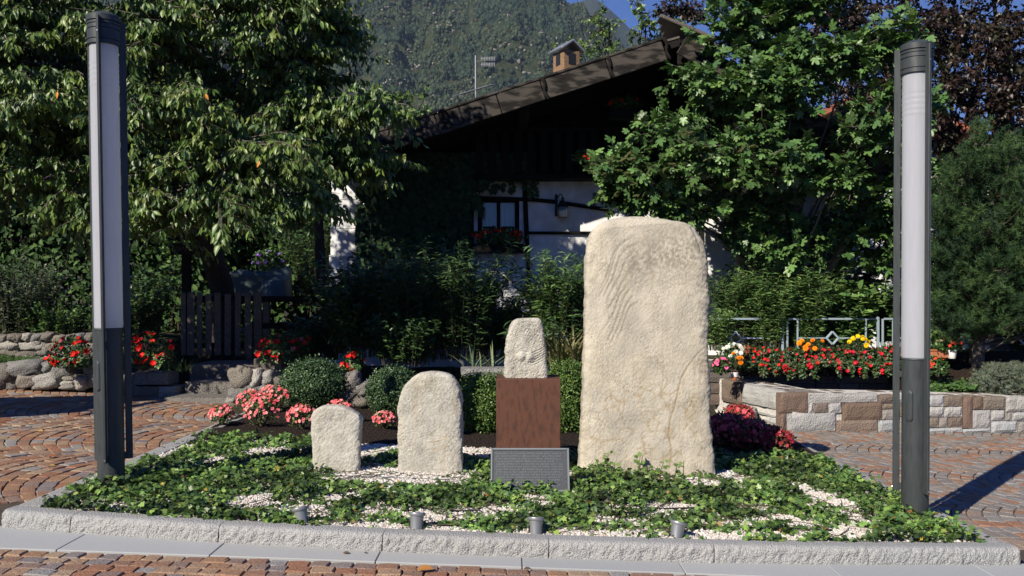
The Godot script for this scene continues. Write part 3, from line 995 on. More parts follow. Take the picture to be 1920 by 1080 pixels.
# ------------------------------------------------------------------ the chalet
const WALL_Z := -17.0
func make_house() -> void:
	var h := thing("chalet", "old white plastered chalet with dark timber gable and broad low roof", "house", Vector3(0, 0, WALL_Z))
	var P := func(x: float, y: float) -> Vector3: return px(x, y, -WALL_Z) - Vector3(0, 0, WALL_Z)   # a point of the front wall, in the house's axes
	var xl := -3.15
	var xr := 6.6
	var y0 := -0.3
	var y1 := 4.0
	# wall with two openings left free
	var win := Rect2(-0.66, 2.62, 0.80, 1.02)      # the window with the flower box
	var win2 := Rect2(2.86, 2.75, 0.85, 0.68)      # the dark window behind the tall stela
	var b := MB.new()
	var xs := [xl, win.position.x, win.end.x, win2.position.x, win2.end.x, xr]
	var deep := 0.4
	for k in xs.size() - 1:
		var hole: Rect2 = win if k == 1 else (win2 if k == 3 else Rect2())
		var cx: float = (xs[k] + xs[k + 1]) * 0.5
		var w: float = xs[k + 1] - xs[k]
		if hole.size.x > 0.0:
			b.box(Vector3(cx, (y0 + hole.position.y) * 0.5, -deep * 0.5), Vector3(w, hole.position.y - y0, deep))
			b.box(Vector3(cx, (y1 + hole.end.y) * 0.5, -deep * 0.5), Vector3(w, y1 - hole.end.y, deep))
		else:
			b.box(Vector3(cx, (y0 + y1) * 0.5, -deep * 0.5), Vector3(w, y1 - y0, deep))
	b.box(Vector3(xl + 0.2, (y0 + y1) * 0.5, -4.5), Vector3(0.4, y1 - y0, 8.2))
	b.box(Vector3(xr - 0.2, (y0 + y1) * 0.5, -4.5), Vector3(0.4, y1 - y0, 8.2))
	b.box(Vector3((xl + xr) * 0.5, (y0 + y1) * 0.5, -8.8), Vector3(xr - xl, y1 - y0, 0.4))
	b.box(Vector3((xl + xr) * 0.5, y1 + 0.02, -4.5), Vector3(xr - xl - 0.1, 0.2, 8.9))
	part(h, "wall", b.done(), M.plaster)
	# leaning buttress at the left corner
	b = MB.new()
	for k in 8:
		var t := k / 7.0
		b.box(Vector3(xl - 0.02 - (1.0 - t) * (1.0 - t) * 0.28, lerpf(0.0, 3.9, t), -0.35 + 0.01 * k), Vector3(0.55, 0.60, 0.7))
	part(h, "buttress", b.done(), M.plaster)
	# timber framing, three centimetres proud
	var beam := func(p: Vector2, q: Vector2, w: float, m: Material) -> void:
		var a: Vector3 = P.call(p.x, p.y)
		var e: Vector3 = P.call(q.x, q.y)
		var bb := MB.new()
		var dir := (e - a).normalized()
		bb.box((a + e) * 0.5 + Vector3(0, 0, 0.02), Vector3((e - a).length(), w, 0.09), Basis(dir, Vector3(0, 0, 1).cross(dir), Vector3(0, 0, 1)), 0.008)
		part(h, "timber_beam", bb.done(), m)
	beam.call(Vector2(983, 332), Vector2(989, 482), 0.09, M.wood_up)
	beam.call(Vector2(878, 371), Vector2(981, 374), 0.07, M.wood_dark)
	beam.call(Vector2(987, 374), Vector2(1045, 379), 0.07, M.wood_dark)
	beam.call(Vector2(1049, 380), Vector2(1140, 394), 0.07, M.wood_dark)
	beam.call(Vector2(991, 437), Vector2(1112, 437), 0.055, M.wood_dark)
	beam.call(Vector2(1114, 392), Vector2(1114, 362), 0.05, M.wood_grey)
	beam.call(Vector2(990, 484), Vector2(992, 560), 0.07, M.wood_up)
	# window with wooden frame, casement bars and a lace curtain
	var make_window := func(r: Rect2, curtain: bool) -> void:
		var f := MB.new()
		var c := r.get_center()
		for s in [-1.0, 1.0]:
			f.box(Vector3(c.x + s * (r.size.x * 0.5 - 0.04), c.y, -0.12), Vector3(0.08, r.size.y, 0.08), Basis(), 0.006)
			f.box(Vector3(c.x, c.y + s * (r.size.y * 0.5 - 0.04), -0.12), Vector3(r.size.x - 0.161, 0.08, 0.08), Basis(), 0.006)
		f.box(Vector3(c.x, c.y, -0.12), Vector3(0.06, r.size.y - 0.161, 0.07), Basis(), 0.006)
		f.box(Vector3(c.x - r.size.x * 0.22, c.y - 0.05, -0.125), Vector3(r.size.x * 0.30, 0.03, 0.04))
		f.box(Vector3(c.x + r.size.x * 0.22, c.y - 0.05, -0.125), Vector3(r.size.x * 0.30, 0.03, 0.04))
		var fr := part(h, "window", f.done(), M.wood_dark)
		for s in [-1.0, 1.0]:
			var g := MB.new()
			g.box(Vector3(c.x + s * r.size.x * 0.215, c.y, -0.14), Vector3(r.size.x * 0.34, r.size.y - 0.16, 0.008))
			var pane := StandardMaterial3D.new()
			pane.albedo_color = Color(0.8, 0.9, 0.9, 0.12)
			pane.transparency = BaseMaterial3D.TRANSPARENCY_ALPHA
			pane.roughness = 0.05
			part(fr, "pane", g.done(), pane)
			if curtain:
				var cu := MB.new()
				for k in 14: cu.vert(Vector3(c.x + s * 0.19 - 0.15 + k * 0.023, r.end.y - 0.08, -0.22 + sin(k * 1.7) * 0.018)); cu.vert(Vector3(c.x + s * 0.19 - 0.15 + k * 0.023, r.position.y + 0.08, -0.22 + sin(k * 1.7 + 0.4) * 0.025))
				for k in 13: cu.quad(k * 2, k * 2 + 2, k * 2 + 3, k * 2 + 1)
				for v in range(28, cu.v.size()): pass
				part(fr, "curtain", cu.done(true), M.curtain)
	make_window.call(win, true)
	make_window.call(win2, false)
	# an open board shutter left of the window
	var sh := MB.new()
	for k in 4: sh.box(Vector3(win.position.x - 0.47 + k * 0.115, win.get_center().y, 0.05), Vector3(0.11, 1.04, 0.025), Basis(), 0.004)
	for k in [-0.3, 0.3]: sh.box(Vector3(win.position.x - 0.30, win.get_center().y + k, 0.073), Vector3(0.42, 0.07, 0.02))
	part(h, "shutter", sh.done(), M.wood_up)
	var sill := MB.new()
	sill.box(Vector3(win.get_center().x - 0.1, win.position.y - 0.03, 0.10), Vector3(1.15, 0.05, 0.26), Basis(), 0.008)
	part(h, "window_sill", sill.done(), M.wood_dark)
	# boarded gable: vertical boards up to the roof line, each its own piece
	var ridge := Vector2(2.89, 6.09)
	var roof_y := func(x: float) -> float: return ridge.y - (ridge.x - x) * 0.325 if x < ridge.x else ridge.y - (x - ridge.x) * 0.60
	var gable := MB.new()
	gable.box(Vector3(1.7, 4.16, -0.1), Vector3(9.7, 0.12, 0.3))
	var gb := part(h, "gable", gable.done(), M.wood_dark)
	var bx := xl + 0.1
	while bx < xr - 0.1:
		var w := rf(0.19, 0.26)
		var top := minf(roof_y.call(bx), roof_y.call(bx + w)) - 0.12
		if top > 4.3:
			var brd := MB.new()
			brd.box(Vector3(bx + w * 0.5, (4.22 + top) * 0.5, -0.06 + rf(-0.008, 0.008)), Vector3(w - 0.008, top - 4.22, 0.03), Basis(), 0.004)
			part(gb, "board", brd.done(), M.wood_up)
		bx += w
	# balcony with balusters and three flower boxes' worth of rail
	var bal := MB.new()
	bal.box(Vector3(2.4, 3.99, 0.24), Vector3(6.2, 0.10, 0.44), Basis(), 0.01)
	bal.box(Vector3(2.4, 4.86, 0.42), Vector3(6.2, 0.08, 0.09), Basis(), 0.01)
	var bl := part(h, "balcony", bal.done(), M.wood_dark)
	for k in 26:
		var q := MB.new()
		q.box(Vector3(-0.6 + k * 0.24, 4.44, 0.42), Vector3(0.14, 0.76, 0.025), Basis(), 0.004)
		part(bl, "baluster", q.done(), M.wood_up)
	# purlins and rafters carrying the overhang
	for x in [-2.6, 0.2, 2.95, 5.2]:
		var q := MB.new()
		q.box(Vector3(x, roof_y.call(x) - 0.22, 0.35), Vector3(0.2, 0.24, 2.8), Basis(), 0.02)
		part(h, "purlin", q.done(), M.wood_dark)
	# roof: two sloping decks, rake boards in lengths, shingled surface, ridge cap
	var over := 1.85
	var back := -9.4
	var lo := Vector2(-3.3, roof_y.call(-3.3))
	var ro := Vector2(6.75, roof_y.call(6.75))
	var slab := func(p: Vector2, q: Vector2, t: float, z0: float, z1: float, lift: float) -> ArrayMesh:
		var mb := MB.new()
		var dir := (q - p).normalized()
		var n := Vector2(-dir.y, dir.x)
		if n.y < 0: n = -n
		var m := (p + q) * 0.5 + n * lift
		mb.box(Vector3(m.x, m.y, (z0 + z1) * 0.5), Vector3((q - p).length(), t, z1 - z0), Basis(Vector3(dir.x, dir.y, 0), Vector3(-dir.y, dir.x, 0), Vector3(0, 0, 1)))
		return mb.done()
	var rf_l := part(h, "roof", slab.call(lo, ridge, 0.12, back, over - 0.02, 0.0), M.wood_dark)
	part(h, "roof", slab.call(ridge, ro, 0.12, back, over - 0.02, 0.0), M.wood_dark)
	# shingle courses on the left slope (the eaves of each stand proud)
	var dl := (ridge - lo)
	var nrm := Vector2(-dl.y, dl.x).normalized()
	for k in 16:
		var p := lo + dl * (k / 16.0)
		var q := lo + dl * ((k + 1.12) / 16.0)
		if k == 15: q = ridge
		var mb := MB.new()
		var dir := (q - p).normalized()
		var tilt := Basis(Vector3(0, 0, 1), -0.03)
		var m := (p + q) * 0.5 + nrm * 0.095
		var z := back
		while z < over - 0.1:
			var w := minf(rf(0.25, 0.45), over - z)
			mb.box(Vector3(m.x, m.y + rf(-0.006, 0.006), z + w * 0.5), Vector3((q - p).length(), 0.035, w - 0.01), tilt * Basis(Vector3(dir.x, dir.y, 0), Vector3(-dir.y, dir.x, 0), Vector3(0, 0, 1)))
			z += w
		var course := part(rf_l, "shingle_course", mb.done(), M.wood_grey)
		course.set_meta("kind", "stuff")
	# rake boards with carved brackets over the joints
	var cuts := [0.0, 0.16, 0.33, 0.50, 0.62, 0.80, 0.955]
	for k in cuts.size() - 1:
		var p: Vector2 = lo + dl * cuts[k] + nrm * 0.02
		var q: Vector2 = lo + dl * (cuts[k + 1] - 0.002) + nrm * 0.02
		var mb := MB.new()
		var dir: Vector2 = (q - p).normalized()
		mb.box(Vector3((p.x + q.x) * 0.5, (p.y + q.y) * 0.5 - 0.09, over + 0.03 + 0.004 * (k % 2)), Vector3((q - p).length(), 0.36, 0.06), Basis(Vector3(0, 0, 1), rf(-0.004, 0.004)) * Basis(Vector3(dir.x, dir.y, 0), Vector3(-dir.y, dir.x, 0), Vector3(0, 0, 1)), 0.012)
		part(h, "rake_board", mb.done(), M.wood_rake)
		var cap := MB.new()
		cap.box(Vector3((p.x + q.x) * 0.5, (p.y + q.y) * 0.5 + 0.115, over - 0.03), Vector3((q - p).length(), 0.05, 0.22), Basis(Vector3(dir.x, dir.y, 0), Vector3(-dir.y, dir.x, 0), Vector3(0, 0, 1)), 0.012)
		part(h, "rake_cap", cap.done(), M.wood_rake)
	for t in [0.62, 0.80, 0.955]:
		var p: Vector2 = lo + dl * t
		var mb := MB.new()
		var pts := []
		for k in 8:
			var s := k / 7.0
			pts.append(Vector3(p.x - 0.03 + 0.10 * s + sin(s * 7.0) * 0.022, p.y + 0.12 - s * 0.36, over + 0.085))
		mb.tube(pts, [0.035, 0.03, 0.025, 0.034, 0.02, 0.032, 0.036, 0.022], 6)
		part(h, "bracket", mb.done(true), M.wood_dark)
	# the right rake, steeper
	var dr := ro - ridge
	for k in 3:
		var p := ridge + dr * (k / 3.0)
		var q := ridge + dr * ((k + 0.996) / 3.0)
		var mb := MB.new()
		var dir := (q - p).normalized()
		mb.box(Vector3((p.x + q.x) * 0.5, (p.y + q.y) * 0.5 - 0.06, over + 0.035 + 0.004 * k), Vector3((q - p).length(), 0.34, 0.06), Basis(Vector3(dir.x, dir.y, 0), Vector3(-dir.y, dir.x, 0), Vector3(0, 0, 1)), 0.012)
		part(h, "rake_board", mb.done(), M.wood_rake)
	# the weathered ridge boards that fall over the right slope
	for k in 3:
		var mb := MB.new()
		var dir := Vector2(1.0, -0.42).normalized()
		mb.box(Vector3(ridge.x + 0.10 + k * 0.1, ridge.y + 0.20 - k * 0.02, over - 0.02 - k * 0.36), Vector3(1.05, 0.06, 0.34), Basis(Vector3(0, 0, 1), -0.02 * k) * Basis(Vector3(dir.x, dir.y, 0), Vector3(-dir.y, dir.x, 0), Vector3(0, 0, 1)), 0.012)
		part(h, "ridge_board", mb.done(), M.wood_grey)
	# chimney with a small gabled stone roof
	var cp := px(1062, 118, 19.5) - Vector3(0, 0, WALL_Z)
	var ch := MB.new()
	ch.box(Vector3(cp.x, cp.y - 0.30, cp.z), Vector3(0.42, 1.05, 0.45), Basis(Vector3.UP, 0.5), 0.015)
	var chim := part(h, "chimney", ch.done(), M.brick_plaster)
	var hole := MB.new()
	for s in [0.0, PI * 0.5]: hole.box(Vector3(cp.x, cp.y + 0.04, cp.z), Vector3(0.17, 0.24, 0.47) if s == 0.0 else Vector3(0.17, 0.24, 0.44), Basis(Vector3.UP, 0.5 + s))
	part(chim, "smoke_hole", hole.done(), M.rubber)
	var cr := MB.new()
	for s in [-1.0, 1.0]:
		var bs := Basis(Vector3.UP, 0.5) * Basis(Vector3(0, 0, 1), -s * 0.62)
		cr.box(Vector3(cp.x, cp.y + 0.33, cp.z) + Basis(Vector3.UP, 0.5) * Vector3(s * 0.145, 0, 0), Vector3(0.36, 0.045, 0.60), bs, 0.01)
	part(chim, "chimney_roof", cr.done(), M.zinc)
	# the aerial on the roof is a thing that was put there
	var an := thing("aerial", "grey metal television aerial with slanting rods standing on the chalet roof", "aerial", px(892, 176, 18.5))
	var mast := MB.new()
	mast.tube([Vector3(0, -0.7, 0), Vector3(0, 0.80, 0)], [0.022, 0.019], 6)
	part(an, "mast", mast.done(true), M.zinc)
	var boom := MB.new()
	boom.tube([Vector3(-0.33, -0.03, 0.1), Vector3(0.33, 0.22, -0.1)], [0.013, 0.013], 5)
	part(an, "boom", boom.done(true), M.zinc)
	for k in 7:
		var rd := MB.new()
		var o := Vector3(-0.3 + k * 0.09, -0.02 + k * 0.034, 0.09 - k * 0.027)
		rd.tube([o + Vector3(-0.16, -0.11, 0.25), o + Vector3(0.16, 0.09, -0.25)], [0.011, 0.011], 4)
		part(an, "rod", rd.done(true), M.zinc)
	var comb := MB.new()
	for y in [0.62, 0.74]: comb.tube([Vector3(0.10, y - 0.01, 0), Vector3(0.40, y, 0.0)], [0.009, 0.009], 4)
	for k in 9:
		comb.tube([Vector3(0.12 + k * 0.034, 0.69, 0), Vector3(0.12 + k * 0.034, 0.77, 0)], [0.009, 0.009], 4)
		comb.tube([Vector3(0.12 + k * 0.034, 0.57, 0), Vector3(0.12 + k * 0.034, 0.65, 0)], [0.009, 0.009], 4)
	comb.tube([Vector3(0, 0.68, 0), Vector3(0.12, 0.68, 0)], [0.008, 0.008], 4)
	part(an, "comb", comb.done(true), M.zinc)
	# wall lantern
	var ln := thing("wall_lantern", "black iron wall lantern hanging on the white chalet wall", "lantern", px(1055, 385, 16.75))
	var lb := MB.new()
	lb.box(Vector3(-0.115, 0.02, -0.17), Vector3(0.05, 0.42, 0.05), Basis(), 0.01)
	var arm := []
	for k in 9: arm.append(Vector3(-0.115 + 0.115 * sin(k / 8.0 * PI * 0.5), 0.12 + 0.10 * sin(k / 8.0 * PI), -0.15 + 0.15 * k / 8.0))
	lb.tube(arm, [0.012, 0.012, 0.011, 0.011, 0.01, 0.01, 0.01, 0.009, 0.009], 5)
	part(ln, "bracket", lb.done(), M.rubber)
	var cap := MB.new()
	cap.lathe([Vector2(0.105, 0.0), Vector2(0.10, 0.015), Vector2(0.045, 0.10), Vector2(0.02, 0.14), Vector2(0.03, 0.155), Vector2(0.012, 0.19), Vector2(0.0, 0.20)], 6, Vector3(0.0, -0.03, 0))
	part(ln, "roof", cap.done(), M.rubber)
	var cage := MB.new()
	for k in 4:
		var a := TAU * (k + 0.5) / 4
		cage.box(Vector3(cos(a) * 0.105, -0.12, sin(a) * 0.105), Vector3(0.014, 0.18, 0.014))
	cage.box(Vector3(0, -0.215, 0), Vector3(0.17, 0.02, 0.17))
	part(ln, "cage", cage.done(), M.rubber)
	var gl := MB.new()
	gl.box(Vector3(0, -0.12, 0), Vector3(0.135, 0.17, 0.135))
	part(ln, "glass", gl.done(), M.glass)
	# a red tiled roof of a house further back
	var rh := thing("house", "plastered house with red tiled roof behind the fig tree", "house", Vector3(11.4, 0, -31.0))
	var rw := MB.new()
	rw.box(Vector3(0, 3.2, 0), Vector3(8, 6.4, 6))
	part(rh, "wall", rw.done(), M.plaster)
	var rt := MB.new()
	for s in [-1.0, 1.0]: rt.box(Vector3(s * 2.2, 7.3, 0), Vector3(5.2, 0.18, 7.0), Basis(Vector3(0, 0, 1), -s * 0.45))
	part(rh, "roof", rt.done(), M.tile)

# ------------------------------------------------------------------ right: stone wall, planters, railing
func make_right_wall() -> void:
	var top_y := func(x: float) -> float: return 0.535 - SLOPE * x
	var wall := thing("stone_wall", "low wall of grey granite and brown porphyry blocks with whitewashed top", "wall", Vector3.ZERO)
	var line := [Vector2(3.18, -14.9), Vector2(3.84, -12.27), Vector2(7.3, -12.93), Vector2(11.0, -13.7)]
	var grey_s := Color(0.55, 0.55, 0.54)
	var brown := Color(0.265, 0.215, 0.18)
	var red := Color(0.27, 0.195, 0.155)
	var tan_s := Color(0.30, 0.25, 0.20)
	var red2 := Color(0.275, 0.195, 0.145)
	var grey_b := Color(0.40, 0.37, 0.34)
	var tan_b := Color(0.32, 0.25, 0.205)
	var laid := [
		[[40, 85, 165, 232, brown], [168, 100, 395, 262, grey_s], [62, 236, 200, 275, tan_s], [203, 266, 392, 306, grey_s], [62, 279, 330, 330, grey_s], [335, 310, 392, 365, grey_s], [62, 334, 330, 395, grey_s], [335, 369, 392, 395, tan_s]],
		[[402, 150, 582, 277, red], [585, 150, 1015, 212, grey_s], [1018, 152, 1116, 216, brown], [1119, 155, 1322, 214, grey_s], [585, 216, 615, 280, grey_s], [618, 216, 706, 279, brown], [709, 216, 792, 280, grey_s], [795, 216, 1040, 322, red2], [1043, 220, 1130, 254, tan_s], [1043, 257, 1150, 320, grey_b], [1153, 218, 1322, 300, brown], [402, 281, 446, 395, red], [449, 281, 756, 392, grey_s], [759, 325, 1015, 398, tan_b], [1018, 324, 1150, 398, grey_s], [1153, 304, 1322, 398, grey_b], [1325, 160, 1424, 238, grey_s], [1325, 241, 1424, 303, grey_s], [1427, 168, 1543, 238, tan_s], [1427, 241, 1541, 303, grey_s], [1325, 306, 1392, 370, tan_s], [1395, 306, 1449, 370, grey_b], [1452, 306, 1541, 370, brown], [1325, 374, 1541, 400, grey_s], [1544, 172, 1602, 374, red], [1605, 172, 1667, 258, red2], [1605, 262, 1718, 376, grey_s], [1544, 378, 1718, 402, grey_s], [1670, 168, 1808, 258, tan_s], [1721, 262, 1806, 328, grey_s], [1721, 331, 1884, 402, grey_s], [1811, 172, 1960, 272, grey_s], [1811, 275, 1846, 328, grey_b], [1849, 275, 1960, 328, grey_s], [1887, 331, 2060, 402, grey_b], [1963, 172, 2090, 240, tan_s], [1963, 244, 2090, 328, grey_s], [2063, 331, 2200, 404, brown], [2093, 172, 2240, 262, grey_s], [2093, 266, 2240, 328, red]],
		[[2300, 176, 2460, 280, grey_s], [2300, 284, 2460, 404, tan_s], [2463, 176, 2700, 300, grey_s], [2463, 304, 2700, 404, brown]]]
	var core := MB.new()
	for k in 3:
		var a: Vector2 = line[k]
		var e: Vector2 = line[k + 1]
		var d := (e - a).normalized()
		var nrm := Vector2(-d.y, d.x)     # outward, to the viewer
		if nrm.dot(-(a + e)) < 0 : nrm = -nrm
		var len := (e - a).length()
		var cs: Array = []
		for yy in [-0.6, 1.0]:
			for pp in [a - nrm * 0.045, e - nrm * 0.045, e - nrm * 0.66, a - nrm * 0.66]:
				cs.append(Vector3(pp.x, (top_y.call(pp.x) - 0.012) if yy > 0.0 else yy, pp.y))
		var inside: Vector3 = (cs[0] + cs[6]) * 0.5
		for f in [[0, 1, 2, 3], [4, 5, 6, 7], [0, 1, 5, 4], [1, 2, 6, 5], [2, 3, 7, 6], [3, 0, 4, 7]]: core.quad_out(cs[f[0]], cs[f[1]], cs[f[2]], cs[f[3]], inside)
		var bas := Basis(Vector3(d.x, 0, d.y), Vector3.UP, Vector3(nrm.x, 0, nrm.y))
		# face stones, set as they lie in the wall: x0, y0, x1, y1 in a drawing of the front, colour
		for q in laid[k]:
			var spot := func(x: float, y: float) -> Vector3:
				var r := Vector2((1340.0 + x * 0.302 - 960.0) / F, -1.0)
				var t := (a.x * d.y - a.y * d.x) / (r.x * d.y - r.y * d.x)
				return px(1340.0 + x * 0.302, 690.0 + y * 0.302, t)
			var p0: Vector3 = spot.call(float(q[0]), float(q[1]))
			var p1: Vector3 = spot.call(float(q[2]), float(q[3]))
			if q[1] < 182.0: p0.y = top_y.call((p0.x + p1.x) * 0.5) - 0.004
			var w := Vector2(p1.x - p0.x, p1.z - p0.z).length()
			var mid := (p0 + p1) * 0.5
			var hgt := p0.y - p1.y
			var st := block(Vector3(w - 0.010, hgt - 0.010, 0.12), 0.020 if q[4] == grey_s else 0.011, rng.randi() % 1000, vary(q[4], 0.09), 0.045)
			part(wall, "stone", st, M.wallstone, Transform3D(bas, Vector3(mid.x - nrm.x * 0.054, mid.y, mid.z - nrm.y * 0.054) + Vector3(nrm.x, 0, nrm.y) * rf(-0.003, 0.008)))
		# paving pieces let into the whitewashed top
		var x2 := 0.06
		while x2 < len - 0.2:
			var w2 := rf(0.18, 0.42)
			for row in 2:
				if rng.randf() < 0.62:
					var mid2 := a + d * (x2 + w2 * 0.5) - nrm * (0.17 + row * 0.29 + rf(-0.02, 0.02))
					var cap := MB.new()
					cap.col = vary([brown, Color(0.2, 0.165, 0.14), tan_s][rng.randi() % 3], 0.15)
					cap.box(Vector3.ZERO, Vector3(w2 * rf(0.55, 0.8), 0.03, rf(0.13, 0.2)), Basis(Vector3.UP, rf(-0.25, 0.25)), 0.004)
					part(wall, "cap_stone", cap.done(), M.wallstone, Transform3D(Basis(Vector3(0, 0, 1), atan(-SLOPE)) * bas, Vector3(mid2.x, top_y.call(mid2.x) - 0.020, mid2.y)))
			x2 += w2
	part(wall, "core", core.done(), M.mortar)
	# ground step at the foot of the wall's left flank
	var kerb := thing("low_ledge", "low rough grey stone ledge at the foot of the angled wall end", "ledge", Vector3(3.35, gy(3.3), -12.75), 1.25)
	for k in 3:
		part(kerb, "stone", block(Vector3(0.55, 0.16, 0.3), 0.02, 40 + k, Color(0.45, 0.43, 0.4)), M.wallstone, Transform3D(Basis(Vector3.UP, rf(-0.1, 0.1)), Vector3(-0.6 + k * 0.58, 0.07 + 0.02 * k, 0)))
	# second wall behind, in shade under the flowers
	var w2 := thing("garden_wall", "dark weathered stone wall behind the whitewashed wall top, under red flowers", "wall", Vector3.ZERO)
	var xs := 3.1
	var z2 := -14.35
	var core2 := MB.new()
	core2.box(Vector3(7.0, 0.1, z2 - 0.32), Vector3(8.0, 1.16, 0.4))
	part(w2, "core", core2.done(), M.mortar)
	for row in 4:
		var x := xs
		while x < 10.8:
			var w := rf(0.25, 0.7)
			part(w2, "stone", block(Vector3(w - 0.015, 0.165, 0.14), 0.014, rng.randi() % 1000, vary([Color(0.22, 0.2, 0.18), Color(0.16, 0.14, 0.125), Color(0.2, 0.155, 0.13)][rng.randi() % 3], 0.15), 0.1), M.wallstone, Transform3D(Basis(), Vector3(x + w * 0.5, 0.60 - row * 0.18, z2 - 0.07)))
			x += w
	var soil := part(self, "terrace", sheet(steps(2.9, 14.0, 10), steps(z2 - 0.12, -19.0, 6), func(x, z): return 0.62 + (0.04 if z > -14.6 else 0.0) - maxf(0.0, x - 12.0) * 0.1), M.earth)
	tag(soil, "", "", "", "structure")
	# railing
	var z3 := -15.0
	var S := -z3 / F
	var post_px := [1287.0, 1471.0, 1650.0, 1829.0, 2010.0]
	var Y := func(y: float) -> float: return EYE + (565.0 - y) * S
	for k in post_px.size() - 1:
		var x0: float = (post_px[k] - 960.0) * S
		var x1: float = (post_px[k + 1] - 960.0) * S
		var names_l := ["blue grey metal railing panel half hidden by the tall stela", "blue grey metal railing panel with diamond above the orange marigolds", "blue grey metal railing panel crossed by the right light column", "blue grey metal railing panel under the pine at the right edge"]
		var r := thing("railing", names_l[k], "railing", Vector3(x0, 0.6, z3), 0.0, "railing panels along the terrace")
		var wd := x1 - x0
		var bar := func(called: String, p: Vector3, q: Vector3, sx: float, sy: float) -> void:
			var mb := MB.new()
			var dir := (q - p).normalized()
			var up := Vector3(0, 0, 1).cross(dir)
			mb.box((p + q) * 0.5, Vector3((q - p).length(), sx, sy), Basis(dir, up, Vector3(0, 0, 1)), 0.004)
			part(r, called, mb.done(), M.rail)
		var t: float = Y.call(598.0) - 0.6
		var l: float = Y.call(634.0) - 0.6
		bar.call("post", Vector3(-0.035, -0.05, 0), Vector3(-0.035, t + 0.04, 0), 0.038, 0.05)
		bar.call("post", Vector3(0.045, -0.05, 0), Vector3(0.045, t, 0), 0.032, 0.036)
		bar.call("top_rail", Vector3(0.066, t, 0), Vector3(wd - 0.060, t, 0), 0.034, 0.036)
		bar.call("upright", Vector3(0.22, -0.02, 0), Vector3(0.22, t - 0.018, 0), 0.027, 0.03)
		bar.call("upright", Vector3(wd - 0.24, -0.02, 0), Vector3(wd - 0.24, t - 0.018, 0), 0.027, 0.03)
		var c := wd * 0.5
		bar.call("lower_rail", Vector3(0.238, l, 0), Vector3(c - 0.105, l, 0), 0.027, 0.03)
		bar.call("lower_rail", Vector3(c + 0.105, l, 0), Vector3(wd - 0.258, l, 0), 0.027, 0.03)
		for s in [[Vector3(-0.10, 0, 0), Vector3(0, 0.11, 0)], [Vector3(0, 0.11, 0), Vector3(0.10, 0, 0)], [Vector3(0.10, 0, 0), Vector3(0, -0.11, 0)], [Vector3(0, -0.11, 0), Vector3(-0.10, 0, 0)]]:
			bar.call("diamond_bar", Vector3(c, l, 0) + s[0], Vector3(c, l, 0) + s[1], 0.03, 0.05)

# ------------------------------------------------------------------ left: boulders, dry wall, steps, gate
func boulder_row(o: Node3D, spots: Array, called: String) -> void:   # [x, y, z, sx, sy, sz, tint]
	for k in spots.size():
		var s: Array = spots[k]
		part(o, called, rock(200 + k * 7 + int(s[0] * 13.0), 5, 0.32, 3.2, vary(s[6], 0.1)), M.rock, Transform3D(Basis.from_euler(Vector3(rf(-0.12, 0.12), rf(-0.3, 0.3), rf(-0.12, 0.12))) * Basis.from_scale(Vector3(s[3], s[4], s[5]) * 1.08), Vector3(s[0], s[1], s[2])))

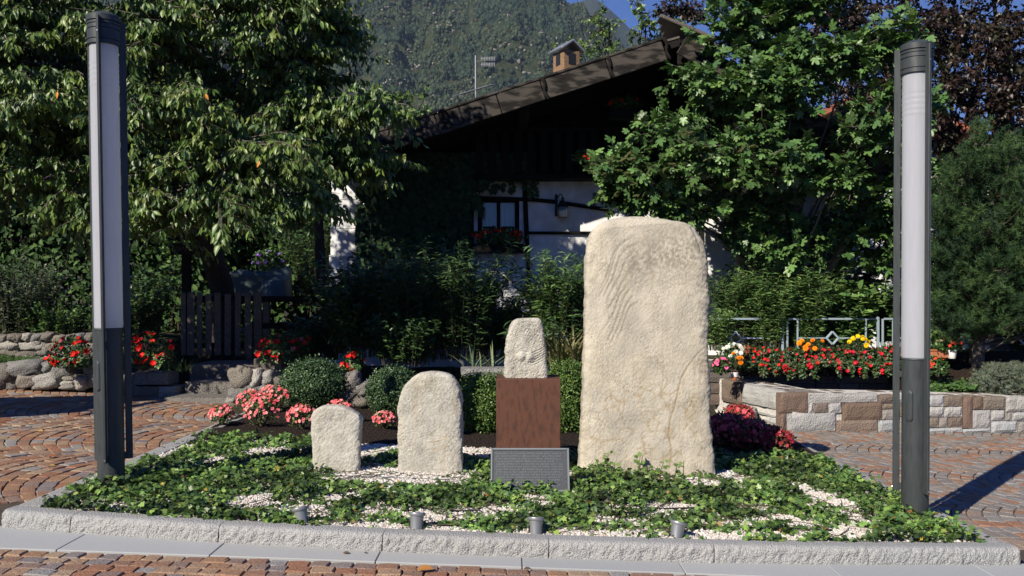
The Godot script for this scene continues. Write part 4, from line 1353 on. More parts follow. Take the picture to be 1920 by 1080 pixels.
func make_left_garden() -> void:
	var pale := Color(0.42, 0.41, 0.385)
	var mid := Color(0.27, 0.26, 0.25)
	var dark := Color(0.2, 0.18, 0.16)
	var warm := Color(0.27, 0.245, 0.21)
	var nz := noise(0.6, FastNoiseLite.TYPE_SIMPLEX, 3, 31)
	var soil_h := func(x: float, z: float) -> float:
		var t := clampf((-13.95 - z) / 0.3, 0.0, 1.0) * 0.42 + clampf((-14.9 - z) / 0.3, 0.0, 1.0) * 0.38
		if x > -5.55 and x < -3.75: t = clampf((-15.35 - z) / 0.3, 0.0, 1.0) * 0.52
		if x >= -3.75: t = clampf((-11.7 - z) / 2.5, 0.0, 1.0) * 0.35
		return gy(x) - 0.03 + t + nz.get_noise_2d(x, z) * 0.05 * clampf((-12.0 - z), 0.0, 1.0)
	var soil := part(self, "garden_soil", sheet(steps(-14.0, 3.0, 68), steps(-11.7, -17.5, 40), soil_h), M.earth)
	tag(soil, "", "", "", "structure")
	var deep_soil := part(self, "garden_soil", sheet(steps(-30.0, 3.0, 10), steps(-17.4, -40.0, 8), func(x, z): return soil_h.call(x, -17.4) - 0.02), M.earth)
	tag(deep_soil, "", "", "", "structure")
	# boulders: [px, py, width px, height px] at about 13.8 m
	var rowb := thing("boulder_edging", "row of rounded grey boulders along the left edge of the paving", "boulders", Vector3.ZERO)
	var S := 13.8 / F
	var list := []
	for q in [[-70, 700, 90, 60, mid], [-20, 722, 70, 34, dark], [14, 700, 40, 32, dark], [20, 722, 40, 26, dark], [54, 689, 60, 26, mid], [60, 713, 40, 24, warm], [92, 690, 24, 22, mid], [94, 714, 52, 26, pale], [122, 693, 48, 30, mid], [137, 721, 32, 16, pale], [142, 708, 34, 12, warm], [160, 716, 24, 24, pale], [186, 700, 44, 44, mid], [215, 712, 40, 34, dark]]:
		var p := px(q[0], q[1], 13.8)
		list.append([p.x, p.y, p.z + rf(-0.05, 0.05), q[2] * S * 1.05, q[3] * S * 1.1, 0.34, q[4]])
	var bx := -120.0
	while bx > -420.0:
		var wpx := rf(30, 62)
		for row in 2:
			var p := px(bx + rf(-8, 8), 700.0 + row * 23.0, 13.8)
			list.append([p.x, p.y, p.z + rf(-0.05, 0.05), wpx * S * 1.1, rf(26, 36) * S, 0.34, [mid, dark, pale, warm][rng.randi() % 4]])
		bx -= wpx
	boulder_row(rowb, list, "boulder")
	# dry stone wall behind the grass ledge
	var dry := thing("dry_stone_wall", "rough dry stone wall behind the grassy ledge at far left", "wall", Vector3.ZERO)
	list = []
	S = 15.0 / F
	for row in 4:
		var x := -420.0 + row * 11
		while x < 185:
			var w := rf(22, 52)
			if row == 0: w = rf(14, 26)
			var p := px(x + w * 0.5, 636 + row * 13 + rf(-3, 3), 15.0)
			list.append([p.x, p.y, p.z, w * S * 1.08, 17 * S * rf(0.9, 1.2), 0.32, [mid, warm, pale, dark, mid][rng.randi() % 5]])
			x += w
	boulder_row(dry, list, "stone")
	# stone trough wall beside the steps
	var tr := thing("stone_planter", "rough squared stone planter with red petunias left of the steps", "planter", Vector3.ZERO)
	S = 13.6 / F
	for q in [[300, 709, 42, 22, mid], [318, 734, 34, 20, pale], [268, 709, 24, 24, mid], [276, 735, 46, 22, dark], [244, 722, 26, 40, dark]]:
		var p := px(q[0], q[1], 13.55)
		part(tr, "stone", block(Vector3(q[2] * S, q[3] * S, 0.4), 0.03, int(q[0]), vary(q[4], 0.1), 0.06), M.rock, Transform3D(Basis(Vector3.UP, rf(-0.1, 0.1)), Vector3(p.x, p.y, p.z - 0.1)))
	# steps
	var st := thing("stone_steps", "three worn grey stone steps rising to the wooden garden gate", "steps", Vector3.ZERO)
	var tread := func(x0: float, x1: float, ytop: float, ybot: float, d: float, run: float) -> void:
		var a := px(x0, ytop, d)
		var e := px(x1, ybot, d)
		part(st, "step", block(Vector3(e.x - a.x, a.y - e.y + 0.12, run), 0.012, int(x0), Color(0.24, 0.225, 0.21), 0.08), M.rock, Transform3D(Basis(), Vector3((a.x + e.x) * 0.5, (a.y + e.y - 0.12) * 0.5, -d - run * 0.5)))
	tread.call(305.0, 440.0, 746.0, 760.0, 13.0, 0.75)
	tread.call(346.0, 442.0, 716.0, 738.0, 13.6, 0.8)
	tread.call(355.0, 462.0, 684.0, 708.0, 14.2, 1.1)
	# boulders right of the steps
	var rb := thing("boulder_pile", "pale boulders heaped right of the steps beside the box ball", "boulders", Vector3.ZERO)
	list = []
	S = 13.2 / F
	for q in [[460, 708, 46, 40, warm], [483, 709, 26, 32, Color(0.55, 0.54, 0.52)], [509, 707, 24, 26, pale], [466, 738, 66, 30, mid], [505, 732, 36, 26, mid], [442, 752, 24, 16, pale], [530, 722, 30, 30, dark]]:
		var p := px(q[0], q[1], 13.2)
		list.append([p.x, p.y, p.z, q[2] * S, q[3] * S * 1.1, 0.4, q[4]])
	boulder_row(rb, list, "boulder")
	var rb2 := thing("boulder_pile", "dark shaded boulders between the two largest box balls", "boulders", Vector3.ZERO)
	list = []
	S = 12.2 / F
	for q in [[662, 716, 30, 34, mid], [684, 728, 28, 24, mid], [672, 748, 60, 24, dark], [650, 742, 40, 24, dark], [690, 752, 50, 24, dark]]:
		var p := px(q[0], q[1], 12.2)
		list.append([p.x, p.y, p.z, q[2] * S, q[3] * S * 1.1, 0.4, q[4]])
	boulder_row(rb2, list, "boulder")
	var slab := thing("stone_slab", "flat grey stone slab lying behind the green hedge", "slab", px(908, 696, 12.0))
	part(slab, "slab", block(Vector3(0.62, 0.10, 0.4), 0.02, 5, Color(0.33, 0.33, 0.32)), M.rock, Transform3D(Basis(Vector3.UP, 0.1), Vector3.ZERO))
	# gate
	S = 14.9 / F
	var base := px(418, 672, 14.9)
	var g := thing("garden_gate", "weathered grey picket gate at the top of the stone steps", "gate", base)
	var X := func(x: float) -> float: return (x - 418.0) * S
	var Y := func(y: float) -> float: return (672.0 - y) * S
	var slats := [[345, 9], [359, 14], [375, 10], [392, 11], [409, 12], [428, 12], [447, 11], [465, 11], [484, 15]]
	for q in slats:
		var b := MB.new()
		var w: float = q[1] * S
		var hgt: float = Y.call(550.0) + rf(-0.03, 0.02)
		b.box(Vector3(X.call(float(q[0])), hgt * 0.5 + 0.03, 0.02), Vector3(w, hgt - 0.04, 0.03), Basis(Vector3(0, 0, 1), rf(-0.012, 0.012)), 0.006)
		part(g, "slat", b.done(), M.wood_grey)
	for y in [560.0, 648.0]:
		var b := MB.new()
		b.box(Vector3(X.call(420.0), Y.call(y), -0.02), Vector3(1.22, 0.09, 0.04), Basis(), 0.006)
		part(g, "rail", b.done(), M.wood_dark)
	var lat := MB.new()
	lat.box(Vector3(X.call(470.0), Y.call(640.0), 0.06), Vector3(0.10, 0.62, 0.07), Basis(), 0.008)
	part(g, "latch_post", lat.done(), M.wood_grey)
	var pst := thing("gate_post", "tall dark wooden post left of the picket gate, carrying a sign", "post", px(350, 672, 14.95))
	var pb := MB.new()
	pb.box(Vector3(0, 0.9, 0), Vector3(0.13, 2.0, 0.13), Basis(), 0.01)
	part(pst, "shaft", pb.done(), M.wood_up)
	var fn := thing("rail_fence", "dark wooden rail fence running right from the picket gate", "fence", px(500, 672, 14.95))
	for q in [[0.0, 0.11], [1.15, 0.1]]:
		var b := MB.new()
		b.box(Vector3(q[0], 0.5, 0), Vector3(q[1], 1.05, 0.1), Basis(), 0.008)
		part(fn, "post", b.done(), M.wood_grey if q[0] == 0.0 else M.wood_dark)
	for y in [1.0, 0.55]:
		var b := MB.new()
		b.box(Vector3(0.55, y, 0.04), Vector3(1.3, 0.1, 0.05), Basis(), 0.008)
		part(fn, "rail", b.done(), M.wood_dark)
	# the two-board sign over the post; its lettering is too faint to read
	var sg := thing("wooden_sign", "dark two-board wooden sign with faint carved strokes under the cherry branches", "sign", px(345, 452, 14.85))
	for k in 2:
		var b := MB.new()
		b.box(Vector3(0.0, 0.11 - k * 0.24, 0), Vector3(0.50 - k * 0.04, 0.20, 0.04), Basis(Vector3(0, 0, 1), 0.02), 0.01)
		var brd := part(sg, "board", b.done(), M.wood_dark)
		var lt := MB.new()
		for q in 7: lt.box(Vector3(-0.13 + q * 0.036 + rf(-0.006, 0.006), 0.11 - k * 0.24, 0.022), Vector3(0.008, rf(0.06, 0.09), 0.006), Basis(Vector3(0, 0, 1), rf(-0.5, 0.5)))
		part(brd, "carving", lt.done(), M.wood_grey)
	# covered garden furniture seen over the gate
	var cv := thing("covered_table", "garden table draped in a dull green cover behind the gate", "table", px(478, 560, 17.2))
	var cb := MB.new()
	var cn := noise(2.0, FastNoiseLite.TYPE_SIMPLEX, 3, 66)
	var rings := []
	for j in 7:
		var t := j / 6.0
		var ids := []
		for k in 28:
			var a := TAU * k / 28
			var r := 0.95 if j < 5 else 0.95 * (6 - j)
			var sq := pow(pow(absf(cos(a)), 6.0) + pow(absf(sin(a)), 6.0), -1.0 / 6.0)
			var fold := 1.0 + 0.07 * sin(k * 2.6 + j) * (1.0 - t)
			ids.append(cb.vert(Vector3(cos(a) * sq * r * 0.62 * fold, minf(t * 1.25, 1.0) * 0.52 + cn.get_noise_2d(k * 0.4, j) * 0.05, sin(a) * sq * r * 0.5 * fold)))
		rings.append(ids)
	for j in 6:
		for k in 28: cb.quad(rings[j][k], rings[j][(k + 1) % 28], rings[j + 1][(k + 1) % 28], rings[j + 1][k])
	part(cv, "cover", cb.done(true), M.tarp)
	var chair := thing("covered_chair", "garden chair under a dull green cover beside the covered table", "chair", px(518, 560, 16.8))
	var c2 := MB.new()
	var sections := [[0.0, 0.30, 0.30], [0.32, 0.28, 0.28], [0.36, 0.26, 0.2], [0.58, 0.25, 0.12], [0.63, 0.18, 0.05]]
	rings = []
	for s in sections:
		var ids := []
		for k in 20:
			var a := TAU * k / 20
			ids.append(c2.vert(Vector3(cos(a) * s[1], s[0] + cn.get_noise_2d(k * 0.6, s[0] * 9) * 0.04, sin(a) * s[2] - (0.30 - s[2]))))
		rings.append(ids)
	for j in rings.size() - 1:
		for k in 20: c2.quad(rings[j][k], rings[j][(k + 1) % 20], rings[j + 1][(k + 1) % 20], rings[j + 1][k])
	part(chair, "cover", c2.done(true), M.tarp)

# ------------------------------------------------------------------ the bed: kerb, gravel, ivy
var bare := []      # ellipses of open gravel: x, z, rx, rz
func kerb_stone(long: float, wide: float, high: float, sd: int, rough := 0.012) -> ArrayMesh:
	var b := MB.new()
	b.col = vary(Color(1, 1, 1), 0.06)
	var nz := noise(26.0, FastNoiseLite.TYPE_SIMPLEX, 4, sd)
	var n := maxi(4, int(long / 0.013))
	# profile from the foot of the face over the arris to the back edge: offset from the face, height, roughness
	var prof := [[0.0, -0.06, 0.3], [0.0, 0.01, 0.8], [0.001, 0.03, 1], [0.002, 0.05, 1], [0.003, 0.07, 1], [0.005, 0.09, 1], [0.009, 0.105, 0.9], [0.018, 0.118, 0.7], [0.034, 0.127, 0.3], [0.06, 0.13, 0.1], [wide - 0.008, 0.13, 0.05], [wide - 0.003, 0.127, 0.0], [wide, 0.12, 0.0], [wide, 0.10, 0.0], [wide, -0.06, 0.0]]
	var grid := []
	for p in prof:
		for k in n + 1:
			var x := -long * 0.5 + long * k / n
			var e := 1.0 if k > 0 and k < n else 0.4
			var r := nz.get_noise_3d(x + sd, p[1] * 1.1, p[0]) + 0.5 * nz.get_noise_3d(x * 0.35 + sd, p[1] * 0.3, 5.0)
			grid.append(b.vert(Vector3(x, p[1] * high / 0.13 + r * rough * p[2] * 0.5, -p[0] + r * rough * 1.5 * p[2] * e - (0.004 if e < 1.0 else 0.0))))
	for j in prof.size() - 1:
		for k in n: b.quad(grid[j * (n + 1) + k], grid[(j + 1) * (n + 1) + k], grid[(j + 1) * (n + 1) + k + 1], grid[j * (n + 1) + k + 1])
	for e in [0, n]:
		var ids := []
		for j in prof.size(): ids.append(b.vert(b.v[grid[j * (n + 1) + e]]))
		for j in range(1, prof.size() - 1):
			if e == 0: b.tri(ids[0], ids[j + 1], ids[j])
			else: b.tri(ids[0], ids[j], ids[j + 1])
	return b.done(true)

func kerb_front(x: float) -> float:   # the front kerb is slightly bowed towards the viewer
	return BED_F + 0.255 * maxf(0.0, 1.0 - pow(x / 3.42, 2.0))

func open_gravel(x: float, z: float) -> float:   # > 0 where no ivy grows
	var best := -1.0
	for e in bare:
		var dx: float = (x - e[0]) / e[2] * 1.12
		var dz: float = (z - e[1]) / e[3] * 1.12
		best = maxf(best, 1.0 - sqrt(dx * dx + dz * dz))
	return best

func make_bed() -> void:
	var tilt := Basis(Vector3(0, 0, 1), atan(-SLOPE))
	var kerb := ground_node("kerb")
	var x := BED_L - 0.02
	var cuts := [BED_L - 0.02, -2.94, -1.92, -0.84, 0.235, 1.31, 2.34, 3.33, BED_R + 0.02]
	for k in cuts.size() - 1:
		var a: float = cuts[k] + 0.003
		var e: float = cuts[k + 1] - 0.003
		var za := kerb_front(a)
		var ze := kerb_front(e)
		part(kerb, "kerb_stone", kerb_stone(Vector2(e - a, ze - za).length(), 0.16, 0.118, 10 + k), M.granite, Transform3D(tilt * Basis(Vector3.UP, -atan2(ze - za, e - a)), Vector3((a + e) * 0.5, gy((a + e) * 0.5), (za + ze) * 0.5)))
	for s in [-1.0, 1.0]:
		var z := BED_F - 0.155
		var k := 0
		while z > BED_B:
			var l := rf(0.9, 1.1)
			var X := (BED_L - 0.02) if s < 0 else (BED_R + 0.02)
			part(kerb, "kerb_stone", kerb_stone(l - 0.006, 0.20, 0.118, 40 + k + int(s), 0.004), M.granite, Transform3D(Basis(Vector3.UP, PI * 0.5 * s), Vector3(X, gy(X), z - l * 0.5)))
			z -= l
			k += 1
	var gm := MB.new()
	for xx in steps(BED_L + 0.08, BED_R - 0.08, 24):
		gm.vert(Vector3(xx, gy(xx) + 0.092, kerb_front(xx) - 0.12))
		gm.vert(Vector3(xx, gy(xx) + 0.092, -9.6))
	for k in 24: gm.quad(k * 2, k * 2 + 1, k * 2 + 3, k * 2 + 2)
	var bed := part(self, "gravel_bed", gm.done(true), M.gravel)
	tag(bed, "", "", "", "structure")
	var sn := noise(1.6, FastNoiseLite.TYPE_SIMPLEX, 4, 61)
	var soil := part(self, "mulch", sheet(steps(BED_L + 0.08, BED_R - 0.08, 60), steps(-9.05, BED_B, 30), func(xx, z): return gy(xx) + 0.075 + minf((-9.05 - z) * 0.25, 0.05) + sn.get_noise_2d(xx * 3.0, z * 3.0) * 0.035), M.soil)
	tag(soil, "", "", "", "structure")
	# patches where the white gravel shows, read off the ground
	for q in [[320, 850, 26, 16], [285, 862, 24, 10], [500, 850, 55, 12], [400, 870, 36, 9], [350, 843, 30, 10], [130, 943, 60, 5], [200, 950, 90, 6], [470, 944, 62, 22], [560, 958, 60, 16], [640, 935, 46, 10], [690, 842, 70, 24], [640, 862, 50, 12], [745, 897, 172, 24], [900, 850, 60, 18], [705, 962, 60, 14], [795, 972, 80, 15], [880, 968, 80, 15], [935, 962, 50, 12], [700, 990, 130, 9], [830, 1000, 130, 10], [1000, 1006, 130, 12], [1130, 1007, 120, 14], [1300, 1008, 120, 13], [1430, 1008, 100, 9], [1560, 1006, 90, 9], [1010, 948, 46, 6], [1165, 958, 46, 9], [1150, 982, 60, 10], [1265, 955, 70, 11], [1240, 972, 60, 9], [1370, 897, 36, 14], [1300, 905, 90, 9], [1330, 915, 60, 7], [1470, 980, 60, 16], [1490, 914, 34, 12], [1530, 930, 36, 13], [1570, 948, 40, 15], [1592, 972, 34, 18], [1590, 996, 44, 12], [1530, 956, 40, 9], [1420, 958, 34, 8], [1680, 1004, 70, 6], [1060, 896, 20, 10], [990, 935, 40, 6], [600, 968, 50, 8], [1390, 985, 60, 9]]:
		var p := on_ground(q[0], q[1], 0.1)
		var d := -p.z
		bare.append([p.x, p.z, q[2] / F * d, q[3] / F * d * d / 1.55])
	var g := Scatter.new()
	var pn := noise(1.3, FastNoiseLite.TYPE_SIMPLEX, 3, 19)
	for k in 90000:
		var px_ := rf(BED_L + 0.13, BED_R - 0.13)
		var pz := rf(-9.25, kerb_front(px_) - 0.15)
		if px_ > 0.5 and pz < -8.5: continue
		var near := open_gravel(px_, pz)
		if near < -0.35 and rng.randf() < 0.82: continue
		var s := rf(0.014, 0.028) * (1.25 if pz < -7.2 else 0.95)
		var tint: Color = [Color(0.72, 0.69, 0.64), Color(0.80, 0.78, 0.74), Color(0.62, 0.56, 0.49), Color(0.70, 0.60, 0.53), Color(0.54, 0.50, 0.46), Color(0.76, 0.72, 0.66)][rng.randi() % 6]
		g.add(Transform3D(Basis.from_euler(Vector3(rf(0, 6), rf(0, 6), rf(0, 6))) * Basis.from_scale(Vector3(s * rf(0.8, 1.4), s * rf(0.6, 0.9), s)), Vector3(px_, gy(px_) + 0.096 + rf(0.0, 0.012) + pn.get_noise_2d(px_, pz) * 0.006, pz)), vary(tint, 0.1))
	var gv := spread(self, "white_gravel", g, L.pebble, M.pebble)
	tag(gv, "white and pinkish marble gravel strewn between the ivy in the bed", "gravel", "", "stuff")
	# ivy: leaves on short stalks over runners
	var iv := Scatter.new()
	var run := MB.new()
	var cn := noise(1.5, FastNoiseLite.TYPE_SIMPLEX, 4, 33)
	var tone_n := noise(1.1, FastNoiseLite.TYPE_SIMPLEX, 3, 37)
	var hn := noise(2.6, FastNoiseLite.TYPE_SIMPLEX, 3, 35)
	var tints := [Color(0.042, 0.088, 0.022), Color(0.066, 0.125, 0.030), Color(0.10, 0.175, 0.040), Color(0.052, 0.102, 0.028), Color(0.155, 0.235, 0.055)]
	var blocked := func(xx: float, z: float) -> bool:
		return (absf(xx + 1.555) < 0.24 and absf(z + 7.83) < 0.13) or (absf(xx + 0.73) < 0.3 and absf(z + 7.93) < 0.15) or (absf(xx - 0.147) < 0.3 and z < -8.05 and z > -8.6) or (absf(xx - 1.25) < 0.64 and absf(z + 8.28) < 0.2)
	for k in 66000:
		var xx := rf(BED_L + 0.19, BED_R - 0.19) if rng.randf() < 0.97 else rf(BED_L + 0.08, BED_R - 0.06)
		var z := rf(-9.3, kerb_front(xx) - 0.13)
		if z < -9.0 and xx > -1.6 and xx < 1.9 and rng.randf() < 0.7: continue
		if z < -8.9 and rng.randf() < 0.5 and xx < -1.2: continue
		if blocked.call(xx, z): continue
		var o := open_gravel(xx, z)
		var n := cn.get_noise_2d(xx * 2.0, z * 2.6)
		if o + n * 0.35 > 0.16 and rng.randf() < 0.965: continue
		if n > 0.46 and rng.randf() < 0.7: continue
		var high := (0.03 + 0.085 * clampf(0.5 + hn.get_noise_2d(xx, z) * 1.2, 0, 1)) * clampf(0.45 - (o + n * 0.35), 0.3, 1.0)
		var t := pow(rng.randf(), 0.6)
		var p := Vector3(xx, gy(xx) + 0.10 + high * t, z)
		var dir := Vector3(rf(-1, 1), rf(-0.7, 0.5), rf(-1, 1)).normalized()
		var s := rf(0.026, 0.050)
		var bas := frame(dir, Vector3(rf(-0.9, 0.9), 0.9, rf(-0.5, 1.0)))
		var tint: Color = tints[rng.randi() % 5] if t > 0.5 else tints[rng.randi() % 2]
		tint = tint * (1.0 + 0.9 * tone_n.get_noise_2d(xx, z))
		if rng.randf() < 0.010: tint = [Color(0.35, 0.28, 0.05), Color(0.20, 0.10, 0.03), Color(0.28, 0.20, 0.08)][k % 3]
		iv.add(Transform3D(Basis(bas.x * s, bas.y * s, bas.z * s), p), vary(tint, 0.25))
	for k in 420:
		var xx := rf(BED_L + 0.3, BED_R - 0.3)
		var z := rf(-8.8, kerb_front(xx) - 0.25)
		if blocked.call(xx, z): continue
		var a := rf(0, TAU)
		var pts := []
		for q in 5:
			pts.append(Vector3(clampf(xx, BED_L + 0.14, BED_R - 0.14), gy(xx) + 0.115 + rf(0, 0.02), minf(z, kerb_front(xx) - 0.17)))
			a += rf(-0.5, 0.5)
			xx += cos(a) * 0.1
			z += sin(a) * 0.1
		run.tube(pts, [0.004, 0.004, 0.0035, 0.003, 0.002], 3, false)
	# sprigs that stand up in front of the tall stela
	for q in [[1128, 862], [1136, 872], [1190, 858], [1198, 876], [1236, 884], [1262, 880], [1275, 888], [1110, 885], [1160, 885], [1215, 890]]:
		var p := on_ground(q[0], q[1] + 26, 0.1)
		p.z = maxf(p.z, -7.98)
		var h := rf(0.12, 0.24)
		var tip := p + Vector3(rf(-0.05, 0.05), h, rf(-0.02, 0.04))
		run.tube([p, p.lerp(tip, 0.5) + Vector3(rf(-0.02, 0.02), 0, 0), tip], [0.005, 0.004, 0.002], 4, false)
		for k in 11:
			var t := rf(0.25, 1.05)
			var dir := Vector3(rf(-1, 1), rf(-0.4, 0.5), rf(-1, 1)).normalized()
			var s := rf(0.03, 0.055)
			var bas := frame(dir, Vector3(rf(-0.4, 0.4), 0.8, 0.6))
			iv.add(Transform3D(Basis(bas.x * s, bas.y * s, bas.z * s), p.lerp(tip, t) + dir * 0.02), vary([Color(0.085, 0.15, 0.035), Color(0.13, 0.20, 0.05)][k % 2], 0.2))
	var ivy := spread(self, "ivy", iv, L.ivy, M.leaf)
	tag(ivy, "low glossy green ivy covering most of the stela bed", "ivy", "", "stuff")
	var rn := part(self, "ivy_runners", run.done(true), M.stem)
	tag(rn, "thin brown ivy runners creeping over the gravel", "ivy runners", "", "stuff")

# ------------------------------------------------------------------ light columns
func make_columns() -> void:
	light_column(Vector3(-3.12, gy(-3.12) + 0.09, -6.91), [8.5, 128.5, 248.5], -34.0, 1.0, "dark grey tubular light column at the left end of the ivy bed")
	light_column(Vector3(3.125, gy(3.125) + 0.09, -6.88), [-109.0, 11.0, 131.0], -50.0, -0.25, "dark grey tubular light column at the right end of the ivy bed")
	# a steep little shrine outside the frame throws the pointed shadow over the left paving
	var sh := thing("wayside_shrine", "white wayside shrine with steep shingled roof left of the view, shading the paving", "shrine", Vector3(-9.2, gy(-9.2), -8.5), -0.232)
	var b := MB.new()
	b.box(Vector3(0, 0.45, 0), Vector3(1.5, 0.9, 0.9), Basis(), 0.02)
	b.box(Vector3(-0.62, 1.9, 0), Vector3(0.26, 2.0, 0.84))
	b.box(Vector3(0.62, 1.9, 0), Vector3(0.26, 2.0, 0.84))
	b.box(Vector3(0, 1.9, -0.36), Vector3(0.98, 2.0, 0.12))
	b.box(Vector3(0, 2.98, 0), Vector3(1.5, 0.16, 0.84))
	part(sh, "wall", b.done(), M.plaster)
	b = MB.new()
	for s in [-1.0, 1.0]: b.box(Vector3(s * 0.54, 3.72, 0), Vector3(1.86, 0.07, 1.1), Basis(Vector3(0, 0, 1), -s * 0.95), 0.01)
	part(sh, "roof", b.done(), M.wood_dark)
	b = MB.new()
	for k in 5: b.box(Vector3(0, 3.14 + k * 0.24, 0.36), Vector3(1.5 - k * 0.34, 0.22, 0.04))
	part(sh, "gable", b.done(), M.wood_grey)

func light_column(at: Vector3, fins: Array, door: float, lean: float, label: String) -> void:
	var o := thing("light_column", label, "street lamp", at, 0.0, "tubular light columns of the square")
	o.rotation.z = deg_to_rad(lean)
	var b := MB.new()
	b.lathe([Vector2(0.0, -0.2), Vector2(0.099, -0.2), Vector2(0.099, 1.222), Vector2(0.104, 1.224), Vector2(0.104, 1.236), Vector2(0.09, 1.238)], 40)
	part(o, "base_tube", b.done(true), M.iron)
	b = MB.new()
	var prof := [Vector2(0.100, 1.238)]
	prof.append(Vector2(0.104, 1.25))
	var y := 3.10
	prof.append(Vector2(0.104, y))
	for k in 5:   # ribs of the reflector under the head
		prof.append_array([Vector2(0.1045, y + 0.01), Vector2(0.1075, y + 0.022), Vector2(0.1045, y + 0.036)])
		y += 0.042
	prof.append(Vector2(0.104, 3.46))
	b.lathe(prof, 40)
	part(o, "diffuser", b.done(true), M.tube)
	b = MB.new()
	var r := 0.120
	var cap := [Vector2(0.100, 3.43), Vector2(r - 0.004, 3.43), Vector2(r, 3.434)]
	for g in [3.462, 3.545, 3.580]:
		cap.append_array([Vector2(r, g), Vector2(r - 0.006, g + 0.001), Vector2(r - 0.006, g + 0.008), Vector2(r, g + 0.009)])
	cap.append_array([Vector2(r, 3.606), Vector2(r - 0.012, 3.607), Vector2(r - 0.012, 3.613), Vector2(r + 0.004, 3.614), Vector2(r + 0.004, 3.655), Vector2(r - 0.002, 3.662), Vector2(0.06, 3.69), Vector2(0.0, 3.70)])
	for k in cap.size() - 1: b.lathe([cap[k], cap[k + 1]], 40)
	part(o, "head", b.done(true), M.iron)
	for a in fins:
		var ang := deg_to_rad(a)
		var d := Vector3(sin(ang), 0, cos(ang))
		var bas := Basis(d.cross(Vector3.UP) * -1.0, Vector3.UP, d)
		var f := MB.new()
		f.box(d * 0.137 + Vector3(0, 0.205 + 1.715, 0), Vector3(0.020, 3.43, 0.050), bas, 0.003)
		var fin := part(o, "fin", f.done(), M.iron)
		var cn := MB.new()
		for h in [0.235, 1.11, 3.50]: cn.box(d * 0.108 + Vector3(0, h, 0), Vector3(0.016, 0.05, 0.022), bas, 0.002)
		part(fin, "spacer", cn.done(), M.iron)
		var sc := MB.new()
		for h in [0.23, 3.51]: sc.tube([d * 0.161 + Vector3(0, h, 0), d * 0.1655 + Vector3(0, h, 0)], [0.007, 0.006], 8)
		part(fin, "screw", sc.done(), M.screw)
	# oval access door on the tube
	b = MB.new()
	var ids := []
	for j in 17:
		var v := -1.0 + 2.0 * j / 16
		var row := []
		var wv := 1.0 if absf(v) < 0.76 else sqrt(maxf(1.0 - pow((absf(v) - 0.76) / 0.24, 2.0), 0.0))
		for k in 9:
			var u := -1.0 + 2.0 * k / 8
			var lift := 0.010 if absf(u) < 0.8 and absf(v) < 0.97 else -0.002
			var aa := deg_to_rad(door) + u * 0.32 * wv
			row.append(b.vert(Vector3(sin(aa) * (0.099 + lift), 0.87 + v * 0.125, cos(aa) * (0.099 + lift))))
		ids.append(row)
	for j in 16:
		for k in 8: b.quad(ids[j][k], ids[j + 1][k], ids[j + 1][k + 1], ids[j][k + 1])
	part(o, "access_door", b.done(true), M.iron)

# ------------------------------------------------------------------ the stelae
func outline(pts: Array, cx: float, by: float, d: float) -> Array:
	return pts.map(func(p): return Vector2((p[0] - cx) / F * d, (by - p[1]) / F * d))

